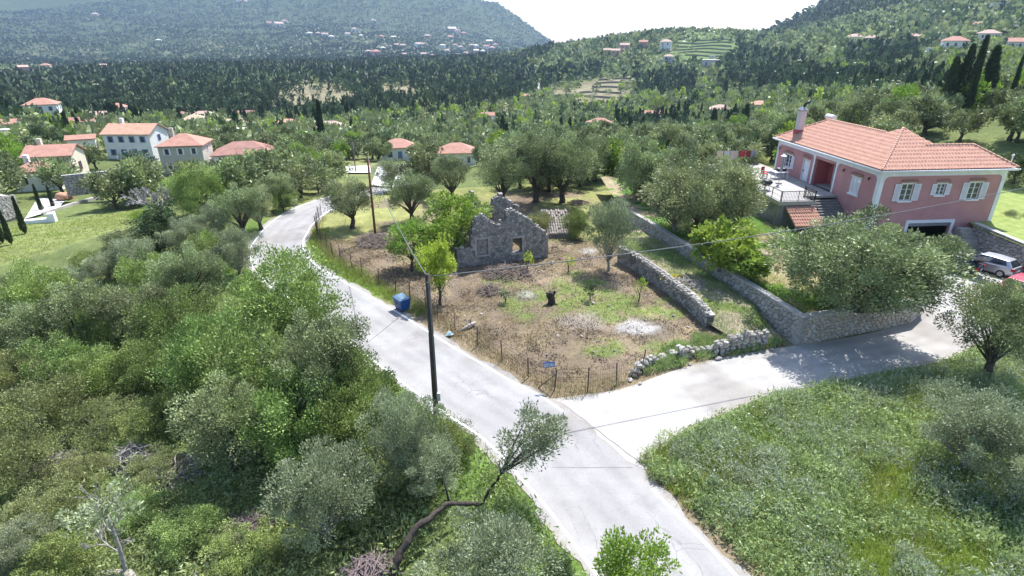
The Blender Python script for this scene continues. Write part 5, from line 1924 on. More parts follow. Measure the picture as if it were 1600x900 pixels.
def dry_wall(root, path, hts, size, mat, seed, th=0.5, z0=None):
    rr = random.Random(seed)
    L = catmull(path, 0.05)
    d = np.concatenate([[0], np.cumsum(np.linalg.norm(np.diff(L, axis=0), axis=1))])
    tot = d[-1]
    n_ = normals2(L)
    z = 0.0
    while z < max(hts):
        s = rr.uniform(0, size * .5)
        while s < tot:
            w_ = size * rr.uniform(.7, 1.5)
            h = np.interp(s / tot, np.linspace(0, 1, len(hts)), hts) * rr.uniform(.9, 1.1)
            if z + size * .3 < h:
                i = int(np.searchsorted(d, min(s, tot - .01)))
                for side in (-1, 1):
                    p = L[i] + n_[i] * side * th * .25
                    zz = (sz(p[0], p[1]) if z0 is None else z0)
                    rock(root, (p[0], p[1], zz + z + size * .3), (w_ * 1.1, th * .75, size * rr.uniform(.75, 1.0)), mat, rr).rotation_euler = (rr.uniform(-.15, .15), rr.uniform(-.15, .15), math.atan2(-n_[i][0], n_[i][1]) + rr.uniform(-.25, .25) + math.pi * 0)
            s += w_ * .95
        z += size * .62


lw = thing("dry_stone_wall", "broken dry stone wall beside the lane, taller towards the garden corner", "stone wall")
dry_wall(lw, [G(988, 588), G(1030, 566), G(1055, 557)], [0.5, 0.75, 0.45, 0.4], 0.40, M_st_grey, 3)
dry_wall(lw, [G(1058, 563), G(1090, 554), G(1115, 552)], [0.95, 0.6, 0.5], 0.42, M_st_grey, 4)
dry_wall(lw, [G(1112, 556), G(1150, 549), G(1196, 542)], [0.75, 1.25, 1.3, 1.15], 0.40, M_st_grey, 5)
rr = random.Random(9)
for px, py, s in [(985, 596, .35), (1000, 601, .3), (1122, 562, .5), (1078, 571, .3), (1050, 574, .28), (1205, 548, .4)]:
    x, y = G(px, py)
    rock(lw, (x, y, sz(x, y) + s * .25), (s * 1.3, s, s * .7), M_st_grey, rr)
iw = thing("inner_stone_wall", "rough dry stone wall stepping down across the ruin plot", "stone wall")
for i, (a, b) in enumerate(zip(IW[:-1], IW[1:])):
    retaining(iw, a, b, -0.2, 1.15, .34, .22, 60 + i, False, M_st_ruin, th=.5, z1b=1.15 if i < 3 else .9)
dry_wall(iw, IW, [0.35, 0.25, 0.4, 0.3, 0.35], 0.28, M_st_grey, 12, .55, 1.12)

# ------------------------------------------------------------------ the ruin
def ruin_wall(root, p0, p1, prof, z0, th, holes, seed, mat, both=True, pw=.30, ph=.20):
    """broken wall; prof = [(a, height)], holes (a0,a1,b0,b1)"""
    L, ax, nr_ = frame2(p0, p1)
    rr = random.Random(seed)
    fa = [p[0] for p in prof]; fh = [p[1] for p in prof]
    core = MB()
    n = int(L / .25) + 1
    edges = sorted({*[L * i / n for i in range(n + 1)], *[h[0] for h in holes], *[h[1] for h in holes]})
    top = lambda a: float(np.interp(a, fa, fh)) + .07 * math.sin(a * 11 + seed) + .05 * math.sin(a * 23)
    q = lambda a, d: (p0[0] + ax[0] * a + nr_[0] * d, p0[1] + ax[1] * a + nr_[1] * d)
    for a0, a1 in zip(edges[:-1], edges[1:]):
        am = (a0 + a1) / 2
        H = max(.15, top(am) - .05)
        segs = [(-.3, H)]
        for h in holes:
            if h[0] <= am <= h[1]:
                segs = [(-.3, h[2]), (h[3], H)]
        for s0, s1 in segs:
            if s1 > s0 + .02:
                core.prism([q(a0, 0), q(a0, -th), q(a1, -th), q(a1, 0)], z0 + s0, z0 + s1)
    core.build("core", M_mortar2, root)
    sm = MB()
    Hm = max(fh) + .3
    for side in ((0, 1) if both else (0,)):
        org = p0 if side == 0 else (p1[0] - nr_[0] * th, p1[1] - nr_[1] * th)
        axs = ax if side == 0 else (-ax[0], -ax[1]); ns = nr_ if side == 0 else (-nr_[0], -nr_[1])
        for poly in cells(L, Hm, pw, ph, seed + side, .012, .45):
            ca = sum(p[0] for p in poly) / len(poly); cz = sum(p[1] for p in poly) / len(poly)
            a = ca if side == 0 else L - ca
            if cz > top(a) or any(h[0] - .05 < a < h[1] + .05 and h[2] - .05 < cz < h[3] + .05 for h in holes):
                continue
            stone_prism(sm, poly, org, axs, ns, -.01, rr.uniform(.02, .08), z0, rr)
    for i in range(int(L / .28)):          # loose stones on the broken top
        a = (i + rr.random()) * .28
        s = rr.uniform(.14, .3)
        c = Vector((*q(min(a, L), -th * rr.uniform(.2, .8)), z0 + top(min(a, L)) - .02))
        if any(h[0] < a < h[1] and h[3] > top(a) for h in holes):
            continue
        sm.box(-s * .7, s * .7, -s * .5, s * .5, -s * .35, s * .35, Matrix.Translation(c) @ Matrix.Rotation(rr.uniform(0, 3), 4, 'Z') @ Matrix.Rotation(rr.uniform(-.4, .4), 4, 'X'))
    o = sm.build("stone_facing", mat, root); tag(o, kind="stuff")
    return L, ax, nr_, q


ru = thing("ruined_house", "roofless ruined stone house with broken gable and two window openings", "ruin")
p0 = G(715, 419); p1 = G(856, 401)
PR = [(0, 1.7), (1.2, 1.5), (1.3, 3.0), (1.6, 4.3), (2.4, 4.4), (3.1, 3.55), (4.0, 3.5), (4.25, 4.6), (4.75, 4.6), (5.6, 4.05), (6.5, 3.4), (7.4, 2.6), (8.2, 1.9)]
Lr = math.hypot(p1[0] - p0[0], p1[1] - p0[1])
PR = [(a * Lr / 8.0, h) for a, h in PR]
H1 = (1.75, 2.75, 0.95, 2.35); H2 = (4.95, 5.85, 0.75, 2.1)
L_, ax_, nr_, q_ = ruin_wall(ru, p0, p1, PR, 0.0, .6, [H1, H2], 21, M_st_ruin, pw=.36, ph=.23)
for h, blocked in ((H1, True), (H2, False)):
    fr = MB()
    def fb(a0, a1, b0, b1, d0=-.25, d1=.085):
        c = [q_(a0, d1), q_(a0, d0), q_(a1, d0), q_(a1, d1)]
        fr.prism(c, b0, b1)
    fb(h[0] - .2, h[0], h[2], h[3]); fb(h[1], h[1] + .2, h[2], h[3]); fb(h[0] - .28, h[1] + .28, h[3] + .001, h[3] + .22); fb(h[0] - .15, h[1] + .15, h[2] - .16, h[2] - .001, -.3, .11)
    fb(h[0] - .36, h[0] - .2, h[2] + .5, h[2] + 1.0, -.2, .07); fb(h[1] + .2, h[1] + .36, h[2] + .5, h[2] + 1.0, -.2, .07)
    wf = fr.build("window_surround", M_dress, ru)
    if blocked:
        st = MB()
        st.prism([q_(h[0] + .001, -.12), q_(h[0] + .001, -.4), q_(h[1] - .001, -.4), q_(h[1] - .001, -.12)], h[2], h[3])
        for poly in cells(h[1] - h[0], h[3] - h[2], .22, .15, 77, .01):
            stone_prism(st, poly, q_(h[0], -.12), ax_, nr_, -.01, .04, h[2], R_)
        o = st.build("stone_infill", M_st_ruin, wf); tag(o, kind="stuff")
inn = (-nr_[0], -nr_[1])
def back(a, d):
    return (p0[0] + ax_[0] * a + inn[0] * d, p0[1] + ax_[1] * a + inn[1] * d)
ruin_wall(ru, back(1.4, 6.6), back(1.35, .62), [(0, 3.0), (1.5, 2.2), (3, 1.5), (6, 1.9)], 0, .55, [], 23, M_st_ruin)
ruin_wall(ru, back(8.0, .62), back(7.9, 6.6), [(0, 1.6), (2, 1.0), (4, 1.3), (6, 2.2)], 0, .55, [], 25, M_st_ruin)
ruin_wall(ru, back(1.5, 6.4), back(8.0, 6.4), [(0, 1.8), (.5, 2.0), (.9, 3.4), (1.8, 3.6), (2.4, 3.0), (3.2, 2.9), (3.6, 3.0), (3.9, 4.0), (4.6, 4.3), (5.5, 3.6), (6.5, 2.8)], 0, .6, [], 27, M_st_ruin)
# remains of the inner cross wall, with grass
ruin_wall(ru, back(2.4, 3.2), back(5.2, 3.4), [(0, 1.4), (1.2, 2.2), (2.8, 2.6)], 0, .55, [], 29, M_st_ruin)
# outer fragment on the other side of the almond trees
rf = thing("ruin_fragment", "jagged remnant of ruin wall among the almond trees", "ruin")
a = hit(728, 345); b = hit(752, 338)
ruin_wall(rf, (a.x, a.y), (b.x, b.y), [(0, 1.0), (.6, 2.4), (1.2, 2.9), (2.0, 1.6)], 0, .6, [], 33, M_st_ruin)
# shed with grey tiled roof beside the ruin
sx, sy = G(872, 372)
sh = thing("stone_shed", "low stone shed with weathered grey tile roof behind the ruin", "shed", (sx, sy, -.4), math.radians(4))
sh.scale = (.84, .8, .8)
mb = MB()
M_tgrey = pmat("tile_weathered", (0.36, 0.32, 0.28), (0.22, 0.195, 0.18), 3, 0.9, 0.4, 20, dirt=((0.08, 0.075, 0.07), 2.2, 0.57))
rr = random.Random(3)
for i in range(11):
    for j in range(9):
        if (j > 5 and rr.random() < .45) or rr.random() < .08:
            continue
        x = -1.5 + i * .29; t_ = j * .48
        mb.tube([(x + rr.uniform(-.02, .02), t_, 1.05 + t_ * .42), (x, t_ + .54, 1.05 + (t_ + .54) * .42 - .03)], [.13, .11], 6)
o = mb.build("roof_tiles", M_tgrey, sh); tag(o, kind="stuff")
MB().add([(-1.7, -.05, .98), (1.6, -.05, .98), (1.6, 4.4, 2.8), (-1.7, 4.4, 2.8), (-1.7, -.05, .9), (1.6, -.05, .9), (1.6, 4.4, 2.7), (-1.7, 4.4, 2.7)], [(0, 1, 2, 3), (7, 6, 5, 4), (0, 4, 5, 1), (1, 5, 6, 2), (2, 6, 7, 3), (3, 7, 4, 0)]).build("roof_board", M_twig, sh)
for (u0, u1, pr) in [((-1.7, .1), (1.6, .1), [(0, .85), (3.3, .9)]), ((1.6, .1), (1.6, 4.4), [(0, .9), (4.3, 2.5)]), ((-1.7, 4.4), (-1.7, .1), [(0, 2.5), (4.3, .85)])]:
    c_, s_ = 1.0, 0.0
    ruin_wall(sh, u0, u1, pr, 0, .4, [], 41 + int(u0[0] * 3), M_st_ruin, both=False)
MB().box(1.75, 2.9, 2.6, 3.0, 0, 2.3).build("brick_pier", pmat("old_brick", (0.36, 0.17, 0.11), (0.28, 0.14, 0.10), 5, 0.9, 0.4), sh)
# little shrine-like chest behind the wall
x, y = hit(1002, 312, 0, 1.6)[:2]
t = thing("brick_oven", "small brick oven with pale sloping top behind the far wall", "oven", (x, y, 1.5), .1)
MB().box(-.7, .7, -.6, .6, 0, 1.1).build("body", MATS["old_brick"], t)
MB().add([(-.8, -.7, 1.1), (.8, -.7, 1.1), (.8, .7, 1.1), (-.8, .7, 1.1), (-.8, 0, 1.5), (.8, 0, 1.5)], [(0, 1, 5, 4), (1, 2, 5), (2, 3, 4, 5), (3, 0, 4), (3, 2, 1, 0)]).build("roof", pmat("oven_roof", (0.56, 0.46, 0.42), (0.5, 0.4, 0.36), 3, 0.9), t)
# rubble heap in the garden
t = thing("rubble_heap", "heap of reddish brown rubble stones in the raised garden", "rubble")
rr = random.Random(15)
M_rub = stonemat("stone_rubble", [(0.36, 0.20, 0.13), (0.42, 0.33, 0.26), (0.26, 0.15, 0.10), (0.5, 0.45, 0.4)])
for k in range(46):
    px, py = rr.gauss(1208, 12), rr.gauss(400, 16)
    x, y = G(px, py, 2.0); s = rr.uniform(.2, .6)
    rock(t, (x, y, 1.95 + s * .2 + rr.random() * .25), (s, s * .8, s * .6), M_rub, rr)
# stones scattered on the plot
rr = random.Random(19)
STG = "loose stones lying on the ruin plot"
for k in range(70):
    if k < 30:
        px, py = rr.uniform(760, 880), rr.uniform(398, 432)
    else:
        px, py = rr.uniform(700, 1090), rr.uniform(385, 560)
    x, y = G(px, py); s = rr.uniform(.14, .34)
    if not inside(np.array([x]), np.array([y]), FIELD)[0]:
        continue
    o = rock(None, (x, y, sz(x, y) + s * .15), (s * 1.2, s, s * .65), M_st_grey, rr)
    o.name = "loose_stone"; tag(o, "loose grey stone lying on the bare earth of the ruin plot", "stone", STG)
# ------------------------------------------------------------------ cars
M_tyre = pmat("tyre_rubber", (0.02, 0.02, 0.021), (0.03, 0.03, 0.03), 8, 0.8)
M_rim = pmat("wheel_rim", (0.45, 0.45, 0.46), (0.35, 0.35, 0.36), 5, 0.35, metal=0.7)
M_cglass = pmat("car_glass", (0.02, 0.024, 0.03), (0.03, 0.034, 0.04), 2, 0.06, spec=0.7)
M_tail = pmat("tail_light", (0.42, 0.015, 0.02), (0.30, 0.01, 0.015), 8, 0.25)
M_plate = pmat("number_plate", (0.72, 0.72, 0.70), (0.66, 0.66, 0.64), 8, 0.5)


def carpaint(name, col, metal=0.5):
    m = pmat(name, col, tuple(c * .92 for c in col), 1.5, 0.28, metal=metal, spec=0.5)
    return m


def car(name, label, loc, rz, paint, L=4.3, W=1.74, hatch_open=False):
    t = thing(name, label, "car", loc, rz)
    h = L / 2
    # stations from tail (-x) to nose (+x): x, half width, z low, z belt
    S = [(-h, .66, .45, .80), (-h + .06, .76, .34, .93), (-h + .35, .83, .26, .97), (-h + .8, W / 2, .22, .95), (-.6, W / 2, .2, .92), (.3, W / 2, .2, .90), (.95, W / 2, .2, .88), (h - .95, W / 2 - .01, .22, .82), (h - .45, .82, .26, .73), (h - .12, .70, .33, .62), (h, .58, .42, .54)]
    vs = []; fs = []
    ring = 10
    for x, w, zl, zb in S:
        zm = (zl + zb) / 2
        vs += [(x, -w * .88, zl), (x, -w, zl + .12), (x, -w * 1.0, zm), (x, -w * .97, zb - .05), (x, -w * .90, zb), (x, w * .90, zb), (x, w * .97, zb - .05), (x, w, zm), (x, w, zl + .12), (x, w * .88, zl)]
    for i in range(len(S) - 1):
        for k in range(ring):
            k2 = (k + 1) % ring
            fs.append((i * ring + k, i * ring + k2, (i + 1) * ring + k2, (i + 1) * ring + k))
    fs.append(tuple(range(ring - 1, -1, -1))); fs.append(tuple((len(S) - 1) * ring + k for k in range(ring)))
    b = MB().add(vs, fs).build("body", paint, t, True)
    em = b.modifiers.new("edges", 'EDGE_SPLIT'); em.split_angle = math.radians(40)
    # cabin: roof and pillars in paint, glass set a little proud
    xr0, xr1, xb0, xb1 = -h + .55, .35, -h + .14, 1.1      # roof rear/front, base rear/front
    zr, zbl = 1.43, .91
    wr, wb = .58, .80
    cab = [(xb0, -wb, zbl), (xb0, wb, zbl), (xb1, wb, zbl - .03), (xb1, -wb, zbl - .03), (xr0, -wr, zr - .04), (xr0, wr, zr - .04), (-.5, -wr - .01, zr + .02), (-.5, wr + .01, zr + .02), (xr1, wr, zr - .03), (xr1, -wr, zr - .03)]
    cf = [(4, 6, 7, 5), (6, 9, 8, 7), (0, 3, 9, 6, 4), (1, 5, 7, 8, 2), (2, 8, 9, 3)]
    if not hatch_open:
        cf.append((0, 4, 5, 1))
    cb = MB().add(cab, cf).build("cabin", paint, t)
    bv = cb.modifiers.new("round", 'BEVEL'); bv.width = .05; bv.segments = 2
    def pane(nm, p, q_, r, s, off):
        """quad pane shrunk a little and lifted off the cabin"""
        P = [Vector(v) for v in (p, q_, r, s)]
        c = sum(P, Vector()) / 4
        n = (P[1] - P[0]).cross(P[3] - P[0]).normalized()
        if n.dot(Vector(off)) < 0:
            n = -n
        A = [c + (v - c) * .86 + n * .012 for v in P]
        B = [v - n * .02 for v in A]
        MB().add([*A, *B], [(0, 1, 2, 3), (7, 6, 5, 4), (0, 4, 5, 1), (1, 5, 6, 2), (2, 6, 7, 3), (3, 7, 4, 0)]).build(nm, M_cglass, t)
    pane("windscreen", cab[2], cab[3], cab[9], cab[8], (1, 0, .5))
    if not hatch_open:
        pane("rear_window", cab[0], cab[1], cab[5], cab[4], (-1, 0, .5))
    for sgn in (-1, 1):
        lo = lambda x: (x, sgn * (wb - .0), zbl + .0)
        f = lambda x, u: (x, sgn * (wb + (wr - wb) * u), zbl + (zr - zbl) * u)
        pane("side_window", f(-.25, .1), f(.98, .08), f(.34, .96), f(-.25, .98), (0, sgn, .2))
        pane("side_window", f(-h + .45, .15), f(-.3, .1), f(-.3, .98), f(-h + .68, .9), (0, sgn, .2))
        # wheels
        for wx in (-h + .78, h - .82):
            y0 = sgn * (W / 2 - .19); y1 = sgn * (W / 2 + .012)
            wh = MB().tube([(wx, y0, .31), (wx, y1, .31)], .315, 18).build("wheel", M_tyre, t)
            MB().tube([(wx, y1 - sgn * .01, .31), (wx, y1 + sgn * .012, .31)], [.21, .19], 12).build("rim", M_rim, wh)
            for k in range(5):
                a = k * 1.2566
                MB().bar((wx, y1 + sgn * .018, .31), (wx + .19 * math.cos(a), y1 + sgn * .016, .31 + .19 * math.sin(a)), .045, .02).build("spoke", M_rim, wh)
        MB().box(-h - .02, -h + .2, sgn * .70 - .13, sgn * .70 + .13, .70, .90).build("tail_light", M_tail, t)
        MB().box(h - .2, h - .03, sgn * .55 - .16, sgn * .55 + .16, .56, .68).build("headlight", M_plate, t)
        MB().box(.82, .95, sgn * (W / 2 - .02) - .1, sgn * (W / 2 - .02) + .1, .93, 1.05).build("mirror", paint, t)
        MB().box(-.45, -.30, sgn * W / 2 * 1.0 - .012, sgn * W / 2 + .012, .76, .79).build("door_handle", paint, t)
    MB().box(-h - .03, -h + .12, -.74, .74, .36, .52).build("bumper", paint, t)
    MB().box(-h - .045, -h - .005, -.26, .26, .58, .69).build("number_plate", M_plate, t)
    if hatch_open:
        M = Matrix.Translation((xr0, 0, zr)) @ Matrix.Rotation(math.radians(8), 4, 'Y')
        hg = MB().box(-1.0, 0, -.68, .68, -.03, .05, M).build("tailgate", paint, t)
        MB().box(-.62, -.08, -.56, .56, .051, .06, M).build("rear_window", M_cglass, hg)
        MB().box(-h + .16, -h + .9, -.62, .62, .86, .99).build("boot_lining", M_black, t)
    return t


M_silver_paint = carpaint("paint_silver", (0.50, 0.515, 0.55), 0.55)
M_dark_paint = carpaint("paint_dark", (0.025, 0.028, 0.04), 0.4)
M_red_paint = carpaint("paint_red", (0.45, 0.045, 0.06), 0.2)
def pave(x, y):
    return gz(x, y) + .03
def carpos(px, py):
    p = hit(px, py, .75)
    return (p.x, p.y, pave(p.x, p.y))
car("silver_car", "silver hatchback parked along the stone wall by the pink house", carpos(1543, 409), math.radians(118), M_silver_paint)
car("dark_car", "dark car with its boot lid open, half hidden by the big olive", carpos(1484, 408), math.radians(128), M_dark_paint, hatch_open=True)
car("red_car", "red car with rear turned to the lane, cut by the photo's edge", carpos(1602, 444), math.radians(28), M_red_paint)
# ------------------------------------------------------------------ village and distant houses
VIEWS = []
WALLC = dict(white=(0.78, 0.765, 0.73), cream=(0.66, 0.60, 0.48), stone=(0.52, 0.48, 0.42), grey=(0.52, 0.51, 0.52), ochre=(0.52, 0.40, 0.26), pink=(0.52, 0.33, 0.29))
ROOFC = dict(red=(0.44, 0.24, 0.185), pale=(0.50, 0.36, 0.30), tan=(0.50, 0.40, 0.28), orange=(0.52, 0.31, 0.22), dark=(0.36, 0.20, 0.165), white=(0.62, 0.58, 0.52))
M_blue = pmat("shutter_blue", (0.16, 0.22, 0.42), (0.13, 0.18, 0.36), 4, 0.6)
M_wood = pmat("shutter_brown", (0.16, 0.07, 0.04), (0.12, 0.055, 0.035), 4, 0.7)
M_dkglass = pmat("far_window", (0.05, 0.055, 0.065), (0.08, 0.085, 0.10), 3, 0.2)


def roof_mesh(w, d, z, rise, ov_, kind, th=.14):
    x0, x1, y0, y1 = -w / 2 - ov_, w / 2 + ov_, -d / 2 - ov_, d / 2 + ov_
    mb = MB()
    if kind == "hip":
        k = min(x1 - x0, y1 - y0) / 2
        if w >= d:
            a, b = (x0 + k * .95, 0), (x1 - k * .95, 0)
        else:
            a, b = (0, y0 + k * .95), (0, y1 - k * .95)
        e = [(x0, y0, z), (x1, y0, z), (x1, y1, z), (x0, y1, z)]
        top = [(*a, z + rise), (*b, z + rise)]
        if w >= d:
            f = [(0, 1, 5, 4), (1, 2, 5), (2, 3, 4, 5), (3, 0, 4)]
        else:
            f = [(0, 1, 4), (1, 2, 5, 4), (2, 3, 5), (3, 0, 4, 5)]
        low = [(p[0], p[1], p[2] - th) for p in e]
        mb.add(e + top + low, f + [(0, 6, 7, 1), (1, 7, 8, 2), (2, 8, 9, 3), (3, 9, 6, 0), (9, 8, 7, 6)])
    elif kind == "gable":
        v_ = [(x0, y0, z), (x1, y0, z), (x1, y1, z), (x0, y1, z), (x0, 0, z + rise), (x1, 0, z + rise)]
        lo = [(p[0], p[1], p[2] - th) for p in v_]
        mb.add(v_ + lo, [(0, 1, 5, 4), (2, 3, 4, 5), (7, 6, 10, 11), (9, 8, 11, 10), (0, 6, 7, 1), (2, 8, 9, 3), (1, 7, 11, 5), (5, 11, 8, 2), (4, 10, 6, 0), (3, 9, 10, 4)])
    else:
        mb.box(x0, x1, y0, y1, z - th, z + .15)
    return mb


def tilemat(key):
    return pmat("far_roof_" + key, ROOFC[key], tuple(c * .78 for c in ROOFC[key]), 1.1, 0.85, 0.3, 5, 0.15)


def vhouse(label, px, py, wpx, wall="white", roof="red", kind="hip", storeys=1, ar=.75, rot=0.0, win=3, shut=None, chim=0, rise=None, near=True, hwall=None, Y=None, name="village_house", group=None, clear=True, view=9):
    p = hit(px, py) if Y is None else Vector(PY(px, py, Y))
    if p is None:
        return None
    if Y is not None:
        p.z = gz(p.x, p.y)
    dist = math.hypot(p.x, p.y)
    w = wpx * depth_of(*p) / FPX
    d = w * ar
    face = math.atan2(p.x, p.y)                    # turn the front to the camera, then by rot
    t = thing(name, label, "house", p, -face * 1.0 + math.radians(rot), group)
    H = hwall or 2.9 * storeys
    # the front wall stands at y=0 of the local frame, the body behind it
    off = d / 2
    wm = pmat("wall_" + wall, WALLC[wall], tuple(c * .88 for c in WALLC[wall]), .8, 0.9, 0.2, 8, 0.1)
    wallb = MB().box(-w / 2, w / 2, off - d / 2, off + d / 2, -2.5, H)
    rise = rise if rise is not None else min(w, d) * .26
    if kind == "gable":
        for sx in (-1, 1):
            x0, x1 = (-w / 2, -w / 2 + .25) if sx < 0 else (w / 2 - .25, w / 2)
            v_ = [(x, y, z) for x in (x0, x1) for y, z in ((off - d / 2, H + .001), (off + d / 2, H + .001), (off, H + rise - .16))]
            wallb.add(v_, [(0, 1, 2), (5, 4, 3), (0, 3, 4, 1), (1, 4, 5, 2), (2, 5, 3, 0)])
    wallb.build("wall", wm, t)
    r = roof_mesh(w, d, H + .02, rise, .35 if near else w * .04, kind)
    for i, v in enumerate(r.v):
        r.v[i] = (v[0], v[1] + off, v[2])
    ro = r.build("roof", tilemat(roof), t)
    for k in range(chim):
        cx_ = (-.28 + .5 * k) * w
        MB().box(cx_ - .3, cx_ + .3, off + d * .1 - .3, off + d * .1 + .3, H, H + rise + .9).build("chimney", wm, ro)
    if near:
        sm = shut or M_white
        for s_ in range(storeys):
            for k in range(win):
                x = (-.5 + (k + .5) / win) * w * .92
                ww, wh = .55, min(1.3, H / storeys - 1.3)
                zz = s_ * H / storeys + .9
                if s_ == 0 and k == win // 2 and win > 1:
                    MB().box(x - .5, x + .5, -.05, -.002, 0, 2.15).build("door", sm, t)
                    continue
                wo2 = MB().box(x - ww, x + ww, -.06, -.002, zz, zz + wh).build("window", sm, t)
                MB().box(x - ww * .55, x + ww * .55, -.075, -.061, zz + .08, zz + wh - .08).build("pane", M_dkglass, wo2)
            nside = max(1, int(d / 3.5))
            for sgn in (-1, 1):
                for k in range(nside):
                    y = (k + .5) / nside * d
                    zz = s_ * H / storeys + .9
                    x0, x1 = (w / 2 + .002, w / 2 + .06) if sgn > 0 else (-w / 2 - .06, -w / 2 - .002)
                    wo2 = MB().box(x0, x1, y - .5, y + .5, zz, zz + min(1.3, H / storeys - 1.3)).build("window", sm, t)
                    x0, x1 = (x1 + .001, x1 + .012) if sgn > 0 else (x0 - .012, x0 - .001)
                    MB().box(x0, x1, y - .28, y + .28, zz + .08, zz + min(1.3, H / storeys - 1.3) - .08).build("pane", M_dkglass, wo2)
    else:
        n = max(2, win)
        for s_ in range(storeys):
            for k in range(n):
                x = (-.5 + (k + .5) / n) * w * .9
                MB().box(x - w * .045, x + w * .045, -.10, -.002, H * (s_ + .35) / storeys, H * (s_ + .75) / storeys).build("window", M_dkglass, t)
    if clear:
        c = Vector((p.x, p.y, 0)) + Vector((math.sin(face), math.cos(face), 0)) * off
        KEEP.append((c.x, c.y, max(w, d) * .62 + 1))
        VIEWS.append((c.x, c.y, w * .6, view if near else 40))
    return t


# nearer village, beyond the lawn
vhouse("long white house with red gable roof and blue shutters above the village trees", 206, 250, 72, "white", "orange", "gable", 2, .7, -34, 4, M_blue, 1, hwall=4.9, view=26)
vhouse("stone-coloured two-storey house with red hip roof and outside stairs", 290, 272, 62, "stone", "red", "hip", 2, .9, -18, 3, M_white, 1, hwall=4.8, view=20)
vhouse("low white house with red hip roof and dark porch near the road", 383, 264, 84, "white", "dark", "hip", 1, .7, -8, 4, M_wood, 0, hwall=2.6, view=26)
vhouse("cream house with broad red gable roof beside the garden wall", 84, 280, 62, "cream", "red", "gable", 1, .85, -24, 3, M_wood, 1, hwall=3.6, view=8)
vhouse("lower white wing with red hip roof next to the cream house", 62, 298, 62, "white", "red", "hip", 1, .7, -28, 2, M_white, 1, hwall=2.8, view=6)
vhouse("white two-storey house with terraces at the village's far side", 70, 192, 42, "white", "red", "hip", 2, .8, -12, 3, M_blue)
vhouse("small white house half hidden by the dark cypress", 184, 188, 28, "white", "red", "hip", 2, .8, -10, 2, M_wood)
vhouse("low house with faded red roof left of the long white house", 130, 206, 34, "grey", "dark", "gable", 1, .7, -12, 2)
vhouse("low house with pale beige roof behind the faded red roof", 152, 193, 28, "cream", "pale", "gable", 1, .7, -8, 2)
vhouse("small outbuilding with red roof in front of the long white house", 132, 240, 36, "white", "red", "gable", 1, .6, -10, 2)
vhouse("red-roofed house at the photo's edge above the olive trees", 6, 212, 36, "white", "red", "gable", 1, .7, -20, 2)
vhouse("low white flat-roofed building at the photo's edge", 10, 224, 30, "white", "white", "flat", 1, .5, -20, 2)
vhouse("house with tan hip roof among trees behind the stone-coloured house", 303, 202, 40, "cream", "tan", "hip", 1, .8, -14, 3, M_wood)
vhouse("house with faded red hip roof behind the tan-roofed one", 318, 192, 38, "white", "pale", "hip", 1, .7, -10, 2)
vhouse("small red-roofed house beside the faded roof at the wood's edge", 283, 188, 18, "white", "dark", "hip", 1, .7, -10, 2)
vhouse("house with tan gable roof above the pale metal shed", 376, 205, 34, "cream", "tan", "gable", 1, .7, -8, 2)
vhouse("pale-roofed shed standing right behind the low white house", 366, 222, 42, "grey", "white", "gable", 1, .6, -6, 2, rise=.8)
vhouse("red-roofed white house at the edge of the cypress forest", 386, 188, 24, "white", "dark", "gable", 1, .8, -10, 2)
vhouse("house with bright orange hip roof left of the tall cypress", 449, 208, 42, "cream", "orange", "hip", 1, .7, -6, 3)
vhouse("house with pale brown hip roof right behind the tall cypress", 516, 212, 44, "cream", "pale", "hip", 1, .7, -5, 3)
vhouse("white house with red hip roof and blue doors beside the concrete yard", 626, 251, 50, "white", "red", "hip", 1, .85, 6, 3, M_blue, 0, hwall=3.0, view=60)
vhouse("house showing only its weathered red hip roof behind the plot's olives", 715, 262, 58, "white", "red", "hip", 1, .8, 2, 3, M_white, view=60)
vhouse("little white house with red roof among valley trees beyond the village", 764, 190, 22, "white", "red", "gable", 1, .7, 5, 2)
vhouse("small house with red roof beside the white track", 821, 158, 16, "white", "red", "hip", 1, .8, 0, 2)
vhouse("house with red gable roof among olives in the middle valley", 938, 206, 40, "cream", "red", "hip", 1, .8, 6, 3)
vhouse("red-roofed house half hidden behind the umbrella pine", 1022, 190, 34, "white", "red", "gable", 1, .7, 4, 2)
vhouse("house with pink roof left of the cypress in the middle valley", 1126, 182, 32, "white", "pale", "hip", 1, .8, 8, 3)
vhouse("house with orange-red hip roof behind the pink house's terrace", 1187, 175, 26, "cream", "orange", "hip", 1, .8, 10, 2)
# hill with terraces
HG = "houses on the terraced hill"
for px, py, w, wl2, rf, kd, st, lab in [(948, 90, 12, "ochre", "pale", "gable", 2, "lowest ochre house of the row on the terraced hill"), (961, 92, 13, "ochre", "pale", "gable", 2, "ochre house adjoining the lowest one on the terraced hill"), (975, 84, 14, "pink", "pale", "gable", 2, "rose-coloured house in the middle of the hill row"), (1004, 78, 13, "pink", "red", "gable", 2, "square rose-coloured house highest in the hill row"), (1038, 82, 17, "white", "pale", "hip", 2, "white two-storey house at the end of the hill row"), (1042, 105, 15, "grey", "pale", "hip", 2, "bluish grey house below the white one on the terraced hill"),
                                      (1056, 46, 15, "white", "white", "flat", 2, "white building on the very crest of the terraced hill"), (1090, 43, 15, "ochre", "dark", "gable", 1, "brown-roofed house on the crest of the terraced hill"), (1112, 91, 8, "white", "white", "flat", 1, "tiny white hut on the green terraces"), (1108, 108, 24, "grey", "white", "flat", 1, "low pale building at the foot of the green terraces")]:
    vhouse(lab, px, py, w, wl2, rf, kd, st, .8, -8, 2, near=False, group=HG, hwall=w * .42 * st * .8)
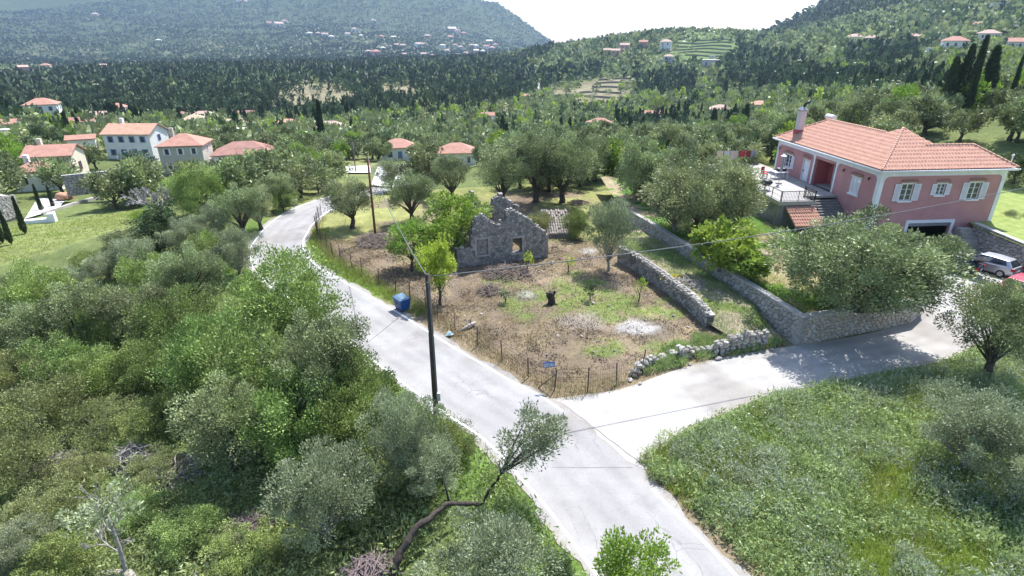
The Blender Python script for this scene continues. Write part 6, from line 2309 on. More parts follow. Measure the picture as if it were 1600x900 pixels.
# right-hand hillside
for px, py, w, wl2, rf, kd, lab in [(1335, 66, 22, "white", "pale", "hip", "white house with pale hip roof at the start of the hillside row"), (1361, 67, 20, "cream", "pale", "hip", "cream house just beside the pale hip-roofed one on the hillside"), (1430, 64, 19, "ochre", "pale", "gable", "ochre house with flat gable above the dark hillside cypresses"), (1491, 77, 34, "white", "red", "hip", "large white house with red hip roof on the hillside"), (1544, 63, 28, "white", "pale", "hip", "white house with pale hip roof high on the hillside"), (1525, 45, 18, "white", "red", "hip", "small white house above the hillside olives"), (1592, 77, 30, "white", "red", "gable", "long white house with red eaves at the photo's edge on the hillside"), (1564, 14, 26, "white", "white", "flat", "white block at the hillside's top edge"), (1406, 138, 16, "white", "white", "flat", "white flat-roofed hut below the hillside cypresses"), (1437, 158, 20, "grey", "dark", "gable", "grey hut with dull red roof near the spire cypresses"), (1459, 83, 20, "white", "white", "flat", "low white terrace building under the large hillside house"), (1310, 63, 8, "white", "white", "flat", "tiny white hut at the hillside's dark wood")]:
    vhouse(lab, px, py, w, wl2, rf, kd, 1, .75, 8, 3, near=False, group="houses on the hillside", hwall=w * .36 * depth_of(*hit(px, py)) / FPX if hit(px, py) else 4)
# across the valley
rr = random.Random(41)
FG = "houses scattered over the far mountain slope"
for zx, zy in [(85, 150), (150, 165), (180, 140), (730, 130), (615, 190), (575, 220), (395, 215), (430, 225), (470, 240), (660, 230), (780, 238), (860, 240), (1065, 235), (830, 295), (800, 312), (880, 290), (920, 295), (1020, 290), (1050, 285), (1240, 290), (1280, 305), (1345, 295), (1375, 297), (1230, 195), (1260, 200), (1160, 295), (1220, 240), (700, 340), (760, 352), (930, 352), (1050, 355), (1255, 355), (1105, 366), (1380, 330), (1470, 310), (1300, 215), (1440, 300), (330, 218), (1420, 330), (1190, 330), (1310, 340), (-1430, 488), (-1310, 462), (-610, 262), (-945, 455), (-1010, 98), (-100, 8), (-60, 14), (1460, 268), (1500, 290)]:
    px, py = 400 + zx / 4, zy / 4 + 1
    big = zx in (1230, 150, -1430, -1310, 760)
    ww = (13 if big else rr.uniform(6.5, 10))
    vhouse("small pale house among trees on the far mountain slope", px, py, ww, rr.choice(["white", "white", "cream", "pink"]), rr.choice(["pale", "red", "pale", "white"]), rr.choice(["hip", "gable"]), 1, .8, rr.uniform(-30, 30), 2, near=False, group=FG, hwall=ww * .45 * 2, clear=False, name="distant_house")

# dry terrace walls on the hill
M_terr = pmat("terrace_stone", (0.30, 0.27, 0.21), (0.18, 0.17, 0.13), .5, 0.95)
TG = "terrace walls of the hill"
for k, (x0, x1, py) in enumerate([(1050, 1142, 63), (1054, 1142, 68), (1056, 1143, 73), (1052, 1142, 78), (1060, 1142, 83), (1070, 1143, 88), (1065, 1130, 97), (1060, 1128, 103), (1075, 1125, 113), (1072, 1122, 119), (930, 990, 114), (940, 995, 119), (935, 1000, 125), (930, 985, 131), (925, 985, 138), (905, 970, 146), (895, 960, 153)]):
    pts = []
    for px in np.linspace(x0, x1, 12):
        p = hit(px, py + 1.2 * math.sin(px * .07 + k))
        if p is not None and (not pts or abs(p.y - pts[-1].y) < 60):
            pts.append(p)
    if len(pts) < 3:
        continue
    mb = MB()
    h = 1.5
    for a, b in zip(pts[:-1], pts[1:]):
        mb.add([(a.x, a.y, a.z - 2), (b.x, b.y, b.z - 2), (b.x, b.y, b.z + h), (a.x, a.y, a.z + h), (a.x, a.y + 2, a.z + h), (b.x, b.y + 2, b.z + h)], [(0, 1, 2, 3), (3, 2, 5, 4)])
    o = mb.build("terrace_wall", M_terr); tag(o, "long low stone terrace wall on the green slope of the hill", "stone wall", TG)
# pale track climbing the hill, and the concrete yards
M_track = pmat("track_gravel", (0.62, 0.60, 0.56), (0.5, 0.48, 0.45), .5, 0.9)
mb = MB(); pts = [hit(px, py) for px, py in [(846, 131), (840, 136), (843, 146), (852, 154), (864, 161), (884, 167), (912, 172)]]
for a, b in zip(pts[:-1], pts[1:]):
    d = Vector((b.x - a.x, b.y - a.y, 0)).normalized(); n = Vector((-d.y, d.x, 0)) * 3.2
    mb.add([a + n, a - n, b - n, b + n], [(0, 1, 2, 3)])
for i, v in enumerate(mb.v):
    mb.v[i] = (v[0], v[1], gz(v[0], v[1]) + .8)
o = mb.build("dirt_track", M_track); tag(o, kind="structure")
M_yard = pmat("yard_concrete", (0.56, 0.55, 0.54), (0.46, 0.45, 0.44), .6, 0.9)
for nm, pl in (("concrete_yard", [(496, 272), (580, 272), (578, 260), (500, 264)]), ("concrete_yard", [(580, 292), (622, 296), (645, 272), (642, 258), (590, 262)]), ("concrete_yard", [(40, 345), (90, 330), (104, 315), (60, 312)])):
    q = [hit(*p) for p in pl]
    o = MB().add([(p.x, p.y, gz(p.x, p.y) + .25) for p in q], [tuple(range(len(q)))]).build(nm, M_yard); tag(o, kind="structure")
    for p in q:
        KEEP.append((p.x, p.y, 3.5))
    c = sum(q, Vector()) / len(q)
    KEEP.append((c.x, c.y, 6)); VIEWS.append((c.x, c.y, 5, 10))
p = hit(646, 264)
car("white_car", "white car parked in front of the house with blue doors", (p.x, p.y, gz(p.x, p.y) + .27), math.radians(200), carpaint("paint_white_car", (0.62, 0.62, 0.63), .1))
p = hit(268, 214)
car("pale_car", "pale car between the long white house and the tan-roofed one", (p.x, p.y, gz(p.x, p.y) + .05), math.radians(170), MATS["paint_white_car"])
KEEP.append((p.x, p.y, 3)); VIEWS.append((p.x, p.y, 3, 10))
# garden walls beyond the lawn
w = thing("garden_wall", "grey stone wall closing the village garden behind the lawn", "stone wall")
a = hit(110, 318); b = hit(196, 312)
retaining(w, (a.x, a.y), (b.x, b.y), -1.2, 1.5, .5, .32, 91, False, M_st_grey)
w = thing("lawn_kerb", "low pale kerb wall along the far edge of the lawn", "wall")
for (pa, pb) in [((112, 322), (160, 309)), ((66, 337), (112, 322))]:
    a = hit(*pa); b = hit(*pb)
    MB().bar((a.x, a.y, sz(a.x, a.y) + .1), (b.x, b.y, sz(b.x, b.y) + .1), .4, .5).build("kerb_segment", M_cope, w)
w = thing("stone_outbuilding", "stone outbuilding with pale roof at the photo's edge by the garden", "house")
a = hit(-12, 352); b = hit(36, 342)
ruin_wall(w, (a.x, a.y), (b.x, b.y), [(0, 2.6), (1.5, 2.9), (3, 2.5), (5, 2.0)], gz(a.x, a.y), .5, [], 95, M_st_grey, both=False, pw=.4, ph=.28)
dv = Vector((b.x - a.x, b.y - a.y, 0)).normalized(); nv = Vector((-dv.y, dv.x, 0))
A = Vector((a.x, a.y, gz(a.x, a.y) + 2.95)); B = Vector((b.x, b.y, gz(a.x, a.y) + 2.2))
MB().add([A, B, B + nv * 4 + Vector((0, 0, .8)), A + nv * 4 + Vector((0, 0, .8)), A - Vector((0, 0, .15)), B - Vector((0, 0, .15)), B + nv * 4 + Vector((0, 0, .65)), A + nv * 4 + Vector((0, 0, .65))], [(0, 1, 2, 3), (7, 6, 5, 4), (0, 4, 5, 1), (1, 5, 6, 2), (2, 6, 7, 3), (3, 7, 4, 0)]).build("roof", M_cope, w)
for px, py, lab in [(99, 316, "large terracotta jar lying on the garden paving"), (108, 315, "smaller terracotta jar beside the large one")]:
    p = hit(px, py); t = thing("clay_jar", lab, "jar", (p.x, p.y, p.z + .3))
    MB().tube([(-.75, 0, .45), (-.5, 0, .45), (0, 0, .45), (.5, 0, .45), (.75, 0, .45)], [.22, .5, .62, .45, .25], 12).build("body", pmat("terracotta", (0.52, 0.30, 0.20), (0.44, 0.24, 0.16), 3, 0.85), t, True)
    MB().tube([(.75, 0, .45), (.85, 0, .45)], [.25, .3], 12).build("rim", MATS["terracotta"], t)
p = hit(62, 348); t = thing("garden_bench", "white masonry bench at the near edge of the garden", "bench", (p.x, p.y, p.z), .4)
MB().box(-1.6, 1.0, -.4, .4, -.2, .45).build("seat", M_white, t); MB().box(.95, 1.6, -.45, .45, -.2, 1.0).build("pillar", M_white, t)
p = hit(248, 338); KEEP.append((p.x, p.y, 5)); VIEWS.append((p.x, p.y, 6, 14))
far_woods()
# ------------------------------------------------------------------ poles, wires and small things
M_polew = pmat("pole_wood_dark", (0.085, 0.068, 0.058), (0.05, 0.042, 0.038), 4, 0.9, 0.4, 20)
M_poler = pmat("pole_wood_red", (0.20, 0.085, 0.05), (0.13, 0.06, 0.04), 3, 0.9, 0.4, 20)
M_poleg = pmat("pole_wood_grey", (0.16, 0.135, 0.115), (0.11, 0.09, 0.08), 3, 0.9)
M_cable = pmat("cable", (0.16, 0.17, 0.18), (0.12, 0.13, 0.14), 3, 0.6)
M_box = pmat("meter_box", (0.5, 0.5, 0.48), (0.42, 0.42, 0.4), 3, 0.6)


def pole(label, pxb, pyb, pyt, mat, r=.13, arm=None):
    p = hit(pxb, pyb)
    lo, hi = 1.0, 16.0
    for _ in range(30):
        m_ = (lo + hi) / 2
        if proj(p.x, p.y, p.z + m_)[1] > pyt:
            lo = m_
        else:
            hi = m_
    h = lo
    t = thing("utility_pole", label, "utility pole", (p.x, p.y, sz(p.x, p.y)))
    MB().tube([(0, 0, -.4), (0, 0, h * .5), (0, 0, h)], [r, r * .9, r * .72], 10).build("shaft", mat, t, True)
    if arm:
        MB().bar((-.6, 0, h - .4), (.6, 0, h - .4), .09).build("crossarm", mat, t)
        for sx in (-.5, 0, .5):
            MB().tube([(sx, 0, h - .35), (sx, 0, h - .15)], [.05, .04], 6).build("insulator", M_box, t)
    return t, Vector((p.x, p.y, sz(p.x, p.y) + h))


t, PT = pole("dark wooden utility pole standing on the near road edge", 682, 652, 428, M_polew, .15)
MB().box(.06, .28, -.12, .10, 1.1, 1.55).build("meter_box", M_box, t)
MB().tube([(.1, -.12, .2), (.1, -.15, 3), (.05, -.14, PT.z - .5)], .02, 5).build("conduit", M_cable, t)
MB().tube([(0, -.14, PT.z - .35), (0, -.3, PT.z - .3)], .03, 5).build("bracket", M_cable, t)
t, PB = pole("bare reddish brown pole rising from the brush heap on the plot", 587, 372, 243, M_poler, .12)
poles = {}
for nm, (a, b, c, lab) in dict(a=(498, 303, 252, "grey pole on the grass beyond the road's far bend"), b=(423, 272, 229, "brown pole in front of the low white house"), c=(514, 249, 212, "thin pole beside the tall cypress"), d=(556, 270, 222, "dark pole at the concrete yard"), e=(407, 312, 272, "grey pole above the concrete post by the road"), f=(314, 256, 217, "dark pole beside the stone-coloured house"), g=(255, 222, 184, "pole at the gable of the long white house"), h=(205, 237, 212, "pole before the long white house")).items():
    poles[nm] = pole(lab, a, b, c, M_poleg, .11, arm=nm in "gc")[1]


def wire(name, label, a, b, sag, r=.018, n=16, cat="cable"):
    a = Vector(a); b = Vector(b)
    pts = [a + (b - a) * (i / n) - Vector((0, 0, 4 * sag * (i / n) * (1 - i / n))) for i in range(n + 1)]
    o = MB().tube(pts, r, 5).build(name, M_cable, None, True)
    tag(o, label, cat)
    return o


E1 = Vector(PY(1660, 281, 37))
wire("power_cable", "thick grey power cable slung from the dark pole past the pink house", PT + Vector((.05, -.02, -.12)), E1, .55, .027, 30)
wire("power_cable", "twisted cable running from the dark pole to the bare brown pole", PT + Vector((0, 0, -.15)), PB + Vector((0, 0, -.1)), .8, .026, 20)
wire("guy_wire", "thin stay wire slanting from the dark pole across the road", PT + Vector((0, 0, -.9)), Vector((-9.5, 31.5, .1)), .05, .01)
wire("power_cable", "cable between the brown pole and the dark pole by the yard", PB + Vector((0, 0, -.1)), poles["d"], .9, .02)
wire("power_cable", "cable between the yard pole and the pole beside the cypress", poles["d"], poles["c"], .8, .02)
wire("power_cable", "cable from the brown village pole towards the stone-coloured house", poles["b"], poles["f"], .9, .02)
wire("power_cable", "cable between the two poles of the long white house", poles["h"], poles["g"], .7, .02)
wire("power_cable", "cable from the pole of the long white house towards the stone house", poles["g"], poles["f"], .7, .02)
p = hit(408, 334)
t = thing("concrete_post", "grey concrete gatepost at the outer road edge", "post", (p.x, p.y, gz(p.x, p.y)))
MB().box(-.3, .3, -.3, .3, -.2, 1.75).build("shaft", M_conc, t); MB().box(-.34, .34, -.34, .34, 1.751, 1.85).build("cap", M_cope, t)
p = hit(450, 322); w = thing("roadside_block", "short pale masonry block beside the road's outer edge", "wall", (p.x, p.y, gz(p.x, p.y)), .5)
MB().box(-1.1, 1.1, -.25, .25, -.2, .6).build("body", M_cope, w); MB().box(-1.15, 1.15, -.3, .3, .601, .66).build("coping", M_conc, w)

# blue rubbish container
M_bin = pmat("bin_blue", (0.03, 0.095, 0.29), (0.025, 0.07, 0.21), 3, 0.5, dirt=((0.05, 0.07, 0.12), 3.0, 0.6))
M_lid = pmat("bin_lid", (0.14, 0.22, 0.30), (0.08, 0.13, 0.19), 3, 0.5)
x, y = G(629, 484)
t = thing("waste_container", "blue wheeled waste container with open-edged lid at the roadside", "waste bin", (x, y, sz(x, y) + .02), math.radians(-50))
t.scale = (.8, .8, .82)
v_ = [(-.58, -.42, .18), (.58, -.42, .18), (.58, .42, .18), (-.58, .42, .18), (-.68, -.52, 1.15), (.68, -.52, 1.15), (.68, .52, 1.15), (-.68, .52, 1.15)]
bd = MB().add(v_, [(0, 3, 2, 1), (0, 1, 5, 4), (1, 2, 6, 5), (2, 3, 7, 6), (3, 0, 4, 7), (4, 5, 6, 7)]).build("body", M_bin, t)
MB().box(-.73, .73, -.57, .57, 1.151, 1.20).build("rim", M_bin, t)
MB().add([(-.70, -.54, 1.205), (.70, -.54, 1.205), (.70, .54, 1.205), (-.70, .54, 1.205), (-.62, -.3, 1.31), (.62, -.3, 1.31), (.62, .4, 1.33), (-.62, .4, 1.33)], [(0, 3, 2, 1), (0, 1, 5, 4), (1, 2, 6, 5), (2, 3, 7, 6), (3, 0, 4, 7), (4, 5, 6, 7)]).build("lid", M_lid, t)
for sx in (-.45, .45):
    for sy in (-.32, .32):
        MB().tube([(sx - .04, sy, .1), (sx + .04, sy, .1)], .1, 10).build("wheel", M_tyre, t)
for sx in (-1, 1):
    MB().bar((sx * .74, -.25, 1.0), (sx * .74, .25, 1.0), .06).build("handle", M_bin, t)
gr = MB()                                        # dark scrawl on the front
rr = random.Random(2)
pt = Vector((-.36, -.50, .78))
for k in range(9):
    q = Vector((-.36 + k * .085, 0, .74 + rr.uniform(-.14, .16)))
    q.y = -.42 - (q.z - .18) / .97 * .10 - .006
    pt.y = -.42 - (pt.z - .18) / .97 * .10 - .006
    gr.bar(pt, q, .035, .006); pt = q
gr.build("scrawl", M_black, bd)

# blue street-name sign on a thin post by the junction
M_sign = pmat("sign_blue", (0.03, 0.10, 0.33), (0.028, 0.09, 0.29), 3, 0.4)
x, y = G(862, 606)
t = thing("street_sign", "small blue sign with two white lines of lettering on a thin post", "sign", (x, y, sz(x, y)), math.radians(-8))
MB().tube([(0, 0, -.2), (.06, 0, 1.62)], .025, 6).build("post", M_metal, t)
pn = MB().box(-.30, .36, -.055, -.03, 1.38, 1.70, Matrix.Rotation(math.radians(-8), 4, 'Y')).build("panel", M_sign, t)
mb = MB()
rr = random.Random(4)
for row, zz in ((0, 1.585), (1, 1.46)):
    xx = -.26
    while xx < .30:
        ww = rr.uniform(.022, .04)
        mb.box(xx, xx + ww, -.0585, -.0555, zz - .03, zz + .03, Matrix.Rotation(math.radians(-8), 4, 'Y'))
        xx += ww + (.012 if rr.random() < .85 else .05)
mb.build("lettering", M_plate, pn)
MB().box(-.31, .37, -.0575, -.0555, 1.515, 1.53, Matrix.Rotation(math.radians(-8), 4, 'Y')).build("rule", M_plate, pn)

# wire fence of the plot
M_rust = pmat("rusty_iron", (0.11, 0.07, 0.05), (0.06, 0.045, 0.04), 8, 0.8)
fe = thing("wire_fence", "rusty wire fence on thin iron posts round the ruin plot", "fence")
FL = catmull([G(*p) for p in [(1002, 578), (985, 592), (948, 606), (890, 616), (868, 610), (830, 592), (760, 548), (700, 514), (640, 470), (560, 428), (512, 392), (495, 362), (503, 335)]], .1)
FD = np.concatenate([[0], np.cumsum(np.linalg.norm(np.diff(FL, axis=0), axis=1))])
rr = random.Random(8)
s = 0; tops = []
while s < FD[-1]:
    i = int(np.searchsorted(FD, s)); x, y = FL[min(i, len(FL) - 1)]
    z = sz(x, y); h = rr.uniform(1.35, 1.75)
    lx, ly = rr.uniform(-.12, .12), rr.uniform(-.12, .12)
    MB().bar((x, y, z - .2), (x + lx, y + ly, z + h), .05, .05).build("post", M_rust, fe)
    tops.append((Vector((x, y, z)), Vector((x + lx, y + ly, z + h))))
    s += rr.uniform(1.7, 2.5)
for f in (.2, .4, .6, .8, .96):
    pts = [a + (b - a) * f for a, b in tops]
    MB().tube(pts, .008, 4).build("wire", M_rust, fe)
a, b = tops[3]
MB().bar(b - Vector((0, 0, .3)), a + Vector((-.9, .2, 0)), .045).build("brace", M_rust, fe)
pv_ = MB()                                        # mesh verticals
for (a0, b0), (a1, b1) in zip(tops[:-1], tops[1:]):
    for k in range(1, 12):
        f = k / 12
        p_ = a0 + (a1 - a0) * f; q = b0 + (b1 - b0) * f
        pv_.bar(p_ + (q - p_) * .05, p_ + (q - p_) * .85, .006)
o = pv_.build("mesh_wires", M_rust, fe); tag(o, kind="stuff")


# ------------------------------------------------------------------ bare wood: recursive limbs and heaps
def limbs(mb, p, d, L, r, depth, rr, spread=.7, up=.15, n=(2, 3), sides=5, dec=.6):
    e = p + d * L
    m_ = p + d * L * .5 + Vector((rr.uniform(-1, 1), rr.uniform(-1, 1), rr.uniform(-1, 1))) * L * .08
    mb.tube([p, m_, e], [r, r * .8, r * .62], sides if r > .02 else 3, False)
    if depth == 0:
        return
    for _ in range(rr.randint(*n)):
        nd = (d + Vector((rr.uniform(-1, 1), rr.uniform(-1, 1), rr.uniform(-1, 1))) * spread + Vector((0, 0, up))).normalized()
        limbs(mb, e if rr.random() < .7 else m_, nd, L * rr.uniform(.62, .85), r * dec, depth - 1, rr, spread, up, n, sides, dec)


rr = random.Random(51)
p = hit(248, 338)
t = thing("leafless_tree", "wide leafless grey tree behind the lawn", "tree", (p.x, p.y, sz(p.x, p.y)))
mb = MB()
for k in range(6):
    a = k * 1.05
    limbs(mb, Vector((0, 0, .3)), Vector((math.cos(a) * .8, math.sin(a) * .8, .8)).normalized(), 1.3, .14, 5, rr, .6, .12, (2, 3), 5, .76)
M_ash = pmat("wood_ash_grey", (0.42, 0.40, 0.40), (0.30, 0.285, 0.285), 4, 0.9)
mb.build("branches", M_ash, t, True)
MB().tube([(0, 0, -.3), (0, 0, .5)], [.3, .24], 8).build("trunk", M_ash, t, True)

# dead tree on a fallen trunk, lower corner
x, y = G(182, 862); zb = sz(x, y)
t = thing("dead_tree", "half-dead tree rising from a split fallen trunk in the scrub", "tree", (x, y, zb))
mb = MB()
rr = random.Random(52)
mb.tube([(.0, .0, -.2), (.02, .1, .8), (-.02, .2, 1.6), (-.1, .3, 2.6), (-.2, .4, 3.3)], [.10, .085, .07, .055, .04], 7)
for (z0_, dx, dy, L) in [(1.2, -.9, .1, .7), (1.3, .7, .2, .5), (2.2, -.7, .3, .8), (2.5, .5, .2, .6), (3.2, -.5, .3, .7), (3.2, .3, .1, .6), (2.0, .6, -.3, .5)]:
    limbs(mb, Vector((-.08, .25, z0_)), Vector((dx, dy, .7)).normalized(), L * .7, .035, 4, rr, .6, .1, (2, 3), 5, .72)
mb.build("stem", M_dead, t, True)
mb = MB(); mb.tube([(-1.5, .3, .0), (-.6, .1, .25), (.1, 0, .3), (.7, -.3, .1), (.9, -.8, -.2)], [.10, .17, .22, .18, .14], 8)
mb.build("fallen_trunk", M_dead, t, True)
V, F, A, cs = crown_np(601, 1.15, .5, 3.6, 14, 900, .35, .15, .06, up=.4)
me = mesh_np("crown", V, F); fattr(me, "lv", A); link("crown", me, t, M_silver)
x, y = G(262, 892); t = thing("fallen_log", "charred fallen log lying in the scrub at the lower edge", "log", (x, y, sz(x, y)), .5)
MB().tube([(-.9, 0, .2), (-.2, .05, .28), (.5, 0, .45), (.9, .05, .6)], [.16, .17, .14, .10], 8).build("trunk", M_bark2, t, True)
MB().tube([(.5, 0, .45), (.8, .3, .8)], [.07, .03], 6).build("branch_stub", M_bark2, t)
# bent olive hanging over the road
tr = [PY(612, 872, 15.6), PY(642, 836, 16.4), PY(672, 809, 17.0), PY(702, 787, 17.6), PY(749, 787, 17.8), PY(764, 766, 18.0), PY(783, 740, 18.2)]
t = thing("bent_olive_tree", "olive with a crooked dark trunk bending out over the road", "olive tree", tr[0])
o0 = Vector(tr[0]); L = [Vector(p_) - o0 for p_ in tr]; L[0].z -= .6
cc = Vector(PY(828, 690, 18.5)) - o0
rr = random.Random(54)
cv = catmull([tuple(p_) for p_ in L], .16)
rad_ = np.interp(np.linspace(0, 1, len(cv)), [0, .3, .6, .8, 1], [.17, .135, .10, .07, .05])
mb = MB(); mb.tube([Vector(p_) + Vector((rr.uniform(-1, 1), rr.uniform(-1, 1), rr.uniform(-1, 1))) * .035 for p_ in cv], [float(r_) * rr.uniform(.85, 1.2) for r_ in rad_], 9)
mb.tube([L[3], L[3] + Vector((-.15, .3, .6)), L[3] + Vector((-.35, .5, 1.3))], [.06, .04, .015], 5)
V, F, A, cs = crown_np(611, 1.15, 1.5, 0, 46, 5200, .40, .15, .05, up=.5, bottom=-.95)
Rm = np.array(Matrix.Rotation(math.radians(22), 3, 'Y'))
V = V @ Rm.T + np.array(cc); cs = cs @ Rm.T + np.array(cc)
rr = random.Random(53)
for c in cs[:16]:
    c = Vector(c); st = L[-1]
    m_ = st + (c - st) * .5 + Vector((rr.uniform(-.1, .1), rr.uniform(-.1, .1), rr.uniform(-.05, .1)))
    mb.tube([st, m_, c], [.05, .03, .01], 5, False)
mb.build("trunk", pmat("bark_dark", (0.085, 0.07, 0.06), (0.035, 0.03, 0.026), 9, 0.95, 1.0, 14), t, True)
me = mesh_np("crown", V, F); fattr(me, "lv", A); link("crown", me, t, M_silver)


def heap(name, label, px, py, rx, h, n, L, mat, seed, z0=None, cat="brush heap"):
    rr = random.Random(seed)
    if z0 is None:
        x, y = G(px, py); z = sz(x, y)
    else:
        x, y = G(px, py, z0); z = z0
    t = thing(name, label, cat, (x, y, z))
    mb = MB()
    for k in range(n):
        a = rr.uniform(0, 6.283); q = rr.random() ** .5 * rx
        c = Vector((math.cos(a) * q, math.sin(a) * q, h * (1 - q / rx) * rr.random() + .05))
        d = Vector((rr.uniform(-1, 1), rr.uniform(-1, 1), rr.uniform(-.25, .45))).normalized() * L * rr.uniform(.4, 1)
        w_ = Vector((rr.uniform(-1, 1), rr.uniform(-1, 1), rr.uniform(0, 1))) * L * .12
        mb.tube([c - d * .5, c + w_, c + d * .5], [.03, .022, .008], 4, False)
    o = mb.build("branches", mat, t); tag(o, kind="stuff")
    return t


heap("brush_heap", "dark heap of cut branches round the brown pole", 590, 378, 2.0, .7, 420, 1.3, M_twig, 1)
heap("brush_heap", "tangle of cut branches in front of the ruin wall", 790, 428, 2.0, .8, 330, 1.3, M_twig, 2)
heap("brush_heap", "dark dead branches beside the stones in the plot", 765, 455, .9, .8, 160, 1.0, M_twig, 3)
heap("dead_branches", "grey dead branches lying on the strip between the walls", 1075, 448, 1.3, .5, 160, 1.6, M_dead, 4, 1.0)
heap("dead_branches", "purplish grey heap of dead twigs below the bent trunk", 575, 872, 1.1, .9, 420, 1.3, pmat("twig_mauve", (0.27, 0.21, 0.20), (0.19, 0.15, 0.15), 5, .9), 5)
heap("dead_branches", "shaded mauve dead twigs in the thicket's hollow", 370, 800, 1.3, .9, 420, 1.5, MATS["twig_mauve"], 6)
heap("dead_branches", "pale dry twigs in the scrub above the dead tree", 265, 700, 1.2, .9, 300, 1.3, M_dead, 7)
heap("dead_branches", "dry grey twigs in the scrub near the photo's edge", 70, 690, 1.2, .8, 260, 1.2, M_dead, 8)
heap("dead_branches", "bleached twigs standing in the scrub behind the dead tree", 195, 680, 1.2, 1.0, 260, 1.2, M_dead, 9)
heap("dead_branches", "grey twiggy scrub in the lower corner", 40, 845, 1.0, .7, 260, 1.1, M_dead, 10)
heap("brush_heap", "small pile of prunings near the shed", 905, 318, 1.2, .5, 130, 1.0, M_twig, 11)
for (px, py, lab) in [(861, 474, "black charred stump standing in the plot's grass")]:
    x, y = G(px, py); t = thing("burnt_stump", lab, "stump", (x, y, sz(x, y)))
    M_char = pmat("charred_wood", (0.028, 0.024, 0.022), (0.07, 0.055, 0.045), 6, .95, .8)
    MB().tube([(0, 0, -.1), (.05, 0, .35), (-.08, .05, .7), (.05, 0, 1.0)], [.36, .27, .32, .2], 8).build("trunk", M_char, t)
    MB().tube([(-.05, 0, .6), (-.35, .05, .95)], [.16, .1], 6).tube([(.05, 0, .7), (.3, 0, 1.1)], [.14, .09], 6).tube([(.1, 0, .1), (.5, -.2, .05)], [.16, .06], 6).build("branch_stub", M_char, t)
# fallen branch with a pale blue scrap by the road
x, y = G(735, 512); t = thing("fallen_branch", "bare forked branch lying by the road edge, end bleached", "branch", (x, y, sz(x, y)), .3)
t.scale = (.75, .75, .75)
MB().tube([(-1.1, -.5, .05), (-.6, -.3, .25), (0, 0, .35), (.5, .3, .3)], [.05, .10, .14, .16], 7).tube([(0, 0, .35), (.1, .2, .8), (.35, .3, 1.1)], [.09, .06, .02], 5).tube([(-.3, -.1, .3), (-.5, .2, .7)], [.05, .02], 5).build("limb", M_dead, t, True)
x, y = G(703, 525); t = thing("plastic_scrap", "pale blue plastic scrap on the verge beside the dark pole", "litter", (x, y, sz(x, y)))
MB().add([(-.3, -.1, .05), (.1, -.2, .2), (.3, .1, .08), (-.1, .25, .3), (0, 0, .35)], [(0, 1, 4), (1, 2, 4), (2, 3, 4), (3, 0, 4), (3, 2, 1, 0)]).build("sheet", pmat("plastic_cyan", (0.42, 0.66, 0.70), (0.6, 0.75, 0.78), 3, .5), t)

# saplings on the plot
SAP = []
for px, py, h, lab, mt in [(824, 425, 1.7, "small sapling with tufted top right before the ruin's window", M_lime), (888, 424, 1.3, "short sapling beside the ash patch behind the plot", M_lime), (998, 470, 1.7, "sapling with dark stems near the inner wall", M_bright), (922, 470, 1.2, "low dark sapling in the young olive's shade", M_dark), (790, 470, 1.0, "grey-green shrub by the stones in the plot's middle", M_silver), (1168, 512, .9, "weedy sapling beside the broken wall", M_silver)]:
    x, y = G(px, py); e = thing("sapling", lab, "sapling", (x, y, sz(x, y)))
    V, F, A, cs = crown_np(int(px), .38, h * .35, h * .72, 9, 190, .22, .17, .09, up=.4)
    me = mesh_np("crown", V, F); fattr(me, "lv", A); link("crown", me, e, mt)
    trunk_mb(int(px), h * .4, .05, cs[:7], gnarl=.04).build("trunk", M_bark, e)
x, y = G(1055, 437, 1.0); t = thing("yellow_flowers", "low clump of bright yellow flowers between the two walls", "flowers", (x, y, 1.05))
rng = np.random.default_rng(5); n = 260
P = np.column_stack([rng.normal(0, .5, n), rng.normal(0, .25, n), rng.random(n) * .25]); D = unit(rng.normal(size=(n, 3)) + np.array([0, 0, .6]))
V, F, A = leaf_quads(P, D, .12, .1, rng, rng.random(n)); me = mesh_np("blossom", V, F); fattr(me, "lv", A); link("blossom", me, t, leafmat("petal_yellow", (0.6, 0.42, 0.02), (0.75, 0.62, 0.05)))
V, F, A = leaf_quads(P * np.array([1, 1, .5]), D, .12, .06, rng, rng.random(n)); me = mesh_np("leaves", V, F); fattr(me, "lv", A); link("leaves", me, t, M_shrub)


# ------------------------------------------------------------------ ground cover
def cover(name, n, region, keep, mat, hl, hw, up=1.0, per=3, seed=0, spread=.06, zfun=None, hgt=0.0, tone=.5, patch=1.2):
    """grass or herb blades over a region; keep(x,y) gives 0..1 density"""
    rng = np.random.default_rng(seed)
    x0, x1, y0, y1 = region
    x = rng.uniform(x0, x1, n * 3); y = rng.uniform(y0, y1, n * 3)
    d = keep(x, y)
    # thin with distance so that blades cover pixels evenly
    ok = rng.random(len(x)) < d
    x, y = x[ok][:n], y[ok][:n]
    z = (surf if zfun is None else zfun)(x, y)
    tn = fbm(x, y, patch, seed + 3)
    X = np.repeat(x, per) + rng.normal(0, spread, len(x) * per); Yv = np.repeat(y, per) + rng.normal(0, spread, len(x) * per)
    hh = np.repeat(.45 + 1.1 * tn, per)
    Z = np.repeat(z, per) + rng.random(len(X)) * hgt * hh
    D = unit(rng.normal(size=(len(X), 3)) * .6 + np.array([0, 0, up]))
    lv = np.clip(tone * np.repeat(tn, per) * 1.4 - .15 + (1 - tone) * rng.random(len(X)), 0, 1)
    s_ = hh * (.5 + rng.random(len(X)))
    V, F, A = leaf_tris(np.stack([X, Yv, Z], -1), D, hl * s_, hw * (.6 + .8 * rng.random(len(X))), rng, lv)
    me = mesh_np(name, V, F); fattr(me, "lv", A)
    o = link(name, me, None, mat); tag(o, kind="stuff")
    return o


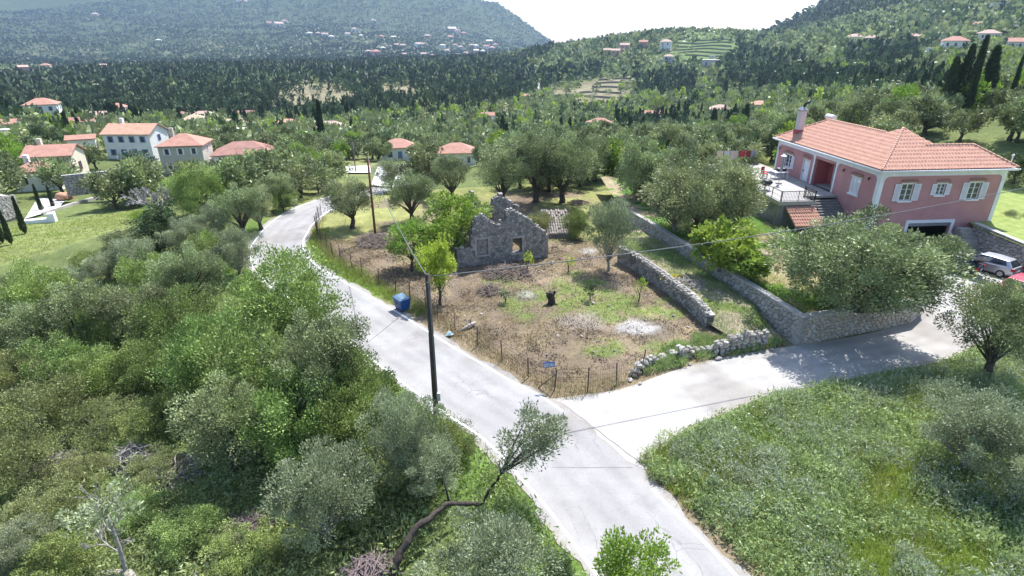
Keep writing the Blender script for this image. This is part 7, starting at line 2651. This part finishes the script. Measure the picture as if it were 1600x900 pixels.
M_grass = leafmat("blade_green", (0.13, 0.20, 0.035), (0.42, 0.52, 0.11), .38, 0, 0)
M_herb = leafmat("herb_green", (0.14, 0.215, 0.075), (0.48, 0.58, 0.26), .35, 0, 0)
M_herb2 = leafmat("herb_greyish", (0.19, 0.245, 0.145), (0.50, 0.56, 0.40), .35, 0, 0)
M_straw = leafmat("blade_straw", (0.220, 0.160, 0.090), (0.450, 0.370, 0.210), .3, 0, 0)
M_flow = leafmat("flower_white", (0.550, 0.530, 0.560), (0.720, 0.700, 0.750), .3, 0, 0)
dro = lambda x, y: poly_dist(x, y, ROAD) - ROADW
ddr = lambda x, y: poly_dist(x, y, DRIVE) - 2.35
offroad = lambda x, y: sstep(-.15, .3, np.minimum(dro(x, y), ddr(x, y)))
near_w = lambda x, y: np.clip(24 / np.hypot(x, y), .15, 1)
mead = lambda x, y: soft(x, y, MEADOW, .3) * offroad(x, y) * near_w(x, y)
RM = (5, 40, 11, 33)
cover("meadow_grass", 26000, RM, lambda x, y: mead(x, y) * sstep(.35, .55, fbm(x, y, 3.2, 81)), M_grass, .42, .035, 1.3, 3, 1, .07)
cover("meadow_herbs", 26000, RM, lambda x, y: mead(x, y) * sstep(.6, .4, fbm(x, y, 3.2, 81)), M_herb, .16, .075, .5, 4, 2, .09, hgt=.55)
cover("meadow_grey_herbs", 20000, RM, lambda x, y: mead(x, y) * sstep(.42, .55, fbm(x, y, 2.4, 83)), M_herb2, .15, .05, .7, 4, 3, .09, hgt=.6)
cover("meadow_dry_stalks", 5200, RM, lambda x, y: mead(x, y) * (.25 + sstep(.52, .66, fbm(x, y, 2.6, 86))), M_straw, .62, .016, 2.2, 2, 31, .08)
cover("meadow_flowers", 1800, RM, lambda x, y: mead(x, y) * sstep(.5, .65, fbm(x, y, 2.0, 85)), M_flow, .07, .06, .4, 2, 4, .08, hgt=.8)
# soft mounds of herbs standing in the meadow
rng = np.random.default_rng(91)
mx = rng.uniform(6, 36, 900); my = rng.uniform(11, 31.5, 900)
ok = (mead(mx, my) > .25) & (fbm(mx, my, 3.0, 92) > .42)
mx, my = mx[ok][:190], my[ok][:190]
for nm, sel, mt in (("meadow_mounds", slice(0, 90), M_herb2), ("meadow_green_mounds", slice(90, 190), M_herb)):
    Ps, Ds, Ns, Lv = [], [], [], []
    for x, y in zip(mx[sel], my[sel]):
        n = 340; r = rng.uniform(.35, .85); h = rng.uniform(.5, .95) * r
        d = unit(rng.normal(size=(n, 3))); d[:, 2] = np.abs(d[:, 2])
        Ps.append(np.array([x, y, sz(x, y)]) + d * np.array([r, r, h + .25]) * (.6 + .45 * rng.random((n, 1))))
        Ds.append(unit(d * .5 + rng.normal(size=(n, 3)) * .5 + np.array([0, 0, .6]))); Ns.append(d); Lv.append(np.clip(rng.random(n) * .7 + rng.random() * .3, 0, 1))
    V, F, A = leaf_quads(np.concatenate(Ps), np.concatenate(Ds), .13, .05, rng, np.concatenate(Lv), np.concatenate(Ns))
    me = mesh_np(nm, V, F); fattr(me, "lv", A); o = link(nm, me, None, mt); tag(o, kind="stuff")
ls = lambda x, y: (x < ROADX(y) - 1.5) * sstep(-.15, .4, dro(x, y))
cover("bank_undergrowth", 19000, (-34, 4, 9, 47), lambda x, y: ls(x, y) * near_w(x, y), M_herb, .17, .08, .5, 4, 5, .1, hgt=.6)
cover("bank_scrub", 16000, (-34, 4, 9, 47), lambda x, y: ls(x, y) * near_w(x, y) * sstep(.45, .6, fbm(x, y, 3, 87)), MATS["leaf_shrub_brown"], .18, .07, .6, 4, 6, .1, hgt=.8)
cover("verge_grass", 9000, (-26, 8, 12, 60), lambda x, y: ls(x, y) * sstep(3.2, 1.0, dro(x, y)), M_grass, .3, .03, 1.2, 3, 7, .06)
fld = lambda x, y: inside(x, y, FIELD) * offroad(x, y)
GR = [(840, 478, 62, 30, 1), (1000, 488, 95, 16, 2), (905, 450, 50, 26, 3), (785, 440, 30, 16, 4), (945, 545, 40, 14, 5), (1060, 545, 60, 12, 6), (965, 465, 40, 16, 7), (1060, 470, 40, 10, 8)]
greens = lambda x, y: np.max([blob(x, y, *g_) for g_ in GR], axis=0)
cover("plot_dry_grass", 21000, (-21, 18, 25, 54), lambda x, y: fld(x, y) * sstep(.33, .55, fbm(x, y, 1.9, 88)) * (1 - .8 * greens(x, y)) * (1 - .8 * blob(x, y, 998, 514, 36, 11, 14)), M_straw, .16, .022, .7, 3, 8, .08)
M_debris = leafmat("debris_brown", (0.075, 0.055, 0.042), (0.24, 0.18, 0.135), .1, 0, 0)
cover("plot_debris", 15000, (-21, 18, 25, 54), lambda x, y: fld(x, y) * sstep(.4, .6, fbm(x, y, 1.2, 101)) * (1 - .7 * greens(x, y)), M_debris, .17, .05, .15, 3, 21, .15)
cover("plot_green_grass", 9000, (-21, 18, 25, 54), lambda x, y: fld(x, y) * greens(x, y), M_grass, .16, .03, .9, 3, 9, .08)
fen = lambda x, y: poly_dist(x, y, FL)
cover("fence_weeds", 9000, (-22, 12, 24, 60), lambda x, y: sstep(.9, .1, fen(x, y)) * offroad(x, y), M_straw, .62, .022, 2.0, 3, 10, .1)
cover("fence_shrubs", 5000, (-22, 12, 24, 60), lambda x, y: sstep(.6, .05, fen(x, y)) * offroad(x, y) * sstep(.45, .6, fbm(x, y, 1.6, 89)), M_shrub, .13, .05, .7, 4, 11, .12, hgt=.8)
cover("bend_grass", 7000, (-22, -6, 36, 56), lambda x, y: (x > ROADX(y)) * sstep(2.4, .6, dro(x, y)) * sstep(.1, .4, dro(x, y)), M_grass, .36, .035, 1.2, 3, 12, .08)
cover("wall_foot_weeds", 7000, (7, 20, 27, 35), lambda x, y: inside(x, y, [(7.5, 28.2), (12, 29.9), (17.6, 31.9), (13.5, 34), (9.5, 31.2)]) * sstep(.35, .55, fbm(x, y, 1.4, 90)), M_herb, .3, .045, 1.2, 3, 13, .08, hgt=.3)
cover("garden_grass", 9000, (14, 31, 31, 52), lambda x, y: inside(x, y, gpoly), M_grass, .22, .03, 1.0, 3, 14, .08, zfun=lambda x, y: np.full(len(x), 1.86))
cover("strip_weeds", 4000, (9, 18, 31, 50), lambda x, y: inside(x, y, spoly), M_herb, .2, .04, .9, 3, 15, .08, zfun=lambda x, y: .05 + 1.05 * sstep(32, 37, y))
cover("lawn_blades", 6000, (-60, -38, 46, 68), lambda x, y: soft(x, y, LAWN, .2) * 1.0, M_grass, .14, .05, .8, 3, 16, .1)
# ------------------------------------------------------------------ haze
HAZE = 0.00011
hz = MB().box(-4800, 4800, -4800, 4800, -75, 900).mesh("haze")
m, nt, out = nodes_of("haze_air")
v = nt.nodes.new("ShaderNodeVolumePrincipled")
v.inputs['Color'].default_value = (0.50, 0.70, 1.0, 1)
v.inputs['Density'].default_value = HAZE
v.inputs['Anisotropy'].default_value = 0.25
nt.links.new(v.outputs[0], out.inputs['Volume'])
o = link("haze", hz, None, m)
tag(o, kind="stuff")
